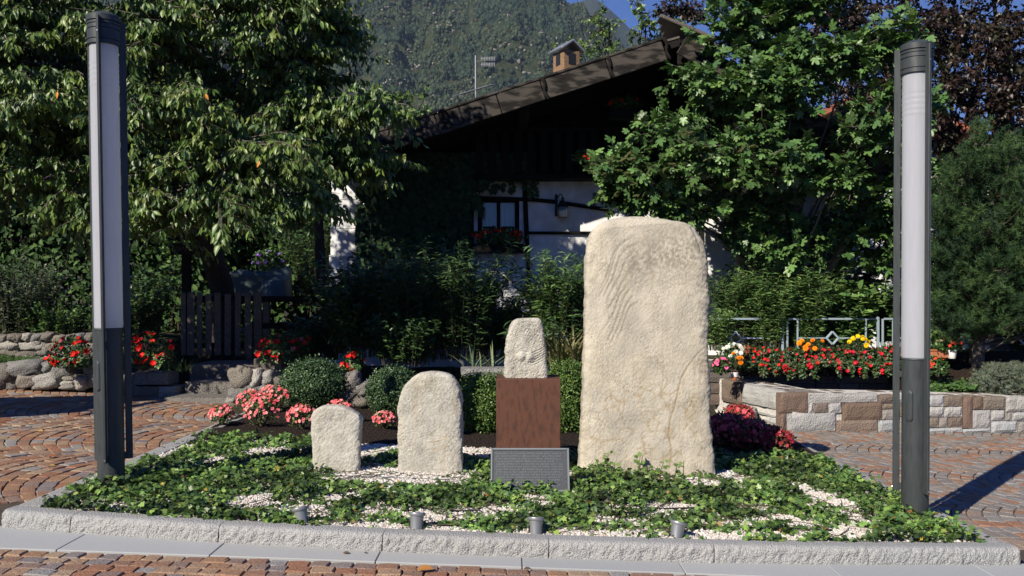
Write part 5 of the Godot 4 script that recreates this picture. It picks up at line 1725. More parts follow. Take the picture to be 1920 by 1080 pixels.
func make_stones() -> void:
	var warm := Color(0.505, 0.465, 0.38)
	var cool := Color(0.475, 0.46, 0.405)
	var blot := noise(3.0, FastNoiseLite.TYPE_SIMPLEX, 5, 3)
	var grain := noise(26.0, FastNoiseLite.TYPE_SIMPLEX, 4, 4)
	var pit := noise(55.0, FastNoiseLite.TYPE_SIMPLEX, 2, 6)
	var cell := noise(10.5, FastNoiseLite.TYPE_CELLULAR, 1, 8)
	cell.cellular_return_type = FastNoiseLite.RETURN_DISTANCE2_SUB
	cell.domain_warp_enabled = true
	cell.domain_warp_amplitude = 0.07
	cell.domain_warp_frequency = 7.0
	var stain := noise(1.6, FastNoiseLite.TYPE_SIMPLEX, 4, 91)
	var weather := func(col: Color, x: float, y: float, o: float, amount: float) -> Color:
		var g := clampf(stain.get_noise_2d(x * 1.2 + o, y * 0.7) * 2.2, 0, 1)
		col = col.lerp(Color(0.36, 0.345, 0.305), g * 0.45 * amount)
		var sp := clampf((pit.get_noise_2d(x * 0.7 + o, y * 0.7) - 0.12) * 5.0, 0, 1) * clampf(0.25 + blot.get_noise_2d(x * 1.1 + o, y * 1.1) * 2.4, 0, 1)
		col = col.lerp(Color(0.20, 0.19, 0.165), sp * 0.55 * amount)
		var run := clampf(stain.get_noise_2d(x * 9.0 + o, y * 0.5 + 7.0) * 2.0 - 0.3, 0, 1)
		col = col.lerp(Color(0.40, 0.33, 0.22), run * 0.35 * amount)
		return col
	# the tall one
	var d := 8.12
	var cx := 1215.0
	var by := 893.0
	var left := outline([[1081, 912], [1085, 870], [1087, 850], [1090, 800], [1094, 700], [1097, 600], [1098, 520], [1100, 470], [1108, 440], [1125, 420], [1155, 409], [1190, 404]], cx, by, d)
	var right := outline([[1349, 912], [1345, 880], [1341, 840], [1336, 780], [1334, 700], [1332, 640], [1333, 560], [1331, 490], [1325, 460], [1312, 437], [1292, 420], [1262, 413], [1225, 407], [1190, 404]], cx, by, d)
	var cut := Carving.new(Vector2(-0.75, -0.12), Vector2(0.75, 2.5))
	var draw := func(pts: Array, width: float, depth: float, sc: float, ox: float, oy: float) -> void:
		var v := pts.map(func(p): return Vector2((ox + sc * p[0] - cx) / F * d, (by - (oy + sc * p[1])) / F * d))
		cut.line(curve(v, 60), width, depth)
	var s1 := 320.0 / 1329.0
	for g in [[[520, 235], [430, 290], [392, 370], [365, 450], [340, 540], [300, 620], [265, 690]], [[560, 290], [480, 320], [425, 390], [400, 460], [375, 545], [330, 630], [300, 690]], [[520, 360], [470, 420], [440, 500], [400, 580], [350, 670], [320, 750]], [[490, 520], [440, 590], [410, 660], [370, 730], [330, 790]], [[470, 620], [420, 690], [390, 790], [345, 880], [280, 975]], [[500, 640], [450, 720], [420, 820], [380, 930], [330, 1040]], [[520, 700], [470, 770], [435, 880], [400, 960], [350, 1060]], [[560, 745], [500, 780], [470, 860], [440, 950], [400, 1030]], [[470, 260], [395, 330], [355, 430], [320, 540], [270, 640]]]:
		draw.call(g, 0.012, -0.011, s1, 1060.0, 390.0)
	for g in [[[690, 540], [682, 620], [715, 715], [735, 740]], [[735, 745], [660, 770], [650, 850]], [[690, 860], [700, 960], [695, 1060]], [[740, 770], [720, 880], [730, 980]], [[930, 590], [965, 700], [1000, 800]], [[965, 735], [920, 790], [915, 850]], [[780, 640], [850, 610], [930, 600]], [[560, 745], [640, 760], [735, 745]]]:
		draw.call(g, 0.006, -0.006, s1, 1060.0, 390.0)
	draw.call([[985, 160], [1025, 230], [1062, 345]], 0.011, -0.03, s1, 1060.0, 390.0)
	draw.call([[250, 380], [300, 370], [330, 420], [300, 460], [255, 440], [250, 390]], 0.008, -0.004, s1, 1060.0, 390.0)
	var s2 := 320.0 / 1234.0
	draw.call([[1065, 20], [1000, 60], [930, 130], [850, 250], [820, 340], [792, 470], [762, 560], [748, 680], [768, 800], [755, 920]], 0.008, -0.012, s2, 1060.0, 640.0)
	for g in [[[650, 40], [660, 120], [700, 200], [705, 290], [690, 380]], [[490, 60], [497, 190], [485, 320]], [[560, 430], [580, 500], [610, 570], [590, 640], [550, 690], [600, 860]], [[840, 310], [930, 320], [1050, 310]], [[610, 660], [680, 655], [745, 665]], [[830, 460], [880, 500], [915, 530]], [[420, 330], [430, 430], [405, 600]], [[660, 120], [740, 100], [830, 70]], [[880, 380], [960, 390]], [[890, 410], [985, 415]], [[900, 440], [990, 450]], [[880, 470], [985, 485]]]:
		draw.call(g, 0.006, -0.006, s2, 1060.0, 640.0)
	for k in 22:   # chipped right arris
		var y := lerpf(0.95, 2.05, k / 21.0)
		cut.line([Vector2(0.50 + 0.03 * sin(k * 2.0), y), Vector2(0.62, y - 0.035)], 0.013, -0.012)
	var look := func(x: float, y: float) -> Array:
		var c := cut.read(x, y)
		var low := clampf((1.25 - y) / 0.5, 0, 1) * clampf((0.62 - absf(x + 0.0)) / 0.15, 0, 1)
		var net := 1.0 - clampf((cell.get_noise_2d(x, y) + 1.0) / 0.20, 0, 1)
		net *= low * clampf(0.55 + blot.get_noise_2d(x * 1.3 + 4, y * 1.3) * 2.0, 0, 1)
		var rise := c * 0.34 + grain.get_noise_2d(x, y) * 0.0018 + blot.get_noise_2d(x, y) * 0.0032 - net * 0.0022 + minf(pit.get_noise_2d(x, y) + 0.35, 0.0) * 0.006
		# grey lichen on the upper right, brown veins below
		var lich := clampf(1.0 - absf(y - 1.98 - x * 0.25) / 0.30, 0, 1) * clampf((x + 0.38) / 0.25, 0, 1) * clampf(0.62 + grain.get_noise_2d(x * 0.7, y * 0.7) * 1.6 + blot.get_noise_2d(x * 2.0, y * 2.0), 0, 1)
		lich = maxf(lich, clampf(-c / 0.012, 0, 1) * 0.55 * clampf((y - 1.1) * 2.0, 0, 1))
		var col: Color = warm * (1.0 + blot.get_noise_2d(x * 0.8 + 9, y * 0.8) * 0.14 + grain.get_noise_2d(x + 3, y) * 0.12)
		col = col.lerp(Color(0.56, 0.515, 0.43), clampf(blot.get_noise_2d(x * 0.6, y * 0.6 + 3) * 1.5, 0, 0.7))
		col = weather.call(col, x, y, 0.0, 0.8)
		col = col.lerp(Color(0.22, 0.20, 0.16), lich * 0.8)
		col = col.lerp(Color(0.31, 0.225, 0.12), clampf(net * 0.62 + clampf(-c / 0.01, 0, 1) * 0.6 * clampf((1.3 - y) * 2.0, 0, 1), 0, 0.85))
		return [rise, Color(col.r, col.g, col.b)]
	var tall := thing("tall_stela", "tallest pale sandstone stela, carved with wavy grooves and cracked, at the right", "stela", Vector3((cx - 960) / F * d, gy(1.25) + 0.10, -d - 0.16))
	part(tall, "stone", stela(left, right, 0.34, 300, 170, look, 6.0), M.stela)
	# the middle one, rounded
	d = 7.84
	cx = 806.0
	by = 888.0
	left = outline([[746, 900], [745, 870], [744, 840], [744, 780], [745, 755], [752, 733], [765, 715], [783, 702], [808, 697]], cx, by, d)
	right = outline([[869, 900], [868, 870], [868, 840], [867, 780], [865, 745], [861, 725], [850, 708], [832, 700], [808, 697]], cx, by, d)
	var look2 := func(x: float, y: float) -> Array:
		var band := sin(y * 260.0 + blot.get_noise_2d(x, y) * 6.0) * 0.0016 * clampf(1.0 - absf(y - 0.34) / 0.12, 0, 1)
		var rise := grain.get_noise_2d(x + 7, y) * 0.0024 + blot.get_noise_2d(x * 1.5 + 2, y * 1.5) * 0.005 + band + minf(pit.get_noise_2d(x, y) + 0.3, 0.0) * 0.007
		var col: Color = cool * (1.0 + blot.get_noise_2d(x * 2 + 5, y * 2) * 0.18 + grain.get_noise_2d(x, y + 8) * 0.16)
		var l := clampf(1.0 - Vector2((x - 0.0) / 0.16, (y - 0.79) / 0.13).length(), 0, 1) * clampf(0.6 + grain.get_noise_2d(x, y) * 1.5, 0, 1)
		col = col.lerp(Color(0.25, 0.22, 0.12), l * 0.6)
		col = weather.call(col, x, y, 5.0, 1.0)
		var st := clampf(1.0 - Vector2((x - 0.09) / 0.14, (y - 0.27) / 0.20).length(), 0, 1) * clampf(0.5 + grain.get_noise_2d(x * 0.6, y * 0.4) * 2.0, 0, 1)
		col = col.lerp(Color(0.42, 0.33, 0.21), st * 0.6)
		return [rise, Color(col.r, col.g, col.b)]
	var mid := thing("round_stela", "medium sized grey stela with rounded head, left of the rusty pedestal", "stela", Vector3((cx - 960) / F * d, gy(-0.73) + 0.10, -d - 0.10))
	part(mid, "stone", stela(left, right, 0.21, 150, 90, look2, 5.0), M.stela)
	# the small one
	d = 7.76
	cx = 627.0
	by = 886.0
	left = outline([[592, 897], [588, 882], [584, 868], [582, 840], [580, 790], [582, 778], [592, 768], [606, 763], [622, 762]], cx, by, d)
	right = outline([[672, 897], [673, 870], [674, 850], [676, 800], [677, 784], [662, 773], [644, 765], [632, 762], [622, 762]], cx, by, d)
	var look3 := func(x: float, y: float) -> Array:
		var rise := grain.get_noise_2d(x + 17, y) * 0.0024 + blot.get_noise_2d(x * 2.0 + 12, y * 2.0) * 0.005 + minf(pit.get_noise_2d(x + 4, y) + 0.3, 0.0) * 0.007
		var col: Color = cool * (1.02 + blot.get_noise_2d(x * 2 + 15, y * 2) * 0.16 + grain.get_noise_2d(x, y + 18) * 0.15)
		col = weather.call(col, x, y, 11.0, 0.7)
		return [rise, Color(col.r, col.g, col.b)]
	var small := thing("small_stela", "smallest standing grey stela with slanting right shoulder, leftmost of the stones", "stela", Vector3((cx - 960) / F * d, gy(-1.55) + 0.10, -d - 0.08))
	part(small, "stone", stela(left, right, 0.16, 110, 80, look3, 5.0), M.stela)
	# rusted pedestal and the carved stone on it
	var ped := thing("steel_pedestal", "rust brown steel box pedestal under the carved stone", "pedestal", Vector3(0.150, gy(0.15) + 0.06, -8.1))
	var b := MB.new()
	var ph := 0.885
	b.box(Vector3(0, ph * 0.5, -0.26), Vector3(0.588, ph, 0.52), Basis(), 0.004)
	part(ped, "box", b.done(), M.rust)
	d = 8.20
	cx = 987.0
	by = 712.0
	left = outline([[945, 712], [945, 690], [947, 660], [951, 635], [957, 614], [964, 604], [974, 601], [981, 604], [986, 606.5], [992, 607]], cx, by, d)
	right = outline([[1027, 712], [1027, 690], [1025, 660], [1021, 630], [1017, 610], [1013, 602], [1009, 600], [1004, 603], [998, 606], [992, 607]], cx, by, d)
	var cut2 := Carving.new(Vector2(-0.25, -0.05), Vector2(0.25, 0.6))
	var s3 := 180.0 / 1215.0
	for k in 6:
		var o := -120.0 + k * 32.0
		var v := [[430, 590 + o], [520, 660 + o], [610, 690 + o], [700, 680 + o], [830, 610 + o]].map(func(p): return Vector2((900 + s3 * p[0] - cx) / F * d, (by - (580 + s3 * p[1])) / F * d))
		cut2.line(curve(v, 40), 0.005, -0.0055)
	for bump in [[528, 622], [640, 626]]:
		cut2.dot(Vector2((900 + s3 * bump[0] - cx) / F * d, (by - (580 + s3 * bump[1])) / F * d), 0.034, 0.024)
	var look4 := func(x: float, y: float) -> Array:
		var c := cut2.read(x, y)
		var rise := c + grain.get_noise_2d(x + 27, y) * 0.0022 + blot.get_noise_2d(x * 2.0 + 22, y * 2.0) * 0.007 + minf(pit.get_noise_2d(x + 14, y) + 0.25, 0.0) * 0.012
		var col: Color = cool * (1.0 + blot.get_noise_2d(x * 2 + 25, y * 2) * 0.14 + grain.get_noise_2d(x, y + 28) * 0.15)
		col = weather.call(col, x, y, 17.0, 1.0)
		var l := clampf(1.0 - Vector2((x - 0.03) / 0.15, (y - 0.42) / 0.12).length(), 0, 1) * clampf(pit.get_noise_2d(x * 0.8, y * 0.8) * 2.5 + 0.3, 0, 1)
		col = col.lerp(Color(0.16, 0.15, 0.13), l * 0.75)
		return [rise, Color(col.r, col.g, col.b)]
	var head := thing("carved_stela", "small tapering carved stone with two bosses and notched top, on the pedestal", "stela", Vector3((cx - 960) / F * d, ped.position.y + ph + 0.002, -d - 0.16))
	part(head, "stone", stela(left, right, 0.32, 130, 90, look4, 7.0), M.stela)

# ------------------------------------------------------------------ plaque, spotlights, hoses, frames, fallen leaves
func make_small_things() -> void:
	var pq := thing("plaque", "dark bronze plaque with worn lettering leaning before the pedestal", "plaque", Vector3(0.147, gy(0.15) + 0.115, -7.16))
	var lean := Basis(Vector3(1, 0, 0), deg_to_rad(-20.0))
	var W := 0.640
	var Hh := 0.355
	var b := MB.new()
	b.box(lean * Vector3(0, Hh * 0.5, 0), Vector3(W, Hh, 0.018), lean, 0.002)
	part(pq, "plate", b.done(), M.bronze)
	b = MB.new()
	for s in [-1.0, 1.0]:
		b.box(lean * Vector3(s * (W * 0.5 - 0.008), Hh * 0.5, 0.012), Vector3(0.016, Hh, 0.014), lean, 0.003)
		b.box(lean * Vector3(0, Hh * 0.5 + s * (Hh * 0.5 - 0.008), 0.012), Vector3(W - 0.033, 0.016, 0.014), lean, 0.003)
	part(pq, "frame", b.done(), M.bronze_light)
	b = MB.new()
	for row in 13:
		var x := -W * 0.5 + 0.045
		var stop := W * 0.5 - 0.045 - (rf(0, 0.16) if row % 4 == 3 else rf(0, 0.03))
		while x < stop:
			var n := 2 + rng.randi() % 8
			for k in n:
				if x > stop: break
				var hgt := 0.0105 if rng.randf() < 0.7 else 0.014
				var at := Vector3(x, Hh - 0.045 - row * 0.0215 + (hgt - 0.0105) * 0.5, 0.010)
				b.box(lean * at, Vector3(0.0024, hgt, 0.003), lean)
				if rng.randf() < 0.6: b.box(lean * (at + Vector3(0.003, rf(-0.004, 0.004), 0)), Vector3(0.0035, 0.0022, 0.0028), lean)
				x += 0.0085
			x += 0.009
	var let := part(pq, "lettering", b.done(), M.bronze_light)
	let.set_meta("kind", "stuff")
	b = MB.new()
	for s in [-1.0, 1.0]: b.tube([Vector3(s * 0.2, -0.14, -0.02), lean * Vector3(s * 0.2, 0.1, -0.016)], [0.009, 0.009], 6)
	part(pq, "stake", b.done(), M.rubber)
	# four small ground spotlights along the kerb
	var where := ["small grey cup spotlight by the kerb, leftmost of four", "small grey cup spotlight by the kerb below the round stela", "small grey cup spotlight by the kerb below the plaque", "small grey cup spotlight by the kerb, rightmost of four"]
	var xs := [-1.41, -0.64, 0.158, 1.10]
	var tl := [-0.20, 0.03, 0.05, 0.24]
	for k in 4:
		var s := thing("spotlight", where[k], "spotlight", Vector3(xs[k], gy(xs[k]) + 0.105, kerb_front(xs[k]) - 0.215), rf(-0.1, 0.1), "ground spotlights along the front kerb")
		var t := Basis(Vector3(0, 0, 1), -tl[k]) * Basis(Vector3(1, 0, 0), -0.22)
		var body := MB.new()
		body.lathe([Vector2(0.0, -0.01), Vector2(0.034, -0.01), Vector2(0.037, 0.0), Vector2(0.041, 0.076), Vector2(0.050, 0.078), Vector2(0.051, 0.094), Vector2(0.046, 0.097), Vector2(0.042, 0.090)], 20)
		part(s, "housing", body.done(true), M.zinc, Transform3D(t.scaled(Vector3(1.12, 1.12, 1.12)), Vector3.ZERO))
		var gl := MB.new()
		gl.lathe([Vector2(0.043, 0.088), Vector2(0.0, 0.0885)], 20)
		part(s, "lens", gl.done(), M.glass, Transform3D(t.scaled(Vector3(1.12, 1.12, 1.12)), Vector3.ZERO))
		var br := MB.new()
		for q in [-1.0, 1.0]: br.box(Vector3(q * 0.045, 0.02, 0), Vector3(0.006, 0.07, 0.016))
		br.box(Vector3(0, -0.012, 0), Vector3(0.09, 0.008, 0.04))
		part(s, "bracket", br.done(), M.rubber)
	# black drip hoses between the plants
	var hoses := [[[[425, 965], [470, 962], [530, 966], [560, 968]], "black drip hose end on the gravel near the left spotlight"], [[[760, 950], [820, 955], [850, 958], [900, 957]], "black drip hose above the second spotlight from left"], [[[810, 985], [880, 984], [960, 982], [1050, 978], [1130, 984], [1240, 990], [1330, 988], [1400, 990], [1560, 994]], "long black drip hose running just behind the kerb to the right"], [[[1200, 952], [1250, 954], [1330, 952], [1380, 958]], "black drip hose in front of the tall stela"]]
	for q in hoses:
		var pts: Array = q[0].map(func(p): return on_ground(p[0], p[1], 0.115))
		var mb := MB.new()
		var c := curve(pts, 40)
		mb.tube(c, c.map(func(_p): return 0.0085), 6)
		tag(part(self, "drip_hose", mb.done(true), M.rubber), q[1], "hose")
	# thin metal frames that hold the gravel at the feet of the stones
	for q in [[-1.86, -0.30, -7.52, -8.08, "thin metal gravel frame under the two left stelae"], [0.78, 1.96, -7.66, -8.55, "thin metal gravel frame at the foot of the tall stela"]]:
		var fr := thing("gravel_frame", q[4], "frame", Vector3((q[0] + q[1]) * 0.5, gy((q[0] + q[1]) * 0.5) + 0.09, (q[2] + q[3]) * 0.5))
		var w: float = q[1] - q[0]
		var dd: float = q[2] - q[3]
		var tl2 := Basis(Vector3(0, 0, 1), atan(-SLOPE))
		for s in [-1.0, 1.0]:
			var m1 := MB.new()
			m1.box(Vector3.ZERO, Vector3(w, 0.055, 0.012), tl2, 0.002)
			part(fr, "side", m1.done(), M.zinc, Transform3D(Basis(), Vector3(0, 0.005, s * dd * 0.5)))
			var m2 := MB.new()
			m2.box(Vector3.ZERO, Vector3(0.012, 0.055, dd - 0.013), Basis(), 0.002)
			part(fr, "side", m2.done(), M.zinc, Transform3D(Basis(), Vector3(s * (w * 0.5 - 0.006), 0.005 - s * w * 0.5 * SLOPE, 0)))
	# fallen leaves
	var dry := [Color(0.30, 0.13, 0.03), Color(0.17, 0.06, 0.025), Color(0.36, 0.22, 0.06), Color(0.10, 0.06, 0.03)]
	var words_l := ["curled orange dry leaf on the granite flags by the front cobbles", "dark brown dry leaf on the cobbles left of the left column", "yellow dry leaf on the far left cobbles", "small dark dry leaf on the flags below the second kerb joint", "tiny dark dry leaf on the flags left of centre", "dark leaf scrap on the flags right of centre", "small red leaf at a kerb joint below the plaque", "small brown leaf on the mulch edge by the left kerb"]
	var n := 0
	for q in [[782, 1068, 0.10, 0], [88, 856, 0.09, 1], [70, 808, 0.07, 2], [643, 1037, 0.045, 3], [682, 1036, 0.025, 3], [982, 1067, 0.05, 3], [1027, 1042, 0.03, 0], [92, 873, 0.05, 2]]:
		var p := on_ground(q[0], q[1], 0.012)
		var m := mat(dry[q[3]], 0.8)
		var bs := frame(Vector3(rf(0.4, 1), 0.12, rf(-0.4, 0.4)), Vector3(0, 1, 0.3))
		var f: float = q[2]
		tag(part(self, "dry_leaf", L.oval, m, Transform3D(Basis(bs.x * f, bs.y * f, bs.z * f), p)), words_l[n], "leaf")
		n += 1

# ------------------------------------------------------------------ flowers
const GREENS := [Color(0.035, 0.085, 0.02), Color(0.05, 0.11, 0.025), Color(0.07, 0.14, 0.03), Color(0.028, 0.07, 0.02)]

# a mound of leaves with flower heads that are parts; blooms: [shape, colour, size, count]
func flowering(o: Node3D, c: Vector3, r: Vector3, leaves: int, leaf: float, greens: Array, blooms: Array, shape: ArrayMesh, trail := 0.0) -> void:
	var sc := Scatter.new()
	var wood := MB.new()
	skin(sc, c, r, leaves, leaf, greens, 0.75, 0.15, rng.randi() % 99)
	if trail > 0.0:
		for k in int(leaves * 0.5):
			var a := rf(-1.0, 1.0)
			var t := rng.randf()
			var p := c + Vector3(a * r.x * 0.9, -t * trail, r.z * (0.9 + rf(-0.25, 0.15)) + 0.03)
			if sin(a * 9.0 + c.x * 3.0) < t * 1.6 - 0.9: continue
			var bas := frame(Vector3(rf(-1, 1), rf(-1, 0.2), rf(0, 1)).normalized(), Vector3(rf(-0.4, 0.4), 0.6, 0.7))
			var z := leaf * rf(0.7, 1.3)
			sc.add(Transform3D(Basis(bas.x * z, bas.y * z, bas.z * z), p), vary(greens[rng.randi() % greens.size()], 0.25))
	for k in 26:
		var d := rdir()
		d.y = absf(d.y)
		wood.tube([c + Vector3(d.x * r.x * 0.1, -r.y * 0.9, d.z * r.z * 0.1), c + Vector3(d.x * r.x * 0.5, 0, d.z * r.z * 0.5), c + d * r * 0.95], [0.006, 0.004, 0.002], 3, false)
	spread(o, "foliage", sc, shape, M.leaf)
	part(o, "stems", wood.done(true), M.stem)
	for q in blooms:
		var mats := []
		for k in 3:
			var m: StandardMaterial3D = M.petal.duplicate()
			m.albedo_color = lin(vary(q[1], 0.16))
			mats.append(m)
		var n: int = q[3]
		for k in n:
			var d := rdir()
			if d.z < -0.1: d.z = -d.z
			if d.y < -0.2: d.y = -d.y
			var p := c + d * r * rf(0.97, 1.12)
			if trail > 0.0 and rng.randf() < 0.3: p = c + Vector3(rf(-0.9, 0.9) * r.x, -rng.randf() * trail * 0.8, r.z * 1.0 + 0.05)
			var nrm := (Vector3(d.x / r.x, d.y / r.y, d.z / r.z).normalized() + Vector3(-0.3, 0.35, 0.55) + rdir() * 0.45).normalized()
			part(o, "flower", q[0], mats[rng.randi() % 3], face_up(p, nrm, q[2] * rf(0.75, 1.15)))

func make_flowers() -> void:
	var red := Color(0.62, 0.012, 0.010)
	var crimson := Color(0.50, 0.012, 0.03)
	var pink := Color(0.74, 0.17, 0.19)
	# red petunias on the left
	for q in [[135, 668, 13.5, 0.32, 0.28, 26, "red petunia bush spilling over the boulders left of the left column", 0.12], [272, 662, 13.45, 0.42, 0.30, 36, "red petunia bush on the stone planter right of the left column", 0.18], [520, 655, 13.3, 0.27, 0.21, 22, "red petunia bush between the garden gate and the biggest box ball", 0.18], [560, 644, 13.6, 0.22, 0.14, 7, "low red petunia half hidden behind the biggest box ball", 0.0], [662, 680, 12.6, 0.15, 0.16, 9, "small red petunia in the shade between two box balls", 0.1]]:
		var at := px(q[0], q[1], q[2])
		var o := thing("petunia_bush", q[6], "flowers", at, 0.0, "red petunia bushes")
		flowering(o, Vector3.ZERO, Vector3(q[3], q[4], 0.28), int(2600 * q[3]), 0.045, GREENS, [[L.petunia, red, 0.085, q[5]], [L.petunia, pink, 0.07, 2]], L.oval, q[7])
	var pot1 := thing("flower_trough", "small wooden flower trough under the petunias right of the gate", "flower box", px(506, 684, 13.35))
	var pb := MB.new()
	pb.box(Vector3(0, 0, 0), Vector3(0.42, 0.2, 0.25), Basis(), 0.01)
	part(pot1, "box", pb.done(), M.wood_grey)
	# pink begonias in the mulch: px, py of the middle, radius in px, flowers
	var bg := [[416, 778, 22, "pink begonia nearest the left kerb of the bed"], [470, 752, 26, "pink begonia clump left of the biggest box ball, upper left"], [513, 745, 27, "pink begonia clump touching the biggest box ball"], [492, 772, 32, "pink begonia clump with the most flowers below the biggest box ball"], [566, 781, 27, "pink begonia just left of the small stela"], [634, 771, 25, "pink begonia hidden behind the top of the small stela"], [720, 787, 20, "pink begonia between the small and the round stela"]]
	var leaf_g := [Color(0.07, 0.13, 0.03), Color(0.09, 0.15, 0.04), Color(0.05, 0.10, 0.03), Color(0.11, 0.10, 0.04)]
	for q in bg:
		var ground: float = q[1] + q[2] * 0.9
		var p := on_ground(q[0], ground, 0.12)
		var d := -p.z
		var r: float = q[2] / F * d
		var o := thing("begonia", q[3], "begonia", Vector3(p.x, p.y, p.z), 0.0, "pink begonias in the mulch")
		flowering(o, Vector3(0, r * 0.85, 0), Vector3(r, r * 0.85, r * 0.9), 260, 0.034, leaf_g, [[L.begonia, pink, 0.042, int(16 + q[2] * 0.7)], [L.begonia, Color(0.80, 0.36, 0.34), 0.038, 14], [L.begonia, Color(0.60, 0.07, 0.09), 0.04, 14]], L.oval)
	var dark_leaf := [Color(0.13, 0.045, 0.026), Color(0.20, 0.05, 0.036), Color(0.09, 0.065, 0.026), Color(0.27, 0.07, 0.05)]
	var rb := [[1366, 800, 42, "dark leaved begonia with pink flowers beside the foot of the tall stela", 80], [1410, 812, 40, "dark leaved red begonia in the middle of the right corner group", 34], [1450, 822, 34, "dark leaved red begonia at the right corner of the bed", 18], [1385, 775, 26, "dark leaved begonia with pale pink flowers at the back of the corner", 30]]
	for q in rb:
		var p := on_ground(q[0], q[1] + q[2] * 0.8, 0.12)
		var d := -p.z
		var r: float = q[2] / F * d
		var o := thing("dark_begonia", q[3], "begonia", p, 0.0, "dark leaved begonias at the right corner of the bed")
		flowering(o, Vector3(0, r * 0.65, 0), Vector3(r, r * 0.7, r), 900, 0.045, dark_leaf, [[L.begonia, Color(0.72, 0.12, 0.14), 0.05, q[4]], [L.begonia, Color(0.30, 0.02, 0.035), 0.05, 40]], L.oval)
	# the long trough of red flowers on the garden wall
	var xs := [1395.0, 1440.0, 1490.0, 1535.0, 1580.0, 1625.0, 1668.0]
	var said := ["red busy lizzie at the left end of the flower bank on the garden wall", "red busy lizzie beside the white daisies on the garden wall", "red busy lizzie under the left marigolds on the garden wall", "red busy lizzie below the railing diamond on the garden wall", "red busy lizzie with trailing stems under the diamond's right side", "red busy lizzie below the yellow marigolds on the garden wall", "red busy lizzie half behind the right light column"]
	for k in xs.size():
		var at := px(xs[k], 676.0 + rf(-4, 4), 13.95)
		var o := thing("busy_lizzie", said[k], "flowers", at, 0.0, "red flower bank along the garden wall")
		flowering(o, Vector3.ZERO, Vector3(0.30, 0.21, 0.24), 900, 0.045, [Color(0.035, 0.08, 0.022), Color(0.05, 0.105, 0.03), Color(0.08, 0.07, 0.035), Color(0.03, 0.07, 0.02)], [[L.petunia, crimson, 0.058, 17 if k else 6], [L.petunia, red, 0.05, 8]], L.oval, [0.12, 0.2, 0.24, 0.08, 0.24, 0.22, 0.12][k])
	var tr := thing("flower_trough", "long dark trough holding the red flower bank on the garden wall", "flower box", px(1535, 694, 14.05))
	var tb := MB.new()
	tb.box(Vector3.ZERO, Vector3(2.5, 0.18, 0.22), Basis(), 0.01)
	part(tr, "box", tb.done(), M.wood_dark)
	# marigolds
	var feathery := [Color(0.03, 0.075, 0.02), Color(0.045, 0.095, 0.022)]
	for q in [[1520, 650, 13.9, 0.22, 0.13, Color(0.85, 0.27, 0.01), 9, "orange marigold rising over the flower bank, left of the railing diamond"], [1605, 648, 13.9, 0.20, 0.15, Color(0.85, 0.62, 0.01), 9, "yellow marigold rising over the flower bank, right of the railing diamond"], [1377, 679, 13.4, 0.15, 0.12, Color(0.85, 0.27, 0.01), 6, "orange marigold in the small terracotta pot on the wall end"]]:
		var o := thing("marigold", q[7], "marigold", px(q[0], q[1], q[2]))
		flowering(o, Vector3.ZERO, Vector3(q[3], q[4], 0.16), 420, 0.04, feathery, [[L.marigold, q[5], 0.085, q[6]]], L.willow)
	var wd := thing("daisy_plant", "white flowering plant behind the wall end beside the tall stela", "flowers", px(1370, 664, 13.6))
	flowering(wd, Vector3.ZERO, Vector3(0.2, 0.15, 0.16), 380, 0.045, feathery, [[L.marigold, Color(0.82, 0.82, 0.80), 0.085, 16]], L.oval)
	var pk := thing("pink_flowers", "pink flowering plant beside the tall stela's right edge", "flowers", px(1352, 688, 13.3))
	flowering(pk, Vector3.ZERO, Vector3(0.13, 0.14, 0.14), 300, 0.04, feathery, [[L.petunia, Color(0.75, 0.12, 0.28), 0.06, 12]], L.oval)
	# pots
	var pot := func(called: String, label: String, at: Vector3, r: float, hgt: float, m: Material, band := false) -> void:
		var o := thing(called, label, "flower pot", at)
		var b := MB.new()
		b.lathe([Vector2(0, 0), Vector2(r * 0.68, 0), Vector2(r * 0.92, hgt * 0.78), Vector2(r * 0.92, hgt * 0.8), Vector2(r, hgt * 0.8), Vector2(r, hgt), Vector2(r * 0.88, hgt), Vector2(r * 0.86, hgt * 0.85), Vector2(0, hgt * 0.84)], 20)
		part(o, "body", b.done(true), m)
		if band:
			var c := MB.new()
			c.lathe([Vector2(r * 0.86, hgt * 0.45), Vector2(r * 0.93, hgt * 0.76), Vector2(r * 1.01, hgt * 0.8), Vector2(r * 1.01, hgt * 0.98)], 20)
			part(o, "white_band", c.done(true), M.white_pot)
	pot.call("flower_pot", "small terracotta pot with white band on the end of the stone wall", px(1377, 713, 13.35), 0.058, 0.125, M.terracotta, true)
	pot.call("flower_pot", "small terracotta pot behind the white daisies on the garden wall", px(1400, 668, 13.9), 0.07, 0.15, M.terracotta)
	pot.call("flower_pot", "small white pot with red geranium right of the right light column", px(1785, 672, 13.6), 0.075, 0.13, M.white_pot)
	var wb := thing("window_box", "long terracotta planter right of the right light column", "flower box", px(1762, 664, 13.7))
	var bx := MB.new()
	bx.box(Vector3.ZERO, Vector3(0.34, 0.12, 0.16), Basis(), 0.012)
	bx.box(Vector3(0, 0.062, 0), Vector3(0.37, 0.026, 0.19), Basis(), 0.01)
	part(wb, "box", bx.done(), M.terracotta)
	for q in [[1785, 648, 13.6, 0.17, 0.13, 9, "red geranium in the white pot beside the right column"], [1760, 650, 13.7, 0.17, 0.08, 2, "low green plant filling the terracotta planter"], [1757, 690, 13.4, 0.16, 0.15, 8, "red flowering plant low behind the right light column"]]:
		var o := thing("geranium", q[6], "geranium", px(q[0], q[1], q[2]))
		flowering(o, Vector3.ZERO, Vector3(q[3], q[4], 0.15), 420, 0.045, GREENS, [[L.petunia, Color(0.72, 0.05, 0.03), 0.06, q[5]]], L.oval)
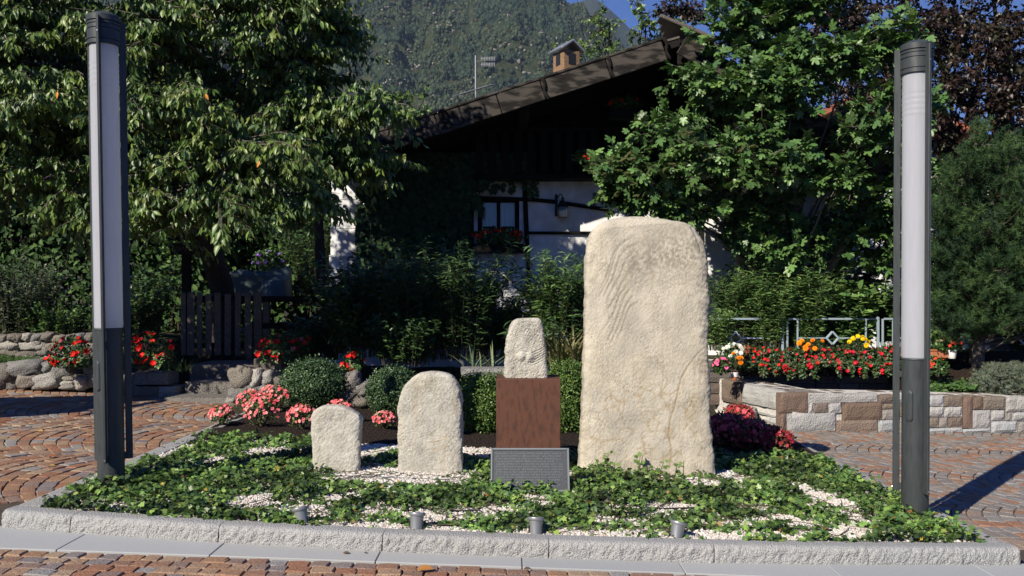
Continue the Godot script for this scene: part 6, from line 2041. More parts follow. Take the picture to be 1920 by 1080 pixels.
	# geraniums at the house
	var wgb := thing("window_box", "wooden window box hanging under the chalet window", "flower box", px(935, 466, 16.72))
	var wbm := MB.new()
	wbm.box(Vector3.ZERO, Vector3(0.95, 0.17, 0.2), Basis(), 0.012)
	part(wgb, "box", wbm.done(), M.wood_dark)
	var wg := thing("geranium", "red geraniums in the shaded window box of the chalet", "geranium", px(935, 446, 16.70))
	flowering(wg, Vector3.ZERO, Vector3(0.5, 0.18, 0.18), 900, 0.055, GREENS, [[L.petunia, red, 0.075, 26]], L.oval)
	for q in [[1100, 296, "red geranium hanging from the left end of the chalet balcony", 0.26, 5], [1175, 196, "dim red geranium in a box under the chalet gable", 0.3, 5]]:
		var o := thing("geranium", q[2], "geranium", px(q[0], q[1], 16.1))
		flowering(o, Vector3.ZERO, Vector3(q[3], 0.11, 0.13), 500, 0.05, GREENS, [[L.petunia, red, 0.085, q[4]]], L.oval)
	var gb2 := thing("window_box", "dark wooden flower box under the chalet gable", "flower box", px(1175, 216, 16.1))
	var g2 := MB.new()
	g2.box(Vector3.ZERO, Vector3(0.62, 0.17, 0.2), Basis(), 0.012)
	part(gb2, "box", g2.done(), M.wood_dark)
	# violet flowers in the dark garden
	var vi := thing("violet_flowers", "violet flowering plant glimpsed over the covered chair", "flowers", px(505, 496, 17.0))
	flowering(vi, Vector3.ZERO, Vector3(0.3, 0.3, 0.2), 700, 0.06, GREENS, [[L.petunia, Color(0.25, 0.10, 0.55), 0.075, 8]], L.oval)

# ------------------------------------------------------------------ box balls, hedge, shrubs, grasses
func box_ball(label: String, called: String, at: Vector3, r: Vector3, n: int, leaf: float, tints: Array, power := 2.0, group := "clipped box balls") -> void:
	var o := thing(called, label, "shrub", at, 0.0, group)
	var sc := Scatter.new()
	var lump := 0.11 if power < 2.5 else 0.2
	skin(sc, Vector3(0, r.y * 0.9, 0), r, n, leaf, tints, 0.30, lump, rng.randi() % 99, power)
	skin(sc, Vector3(0, r.y * 0.9, 0), r * 1.05, n / 25, leaf * 1.2, tints, 0.0, 0.16, rng.randi() % 99, power)
	spread(o, "foliage", sc, L.oval, M.leaf)
	var w := MB.new()
	for k in 90:
		var d := rdir()
		var m := Vector3(0, r.y * 0.9, 0)
		w.tube([m + Vector3(d.x * 0.03, -r.y * 0.8, d.z * 0.03), m + d * r * 0.4, m + d * r * 0.92], [0.008, 0.006, 0.002], 3, false)
	part(o, "twigs", w.done(true), M.stem)
	# the shaded mass of old wood and leaf within
	var inner := Scatter.new()
	skin(inner, Vector3(0, r.y * 0.9, 0), r * 0.8, int(n * 0.5), leaf * 1.7, tints, 0.5, 0.05, 3, power)
	spread(o, "inner_foliage", inner, L.oval, M.leaf_matt)

func make_shrubs() -> void:
	var box_t := [Color(0.042, 0.085, 0.036), Color(0.058, 0.11, 0.044), Color(0.08, 0.14, 0.056), Color(0.034, 0.072, 0.031)]
	var lime := [Color(0.07, 0.13, 0.025), Color(0.09, 0.16, 0.03), Color(0.055, 0.11, 0.024), Color(0.11, 0.18, 0.04)]
	var p := on_ground(588, 765, 0.1)
	box_ball("biggest clipped box ball, left of the stelae", "box_ball", p, Vector3(0.445, 0.345, 0.43), 9000, 0.026, box_t)
	p = on_ground(738, 775, 0.1)
	box_ball("clipped box ball just left of the round stela's top", "box_ball", p, Vector3(0.36, 0.32, 0.34), 7000, 0.026, box_t)
	p = on_ground(842, 725, 0.12)
	box_ball("farthest and smallest clipped box ball, behind the round stela", "box_ball", p, Vector3(0.31, 0.17, 0.3), 4500, 0.026, box_t)
	p = on_ground(903, 812, 0.1)
	box_ball("light green young hedge bush left of the rusty pedestal", "hedge_bush", p, Vector3(0.25, 0.34, 0.24), 6500, 0.024, lime, 3.0, "light green hedge bushes behind the pedestal")
	p = on_ground(972, 800, 0.1)
	box_ball("light green hedge bush directly behind the rusty pedestal", "hedge_bush", p, Vector3(0.28, 0.36, 0.24), 5000, 0.024, lime, 3.0, "light green hedge bushes behind the pedestal")
	p = on_ground(1062, 812, 0.1)
	box_ball("light green hedge bush between the pedestal and the tall stela", "hedge_bush", p, Vector3(0.25, 0.42, 0.24), 7500, 0.024, lime, 3.0, "light green hedge bushes behind the pedestal")
	p = on_ground(1150, 790, 0.1)
	box_ball("light green hedge bush hidden behind the tall stela", "hedge_bush", p, Vector3(0.4, 0.42, 0.24), 3500, 0.03, lime, 3.0, "light green hedge bushes behind the pedestal")
	# loose shrubs: px, py of the foot, depth, height m, spread m, stems, leaf, per stem, leaf kind, tints, label
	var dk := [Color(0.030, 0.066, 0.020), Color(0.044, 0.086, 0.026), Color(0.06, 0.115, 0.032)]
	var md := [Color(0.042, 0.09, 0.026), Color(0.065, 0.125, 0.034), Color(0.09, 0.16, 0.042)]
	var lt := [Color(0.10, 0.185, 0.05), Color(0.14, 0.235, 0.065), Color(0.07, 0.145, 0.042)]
	var dryg := [Color(0.20, 0.19, 0.08), Color(0.12, 0.15, 0.05), Color(0.26, 0.23, 0.12)]
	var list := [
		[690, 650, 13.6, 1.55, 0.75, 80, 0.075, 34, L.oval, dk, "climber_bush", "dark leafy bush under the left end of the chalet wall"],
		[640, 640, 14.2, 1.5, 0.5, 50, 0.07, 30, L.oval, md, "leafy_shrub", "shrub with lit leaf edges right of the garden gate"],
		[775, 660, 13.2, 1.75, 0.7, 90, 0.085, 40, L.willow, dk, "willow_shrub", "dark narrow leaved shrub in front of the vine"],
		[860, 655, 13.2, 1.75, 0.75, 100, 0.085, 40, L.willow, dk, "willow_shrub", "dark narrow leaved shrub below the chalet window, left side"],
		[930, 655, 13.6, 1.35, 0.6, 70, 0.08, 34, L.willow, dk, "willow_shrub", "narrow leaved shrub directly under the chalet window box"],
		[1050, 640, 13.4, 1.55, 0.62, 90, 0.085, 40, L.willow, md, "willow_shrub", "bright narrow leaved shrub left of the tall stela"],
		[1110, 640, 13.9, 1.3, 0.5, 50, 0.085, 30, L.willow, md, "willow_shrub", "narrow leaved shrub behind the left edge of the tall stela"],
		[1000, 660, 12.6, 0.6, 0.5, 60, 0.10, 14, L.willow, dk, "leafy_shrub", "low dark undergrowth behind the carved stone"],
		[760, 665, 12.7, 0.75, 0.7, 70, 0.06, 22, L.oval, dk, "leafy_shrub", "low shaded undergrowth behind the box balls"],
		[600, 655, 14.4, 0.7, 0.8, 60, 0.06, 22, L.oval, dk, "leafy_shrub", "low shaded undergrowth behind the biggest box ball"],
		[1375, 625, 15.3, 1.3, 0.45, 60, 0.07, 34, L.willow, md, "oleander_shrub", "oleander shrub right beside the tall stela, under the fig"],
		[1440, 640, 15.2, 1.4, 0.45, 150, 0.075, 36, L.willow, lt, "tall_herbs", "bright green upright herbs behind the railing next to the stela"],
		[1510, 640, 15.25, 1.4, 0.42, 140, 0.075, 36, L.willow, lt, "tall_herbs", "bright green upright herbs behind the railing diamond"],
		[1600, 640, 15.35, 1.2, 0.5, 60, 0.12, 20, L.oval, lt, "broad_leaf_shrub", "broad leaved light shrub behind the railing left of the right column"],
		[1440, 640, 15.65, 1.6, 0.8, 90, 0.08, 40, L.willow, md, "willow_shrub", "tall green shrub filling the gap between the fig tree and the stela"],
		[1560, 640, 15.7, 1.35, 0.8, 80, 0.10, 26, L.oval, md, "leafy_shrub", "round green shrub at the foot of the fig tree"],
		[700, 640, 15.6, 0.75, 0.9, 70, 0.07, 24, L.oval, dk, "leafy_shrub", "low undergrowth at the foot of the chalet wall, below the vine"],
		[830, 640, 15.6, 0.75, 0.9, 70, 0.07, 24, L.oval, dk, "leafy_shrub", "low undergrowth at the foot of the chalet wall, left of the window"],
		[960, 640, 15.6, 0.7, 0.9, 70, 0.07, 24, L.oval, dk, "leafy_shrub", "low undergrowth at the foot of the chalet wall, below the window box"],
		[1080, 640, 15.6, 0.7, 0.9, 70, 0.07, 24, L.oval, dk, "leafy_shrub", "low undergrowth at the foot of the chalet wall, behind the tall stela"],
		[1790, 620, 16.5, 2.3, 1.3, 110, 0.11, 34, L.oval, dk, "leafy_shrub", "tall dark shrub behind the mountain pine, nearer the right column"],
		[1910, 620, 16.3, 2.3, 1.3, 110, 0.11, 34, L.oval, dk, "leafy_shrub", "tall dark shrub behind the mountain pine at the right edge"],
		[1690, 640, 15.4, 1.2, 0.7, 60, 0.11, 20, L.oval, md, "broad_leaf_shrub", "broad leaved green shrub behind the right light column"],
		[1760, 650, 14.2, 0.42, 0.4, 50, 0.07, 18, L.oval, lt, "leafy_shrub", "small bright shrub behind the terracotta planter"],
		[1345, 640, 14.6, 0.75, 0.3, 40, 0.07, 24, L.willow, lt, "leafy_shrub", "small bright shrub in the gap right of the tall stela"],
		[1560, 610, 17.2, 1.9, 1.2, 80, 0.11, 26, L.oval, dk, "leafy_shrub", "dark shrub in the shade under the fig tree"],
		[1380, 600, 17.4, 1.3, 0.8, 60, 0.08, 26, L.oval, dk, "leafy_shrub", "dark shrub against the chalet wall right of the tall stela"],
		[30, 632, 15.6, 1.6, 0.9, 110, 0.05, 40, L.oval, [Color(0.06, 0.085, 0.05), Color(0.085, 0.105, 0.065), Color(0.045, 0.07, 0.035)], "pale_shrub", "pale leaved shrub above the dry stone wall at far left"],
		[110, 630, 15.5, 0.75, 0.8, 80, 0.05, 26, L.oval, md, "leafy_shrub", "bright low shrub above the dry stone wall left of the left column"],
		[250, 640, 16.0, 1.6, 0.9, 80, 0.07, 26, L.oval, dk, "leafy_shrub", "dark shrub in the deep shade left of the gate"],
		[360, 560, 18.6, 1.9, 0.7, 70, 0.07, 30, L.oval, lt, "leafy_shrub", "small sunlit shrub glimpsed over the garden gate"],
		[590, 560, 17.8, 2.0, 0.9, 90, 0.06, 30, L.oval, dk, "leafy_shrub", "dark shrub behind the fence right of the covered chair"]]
	for q in list:
		var at := px(q[0], q[1], q[2])
		var o := thing(q[10], q[11], "shrub", at)
		var sc := Scatter.new()
		var w := MB.new()
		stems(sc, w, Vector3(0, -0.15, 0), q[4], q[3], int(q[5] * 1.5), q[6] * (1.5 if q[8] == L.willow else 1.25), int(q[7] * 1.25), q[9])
		spread(o, "foliage", sc, q[8], M.leaf)
		part(o, "stems", w.done(true), M.stem)
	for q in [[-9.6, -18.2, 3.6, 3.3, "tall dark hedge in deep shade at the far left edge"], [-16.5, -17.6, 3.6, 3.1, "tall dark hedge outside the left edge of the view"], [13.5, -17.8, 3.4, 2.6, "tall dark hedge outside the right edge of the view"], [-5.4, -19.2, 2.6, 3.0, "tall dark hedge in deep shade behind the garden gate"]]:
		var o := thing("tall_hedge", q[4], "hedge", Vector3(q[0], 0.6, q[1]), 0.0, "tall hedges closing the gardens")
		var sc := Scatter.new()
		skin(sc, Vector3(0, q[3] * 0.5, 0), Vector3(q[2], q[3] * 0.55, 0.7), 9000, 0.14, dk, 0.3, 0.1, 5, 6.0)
		spread(o, "foliage", sc, L.oval, M.leaf_matt)
		var w := MB.new()
		for k in 40:
			var x: float = rf(-0.95, 0.95) * q[2]
			w.tube([Vector3(x, -0.2, rf(-0.2, 0.2)), Vector3(x + rf(-0.2, 0.2), q[3] * 0.5, rf(-0.3, 0.3)), Vector3(x + rf(-0.3, 0.3), q[3] * 0.95, rf(-0.3, 0.3))], [0.03, 0.02, 0.006], 4, false)
		part(o, "stems", w.done(true), M.bark)
	# climbing vine over the left half of the chalet front
	var vine := thing("climbing_vine", "dark climbing vine covering the chalet wall left of the window", "climber", Vector3(0, 0, -16.9))
	var vs := Scatter.new()
	var vw := MB.new()
	var vn := noise(0.02, FastNoiseLite.TYPE_SIMPLEX, 3, 71)
	for k in 13000:
		var u := rf(670, 1000)
		var v := rf(285, 600)
		var edge := 0.0
		if u > 880 and v > 335: edge = (u - 880) / 60.0 + (v - 335) / 90.0
		if u < 730 and v < 420: edge = maxf(edge, (730 - u) / 50.0 * (420.0 - v) / 90.0)
		if u > 880 and v > 400: continue
		if edge + vn.get_noise_2d(u, v) * 0.8 > 0.75: continue
		var pp := px(u, v, 16.9 - rf(0.02, 0.30))
		var s := rf(0.07, 0.13)
		var bas := frame(Vector3(rf(-0.6, 0.6), -1, rf(0, 0.5)), Vector3(rf(-0.4, 0.4), 0.35, 1))
		vs.add(Transform3D(Basis(bas.x * s, bas.y * s, bas.z * s), pp + Vector3(0, 0, 16.9)), vary([Color(0.022, 0.052, 0.02), Color(0.03, 0.066, 0.024), Color(0.018, 0.042, 0.018)][rng.randi() % 3], 0.25))
	for q in [[995, 335, 370], [985, 330, 352], [1003, 340, 366], [960, 335, 360]]:
		for k in 22:
			var t := k / 21.0
			var pp := px(q[0] + rf(-6, 6), lerpf(q[1], q[2], t), 16.8)
			var s := rf(0.05, 0.09)
			var bas := frame(Vector3(rf(-0.6, 0.6), -1, rf(0, 0.5)), Vector3(rf(-0.4, 0.4), 0.35, 1))
			vs.add(Transform3D(Basis(bas.x * s, bas.y * s, bas.z * s), pp + Vector3(0, 0, 16.9)), vary(Color(0.03, 0.066, 0.024), 0.25))
	for k in 12:
		var u := rf(700, 860)
		vw.tube([px(u, 600, 16.88) + Vector3(0, 0, 16.9), px(u + rf(-20, 20), 450, 16.86) + Vector3(0, 0, 16.9), px(u + rf(-40, 60), 320, 16.86) + Vector3(0, 0, 16.9)], [0.02, 0.015, 0.006], 5, false)
	spread(vine, "foliage", vs, L.ivy, M.leaf_matt)
	part(vine, "stems", vw.done(true), M.bark)
	# grasses
	for q in [[898, 690, 12.3, 0.42, 26, [Color(0.10, 0.15, 0.07), Color(0.16, 0.2, 0.1)], "spiky_grass", "spiky pale grass tuft behind the green hedge", 0.55], [1060, 690, 12.2, 0.62, 190, dryg, "dry_grass", "tall dry yellowish grass between the carved stone and the tall stela", 0.35], [1015, 680, 12.6, 0.45, 90, dryg, "dry_grass", "shorter dry grass just right of the carved stone's shoulder", 0.35], [640, 640, 13.9, 0.4, 60, md, "spiky_grass", "thin green grass in the shade behind the boulders", 0.4], [330, 690, 13.5, 0.28, 40, md, "spiky_grass", "green grass tuft left of the gate post", 0.4]]:
		var o := thing(q[6], q[7], "grass", px(q[0], q[1], q[2]))
		var sc := Scatter.new()
		for k in q[4]:
			var a := rf(0, TAU)
			var dir := Vector3(cos(a) * q[8] * rf(0.3, 1.5), 1, sin(a) * q[8] * rf(0.3, 1.5)).normalized()
			var s: float = q[3] * rf(0.6, 1.2)
			var bas := frame(dir, Vector3(cos(a), 0.3, sin(a)) * -1.0)
			sc.add(Transform3D(Basis(bas.x * s * 1.2, bas.y * s, bas.z * s), Vector3(rf(-0.2, 0.2), -0.05, rf(-0.12, 0.12))), vary(q[5][rng.randi() % q[5].size()], 0.25))
		spread(o, "blades", sc, L.grass, M.leaf)
	var tg := Scatter.new()
	for k in 9000:
		var q := px(rf(-420, 210), 672, rf(13.85, 14.8))
		var s := rf(0.07, 0.16)
		var a := rf(0, TAU)
		var bas := frame(Vector3(cos(a) * 0.5, 1, sin(a) * 0.5).normalized(), Vector3(-cos(a), 0.3, -sin(a)))
		tg.add(Transform3D(Basis(bas.x * s * 2.2, bas.y * s, bas.z * s), Vector3(q.x, gy(q.x) + 0.36, q.z)), vary(md[rng.randi() % 3], 0.3))
	tag(spread(self, "grass_ledge", tg, L.grass, M.leaf), "strip of short grass on the ledge above the left boulders", "grass", "", "stuff")
	# ground cover ivy behind the right wall and silvery juniper
	var gc := Scatter.new()
	for k in 5200:
		var u := rf(1735, 2000)
		var v := rf(660, 728)
		if u > 1830 and v > 690: continue
		var q := px(u, v, 13.35 + (728 - v) / 68.0 * 1.3)
		var s := rf(0.04, 0.075)
		var bas := frame(Vector3(rf(-1, 1), rf(-0.5, 0.4), rf(-0.3, 1)).normalized(), Vector3(rf(-0.4, 0.4), 0.8, 0.7))
		gc.add(Transform3D(Basis(bas.x * s, bas.y * s, bas.z * s), q + Vector3(0, rf(-0.05, 0.03), 0)), vary([md[0], md[1], dk[2]][k % 3], 0.25))
	tag(spread(self, "ivy", gc, L.ivy, M.leaf), "dark ivy ground cover sloping down behind the right end of the stone wall", "ivy", "", "stuff")
	var mound := MB.new()
	mound.box(Vector3(7.6, 0.45, -14.15), Vector3(3.0, 0.5, 1.1), Basis(Vector3(1, 0, 0), 0.35), 0.1)
	tag(part(self, "planted_bank", mound.done(), M.soil), "", "", "", "structure")
	var ju := thing("juniper", "low silvery green juniper spreading behind the wall at the right edge", "shrub", px(1880, 716, 13.5))
	var js := Scatter.new()
	skin(js, Vector3(0.1, 0.02, 0), Vector3(0.55, 0.24, 0.4), 2600, 0.075, [Color(0.13, 0.16, 0.115), Color(0.17, 0.20, 0.15), Color(0.10, 0.13, 0.09)], 0.5, 0.15, 8)
	spread(ju, "foliage", js, L.tuft, M.needles)

# ------------------------------------------------------------------ trees
func trunk(o: Node3D, pts: Array, radii: Array, m: Material, sides := 14) -> void:
	var b := MB.new()
	var c := curve(pts, 24)
	var rr := []
	for k in 24:
		var t := k / 23.0 * (radii.size() - 1)
		var j := mini(int(t), radii.size() - 2)
		rr.append(lerpf(radii[j], radii[j + 1], t - j) * (1.0 + 0.05 * sin(k * 2.3)))
	b.tube(c, rr, sides, false)
	part(o, "trunk", b.done(true), m)

func limbs(b: MB, from: Vector3, to: Array, r: float) -> void:
	for e in to:
		var m := from.lerp(e, 0.5) + Vector3(rf(-0.2, 0.2), rf(0.0, 0.3), rf(-0.2, 0.2))
		b.tube(curve([from, from.lerp(m, 0.5) + rdir() * 0.05, m, e], 9), steps(r, r * 0.25, 8), 7, false)

func lobes_of(list: Array, base: Vector3) -> Array:   # [px, py, depth, rx, ry, rz, density]
	return list.map(func(q): return [px(q[0], q[1], q[2]) - base, Vector3(q[3], q[4], q[5]), q[6] if q.size() > 6 else 1.0])

func make_trees() -> void:
	# the cherry over the left half
	var at := Vector3(-5.2, gy(-5.2) + 0.5, -15.8)
	var ch := thing("cherry_tree", "large cherry tree with drooping leaves filling the upper left", "tree", at)
	trunk(ch, [Vector3(0, -0.6, 0), Vector3(0.1, 1.0, 0.1), Vector3(0.0, 2.2, 0.9), Vector3(0.2, 3.6, 2.2), Vector3(0.4, 5.4, 3.2)], [0.24, 0.2, 0.17, 0.12, 0.06], M.bark)
	var lobes := lobes_of([[60, 90, 11.7, 1.635, 0.818, 1.199], [330, 90, 11.7, 1.526, 0.818, 1.199], [90, 200, 11.4, 1.417, 0.6, 1.09], [120, 340, 11.7, 1.363, 0.6, 0.981, 0.8], [330, 220, 11.3, 1.308, 0.545, 1.09], [450, 300, 11.3, 1.363, 0.491, 0.981, 1.2], [350, 375, 11.2, 1.308, 0.382, 0.872], [570, 225, 12, 1.036, 0.545, 0.872], [655, 300, 12.3, 0.818, 0.327, 0.654, 1.3], [700, 205, 11.6, 0.5, 0.3, 0.5, 0.7], [470, 20, 11.6, 1.4, 0.7, 1.2], [610, 50, 12.2, 0.75, 0.4, 0.8, 0.8], [560, 120, 12, 0.8, 0.4, 0.7, 0.8], [-160, 250, 11.7, 1.744, 1.308, 1.308, 1.3], [200, -110, 11.6, 2.18, 0.981, 1.635], [480, -130, 12.3, 1.853, 0.981, 1.526], [-150, -60, 11.9, 1.744, 1.09, 1.526], [560, 380, 11.6, 0.7, 0.3, 0.6, 0.7], [250, 290, 12.5, 2.616, 1.308, 0.763, 1.3], [500, 190, 12.4, 1.4, 1, 0.7], [376, 25, 13.1, 1.6, 0.9, 1.1, 0.55], [0, 150, 13.2, 1.7, 1.2, 1, 0.7], [560, -60, 13, 1.4, 0.7, 1, 0.5], [200, 200, 12.6, 2, 1.3, 0.8], [270, 400, 11.7, 0.872, 0.273, 0.654, 0.8], [260, 50, 13.6, 1.2, 0.8, 0.8, 0.6], [10, -10, 11.9, 1.7, 0.6, 1.0], [-110, 60, 11.9, 1.4, 0.7, 1.0]], at)
	var sc := Scatter.new()
	var wood := MB.new()
	limbs(wood, Vector3(0.1, 2.9, 1.5), lobes.map(func(l): return l[0]), 0.07)
	crown(sc, wood, lobes, {"boughs": 27, "step": 0.085, "twig": 0.30, "leaf": 0.102, "leaves": 12, "hang": 0.62, "sag": 0.16, "flat": 0.35, "show": 1.0, "fine": 1.5, "twigs": 0.3, "front": 0.7, "axis": Vector3(0.2, 3.6, 2.0), "face": 0.5, "tints": [Color(0.052, 0.100, 0.020), Color(0.074, 0.132, 0.024), Color(0.102, 0.165, 0.034), Color(0.058, 0.106, 0.032), Color(0.135, 0.188, 0.042)], "vary": 0.28, "off": 0.3})
	# a twig that hangs low in front
	for k in 3:
		var o := px(410 + k * 3, 380 + k * 12, 9.6) - at
		var tip := px(412 + k * 2, 436 + k * 8, 9.6) - at
		wood.tube([o, o.lerp(tip, 0.5), tip], [0.006, 0.005, 0.003], 4, false)
		for q in 16:
			var dir := Vector3(rf(-0.75, 0.75), -1, rf(-0.4, 0.6)).normalized()
			var s := rf(0.10, 0.15)
			var bas := frame(dir, Vector3(rf(-0.3, 0.3), 0.3, 1))
			sc.add(Transform3D(Basis(bas.x * s, bas.y * s, bas.z * s), o.lerp(tip, rf(0.5, 1.0)) + dir * 0.04), vary(Color(0.10, 0.14, 0.03), 0.25))
	for k in 3:   # a few leaves already turned
		var s := 0.075
		var bas := frame(Vector3(rf(-0.6, 0.6), -1, 0.2), Vector3(0, 0.3, 1))
		sc.add(Transform3D(Basis(bas.x * s, bas.y * s, bas.z * s), px([487, 108, 385][k], [302, 172, 176][k], [9.4, 9.3, 9.5][k]) - at), Color(0.55, 0.22, 0.02))
	part(ch, "branches", wood.done(true), M.bark_pale)
	var cam := Vector3(0, EYE, 0) - at
	sc = pick_out(ch, "leaf", sc, L.cherry, M.leaf, 300, 6, func(p): return (p - cam).length() if -(p.z + at.z) > 0 and absf((p.x + at.x) / (p.z + at.z)) < 0.57 and (p.y + at.y - EYE) / -(p.z + at.z) < 0.34 else 1e9)
	spread(ch, "crown", sc, L.cherry, M.leaf)
	# shade trees behind the cherry, closing the left background
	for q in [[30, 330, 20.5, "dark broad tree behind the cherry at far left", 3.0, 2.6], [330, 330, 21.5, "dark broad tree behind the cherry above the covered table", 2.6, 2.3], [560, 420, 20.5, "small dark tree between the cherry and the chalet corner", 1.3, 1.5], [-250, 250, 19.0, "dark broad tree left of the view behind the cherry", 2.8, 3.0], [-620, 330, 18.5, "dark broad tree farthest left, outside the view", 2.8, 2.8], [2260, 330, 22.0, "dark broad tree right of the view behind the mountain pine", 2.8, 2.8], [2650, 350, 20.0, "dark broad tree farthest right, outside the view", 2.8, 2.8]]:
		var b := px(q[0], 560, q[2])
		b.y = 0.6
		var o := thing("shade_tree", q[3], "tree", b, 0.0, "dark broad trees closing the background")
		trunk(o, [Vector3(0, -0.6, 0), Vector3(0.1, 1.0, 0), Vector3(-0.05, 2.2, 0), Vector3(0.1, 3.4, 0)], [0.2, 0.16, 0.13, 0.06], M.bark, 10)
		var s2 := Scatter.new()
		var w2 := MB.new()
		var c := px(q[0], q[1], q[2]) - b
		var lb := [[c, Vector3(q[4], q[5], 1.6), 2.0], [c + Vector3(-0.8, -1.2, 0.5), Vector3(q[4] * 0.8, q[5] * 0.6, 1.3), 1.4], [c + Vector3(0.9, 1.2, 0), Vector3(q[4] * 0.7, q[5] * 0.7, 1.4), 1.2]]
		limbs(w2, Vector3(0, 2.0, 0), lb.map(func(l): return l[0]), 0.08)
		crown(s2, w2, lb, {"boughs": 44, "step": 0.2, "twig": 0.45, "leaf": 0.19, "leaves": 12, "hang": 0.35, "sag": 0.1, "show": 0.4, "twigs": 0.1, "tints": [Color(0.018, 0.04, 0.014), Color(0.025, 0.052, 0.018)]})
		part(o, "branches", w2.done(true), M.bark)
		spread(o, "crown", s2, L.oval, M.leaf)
	# a slim dark stem by the chalet corner
	var stem := thing("tree_trunk", "dark leaning bare tree trunk beside the chalet's left corner", "tree", px(607, 640, 15.6))
	trunk(stem, [Vector3(0.12, -0.3, 0), Vector3(0.06, 0.6, 0), Vector3(-0.05, 1.3, 0), Vector3(-0.1, 2.6, 0)], [0.12, 0.10, 0.09, 0.07], M.bark)
	# the fig
	at = Vector3(4.6, 0.4, -16.1)
	var fg := thing("fig_tree", "big fig tree with large lobed leaves in front of the chalet", "tree", at)
	sc = Scatter.new()
	wood = MB.new()
	lobes = lobes_of([[1400, 60, 14.95, 0.96, 0.621, 0.76], [1350, 170, 14.75, 0.847, 0.508, 0.665], [1440, 170, 14.65, 0.904, 0.565, 0.76], [1240, 330, 14.65, 0.904, 0.339, 0.57], [1160, 320, 14.75, 0.475, 0.316, 0.475, 0.9], [1330, 280, 14.55, 0.847, 0.508, 0.665], [1440, 290, 14.45, 0.791, 0.565, 0.665], [1250, 240, 14.85, 0.452, 0.249, 0.475, 0.7], [1500, 130, 14.65, 0.791, 0.565, 0.665], [1600, 110, 14.75, 0.904, 0.475, 0.665], [1660, 80, 14.75, 0.678, 0.395, 0.57, 0.8], [1620, 230, 14.75, 0.678, 0.678, 0.57, 0.9], [1700, 200, 14.95, 0.621, 0.565, 0.57, 0.8], [1450, 400, 15.3, 0.847, 0.475, 0.57], [1400, 380, 15.5, 0.565, 0.339, 0.475, 0.8], [1560, 330, 14.55, 0.508, 0.452, 0.475, 0.8], [1620, 400, 15.5, 0.791, 0.508, 0.57], [1700, 330, 14.85, 0.565, 0.565, 0.475, 0.8], [1520, 450, 15.4, 0.565, 0.282, 0.475, 0.8], [1420, 20, 15.15, 0.904, 0.565, 0.76], [1500, 20, 15.25, 0.791, 0.565, 0.665], [1450, 220, 15.4, 1.243, 1.243, 0.475], [1600, 300, 15.4, 1.017, 1.13, 0.38, 0.8], [1560, 430, 15.5, 1.017, 0.452, 0.475], [1640, 470, 15.5, 0.678, 0.339, 0.475, 0.8], [1290, 370, 15.5, 0.565, 0.203, 0.38, 0.6], [1470, 470, 15.25, 0.7, 0.3, 0.5, 0.8], [1390, 440, 15.35, 0.35, 0.25, 0.4, 0.6], [1190, 372, 14.9, 0.45, 0.16, 0.35], [1255, 385, 14.9, 0.5, 0.15, 0.35], [1320, 395, 15.0, 0.4, 0.16, 0.35, 0.7]], at)
	for q in [[0.1, 0.0], [-0.3, 0.1], [0.5, -0.1]]:
		trunk(fg, [Vector3(q[0] * 0.4, -0.5, 0), Vector3(q[0], 0.8, 0.2), Vector3(q[0] * 2.0, 1.9, 0.6), Vector3(q[0] * 3.4, 3.4, 1.0)], [0.11, 0.085, 0.07, 0.035], M.bark_pale, 10)
	limbs(wood, Vector3(0.1, 1.6, 0.5), lobes.map(func(l): return l[0]), 0.035)
	crown(sc, wood, lobes, {"boughs": 19, "step": 0.15, "twig": 0.26, "leaf": 0.158, "least": 0.45, "leaves": 7, "hang": 0.22, "sag": -0.05, "flat": 0.7, "end": 0.6, "show": 1.0, "twigs": 0.9, "fine": 1.3, "front": 0.7, "axis": Vector3(0.3, 2.2, 0.3), "face": 0.9, "tints": [Color(0.058, 0.122, 0.034), Color(0.078, 0.155, 0.042), Color(0.105, 0.192, 0.055), Color(0.050, 0.104, 0.032)], "vary": 0.22, "off": 0.35})
	part(fg, "branches", wood.done(true), M.bark_pale)
	cam = Vector3(0, EYE, 0) - at
	sc = pick_out(fg, "leaf", sc, L.fig, M.leaf, 300, 6, func(p): return (p - cam).length())
	spread(fg, "crown", sc, L.fig, M.leaf)
	# copper beech
	at = px(1880, 560, 21.0)
	at.y = -0.5
	var be := thing("copper_beech", "tall copper beech with dark purple leaves behind the right column", "tree", at)
	trunk(be, [Vector3(0, -0.3, 0), Vector3(0.0, 2.5, 0), Vector3(-0.05, 5.0, 0.1), Vector3(0.1, 8.5, 0)], [0.36, 0.3, 0.25, 0.12], M.bark_pale)
	sc = Scatter.new()
	wood = MB.new()
	lobes = lobes_of([[1560, 40, 21.0, 1.6, 1.2, 1.6], [1720, 60, 20.5, 1.7, 1.2, 1.6], [1860, 60, 19.8, 1.7, 1.3, 1.6], [1640, 160, 21.0, 1.5, 1.0, 1.4, 0.7], [1800, 190, 20.0, 1.5, 1.1, 1.4], [1930, 190, 19.6, 1.5, 1.2, 1.4], [1780, 330, 20.2, 1.3, 1.2, 1.2], [1920, 340, 20.0, 1.4, 1.3, 1.2], [1650, -80, 21.0, 2.0, 1.2, 1.8], [1850, -90, 20.0, 2.2, 1.2, 1.8], [2060, 80, 19.8, 1.8, 1.8, 1.8], [1470, -10, 21.5, 1.2, 0.9, 1.3, 0.7], [1720, 300, 21.5, 1.2, 1.2, 1.2, 0.7], [1275, 22, 22.5, 0.7, 0.16, 0.5, 0.6], [1380, 10, 22.0, 0.9, 0.4, 0.6, 0.6]], at)
	limbs(wood, Vector3(0, 5.0, 0), lobes.map(func(l): return l[0]), 0.10)
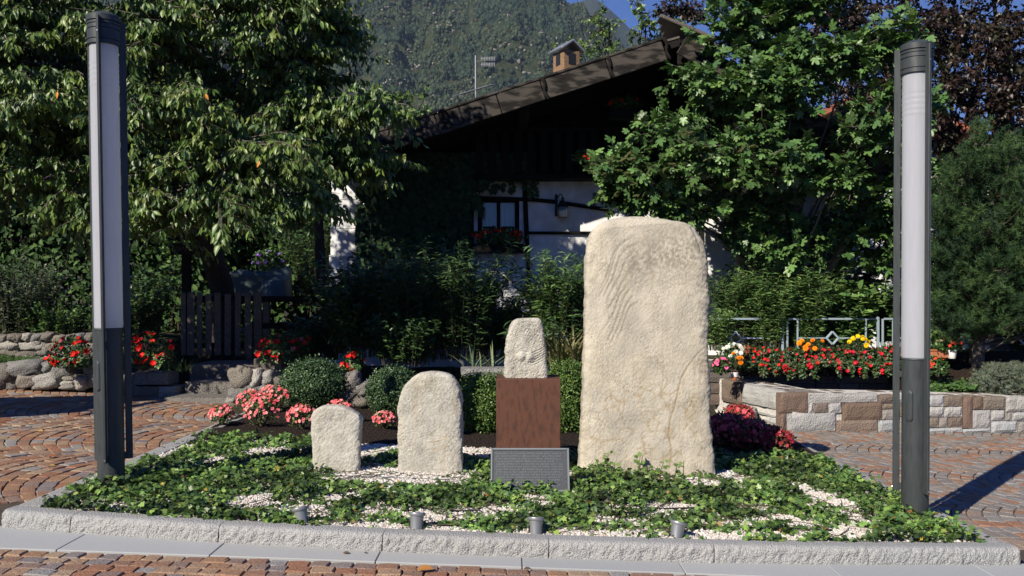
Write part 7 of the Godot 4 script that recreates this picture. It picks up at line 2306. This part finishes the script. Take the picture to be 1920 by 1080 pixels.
	crown(sc, wood, lobes, {"boughs": 36, "step": 0.19, "twig": 0.42, "leaf": 0.115, "leaves": 14, "hang": 0.3, "sag": 0.06, "flat": 0.5, "show": 0.6, "twigs": 0.3, "fine": 1.6, "front": 0.6, "tints": [Color(0.024, 0.014, 0.012), Color(0.032, 0.019, 0.015), Color(0.024, 0.020, 0.011), Color(0.045, 0.026, 0.019), Color(0.028, 0.030, 0.014)]})
	part(be, "branches", wood.done(true), M.bark)
	spread(be, "crown", sc, L.beech, M.leaf)
	# mountain pine at the right
	for q in [[1840, 600, 13.8, [[1830, 300, 13.8, 0.55, 0.55, 0.5], [1790, 400, 13.5, 0.55, 0.6, 0.5], [1880, 380, 13.5, 0.6, 0.65, 0.6], [1800, 510, 13.4, 0.6, 0.45, 0.5], [1900, 490, 13.3, 0.65, 0.5, 0.6], [1835, 250, 13.9, 0.3, 0.3, 0.3], [1960, 350, 13.5, 0.6, 0.9, 0.6], [1960, 520, 13.3, 0.6, 0.5, 0.6], [1890, 580, 13.2, 0.5, 0.3, 0.4, 0.6], [1850, 440, 13.9, 0.9, 1.0, 0.4], [1780, 330, 13.9, 0.4, 0.5, 0.4], [1770, 560, 13.4, 0.35, 0.3, 0.4, 0.7], [1800, 600, 13.4, 0.6, 0.3, 0.45], [1925, 605, 13.2, 0.6, 0.32, 0.5]], "dense mountain pine with bright needle tufts at the right edge"]]:
		at = px(q[0], q[1], q[2])
		at.y = 0.4
		var o := thing("mountain_pine", q[4], "pine", at)
		trunk(o, [Vector3(0, -0.3, -0.2), Vector3(0.05, 1.0, -0.2), Vector3(-0.05, 2.2, -0.2), Vector3(0, 3.6, -0.15)], [0.12, 0.10, 0.07, 0.02], M.bark_pale, 10)
		sc = Scatter.new()
		wood = MB.new()
		lobes = lobes_of(q[3], at)
		for k in 560:
			var u := rf(1742, 2040)
			var top := 215.0 + absf(u - 1838.0) * (1.25 if u < 1838.0 else 0.45) + rf(0, 26)
			var v := lerpf(top, 622.0, pow(rng.randf(), 0.85))
			var d := rf(12.95, 14.4)
			var tip := px(u, v, d) - at
			var from := Vector3(0, tip.y - rf(0.1, 0.5), -0.2)
			var out := (tip - from).normalized()
			var start := tip - out * rf(0.25, 0.5)
			if k % 3 == 0: wood.tube([from, start + Vector3(0, -0.08, 0), tip], [0.022, 0.012, 0.004], 4, false)
			var tone: Color = [Color(0.020, 0.046, 0.018), Color(0.032, 0.066, 0.022), Color(0.048, 0.09, 0.030), Color(0.026, 0.052, 0.024)][rng.randi() % 4]
			for n in 13:
				var p := start.lerp(tip, rng.randf()) + rdir() * 0.13
				var dir := (out * 0.7 + Vector3(0, 0.8, 0) + rdir() * 0.5).normalized()
				var s := rf(0.13, 0.21)
				var bas := frame(dir, rdir())
				sc.add(Transform3D(Basis(bas.x * s, bas.y * s, bas.z * s), p), vary(tone * (1.0 if n > 3 else 1.3), 0.2))
		part(o, "branches", wood.done(true), M.bark_pale)
		spread(o, "crown", sc, L.tuft, M.needles)
	# light trees over the roof line
	var light := [Color(0.085, 0.15, 0.03), Color(0.11, 0.18, 0.04), Color(0.065, 0.12, 0.028)]
	for q in [["young_tree", "slender light green tree rising behind the chimney", 1135, 27.0, [[1135, 60, 27.0, 0.5, 0.7, 0.5], [1090, 95, 27.0, 0.9, 0.4, 0.5, 0.8], [1150, 105, 27.0, 0.8, 0.45, 0.5], [1120, 25, 27.0, 0.28, 0.4, 0.3, 0.6]]], ["young_tree", "light green tree against the sky left of the roof ridge", 1215, 26.0, [[1210, 50, 26.0, 0.55, 0.75, 0.5], [1240, 60, 26.0, 0.5, 0.6, 0.5], [1195, 20, 26.0, 0.3, 0.5, 0.3, 0.7], [1300, 35, 26.0, 0.9, 0.35, 0.5]]], ["young_tree", "thin bright tree over the left end of the chalet roof", 730, 21.0, [[745, 190, 21.0, 0.45, 0.35, 0.4], [690, 215, 21.0, 0.7, 0.4, 0.5], [770, 220, 21.0, 0.5, 0.3, 0.4, 0.7], [640, 170, 21.0, 0.6, 0.4, 0.4, 0.7], [800, 175, 21.0, 0.15, 0.15, 0.2, 0.3]]]]:
		at = px(q[2], 565, q[3])
		at.y = 0.0
		var o := thing(q[0], q[1], "tree", at)
		lobes = lobes_of(q[4], at)
		sc = Scatter.new()
		wood = MB.new()
		var top: Vector3 = lobes[0][0]
		trunk(o, [Vector3(0, -0.5, 0), Vector3(0.1, top.y * 0.4, 0), Vector3(-0.05, top.y * 0.7, 0), top], [0.11, 0.09, 0.06, 0.02], M.bark, 8)
		limbs(wood, Vector3(0, top.y * 0.7, 0), lobes.map(func(l): return l[0]), 0.03)
		crown(sc, wood, lobes, {"boughs": 9, "step": 0.16, "twig": 0.3, "leaf": 0.11, "leaves": 8, "hang": 0.35, "sag": 0.0, "flat": 1.0, "tints": light, "fine": 1.2})
		part(o, "branches", wood.done(true), M.bark)
		spread(o, "crown", sc, L.oval, M.leaf)
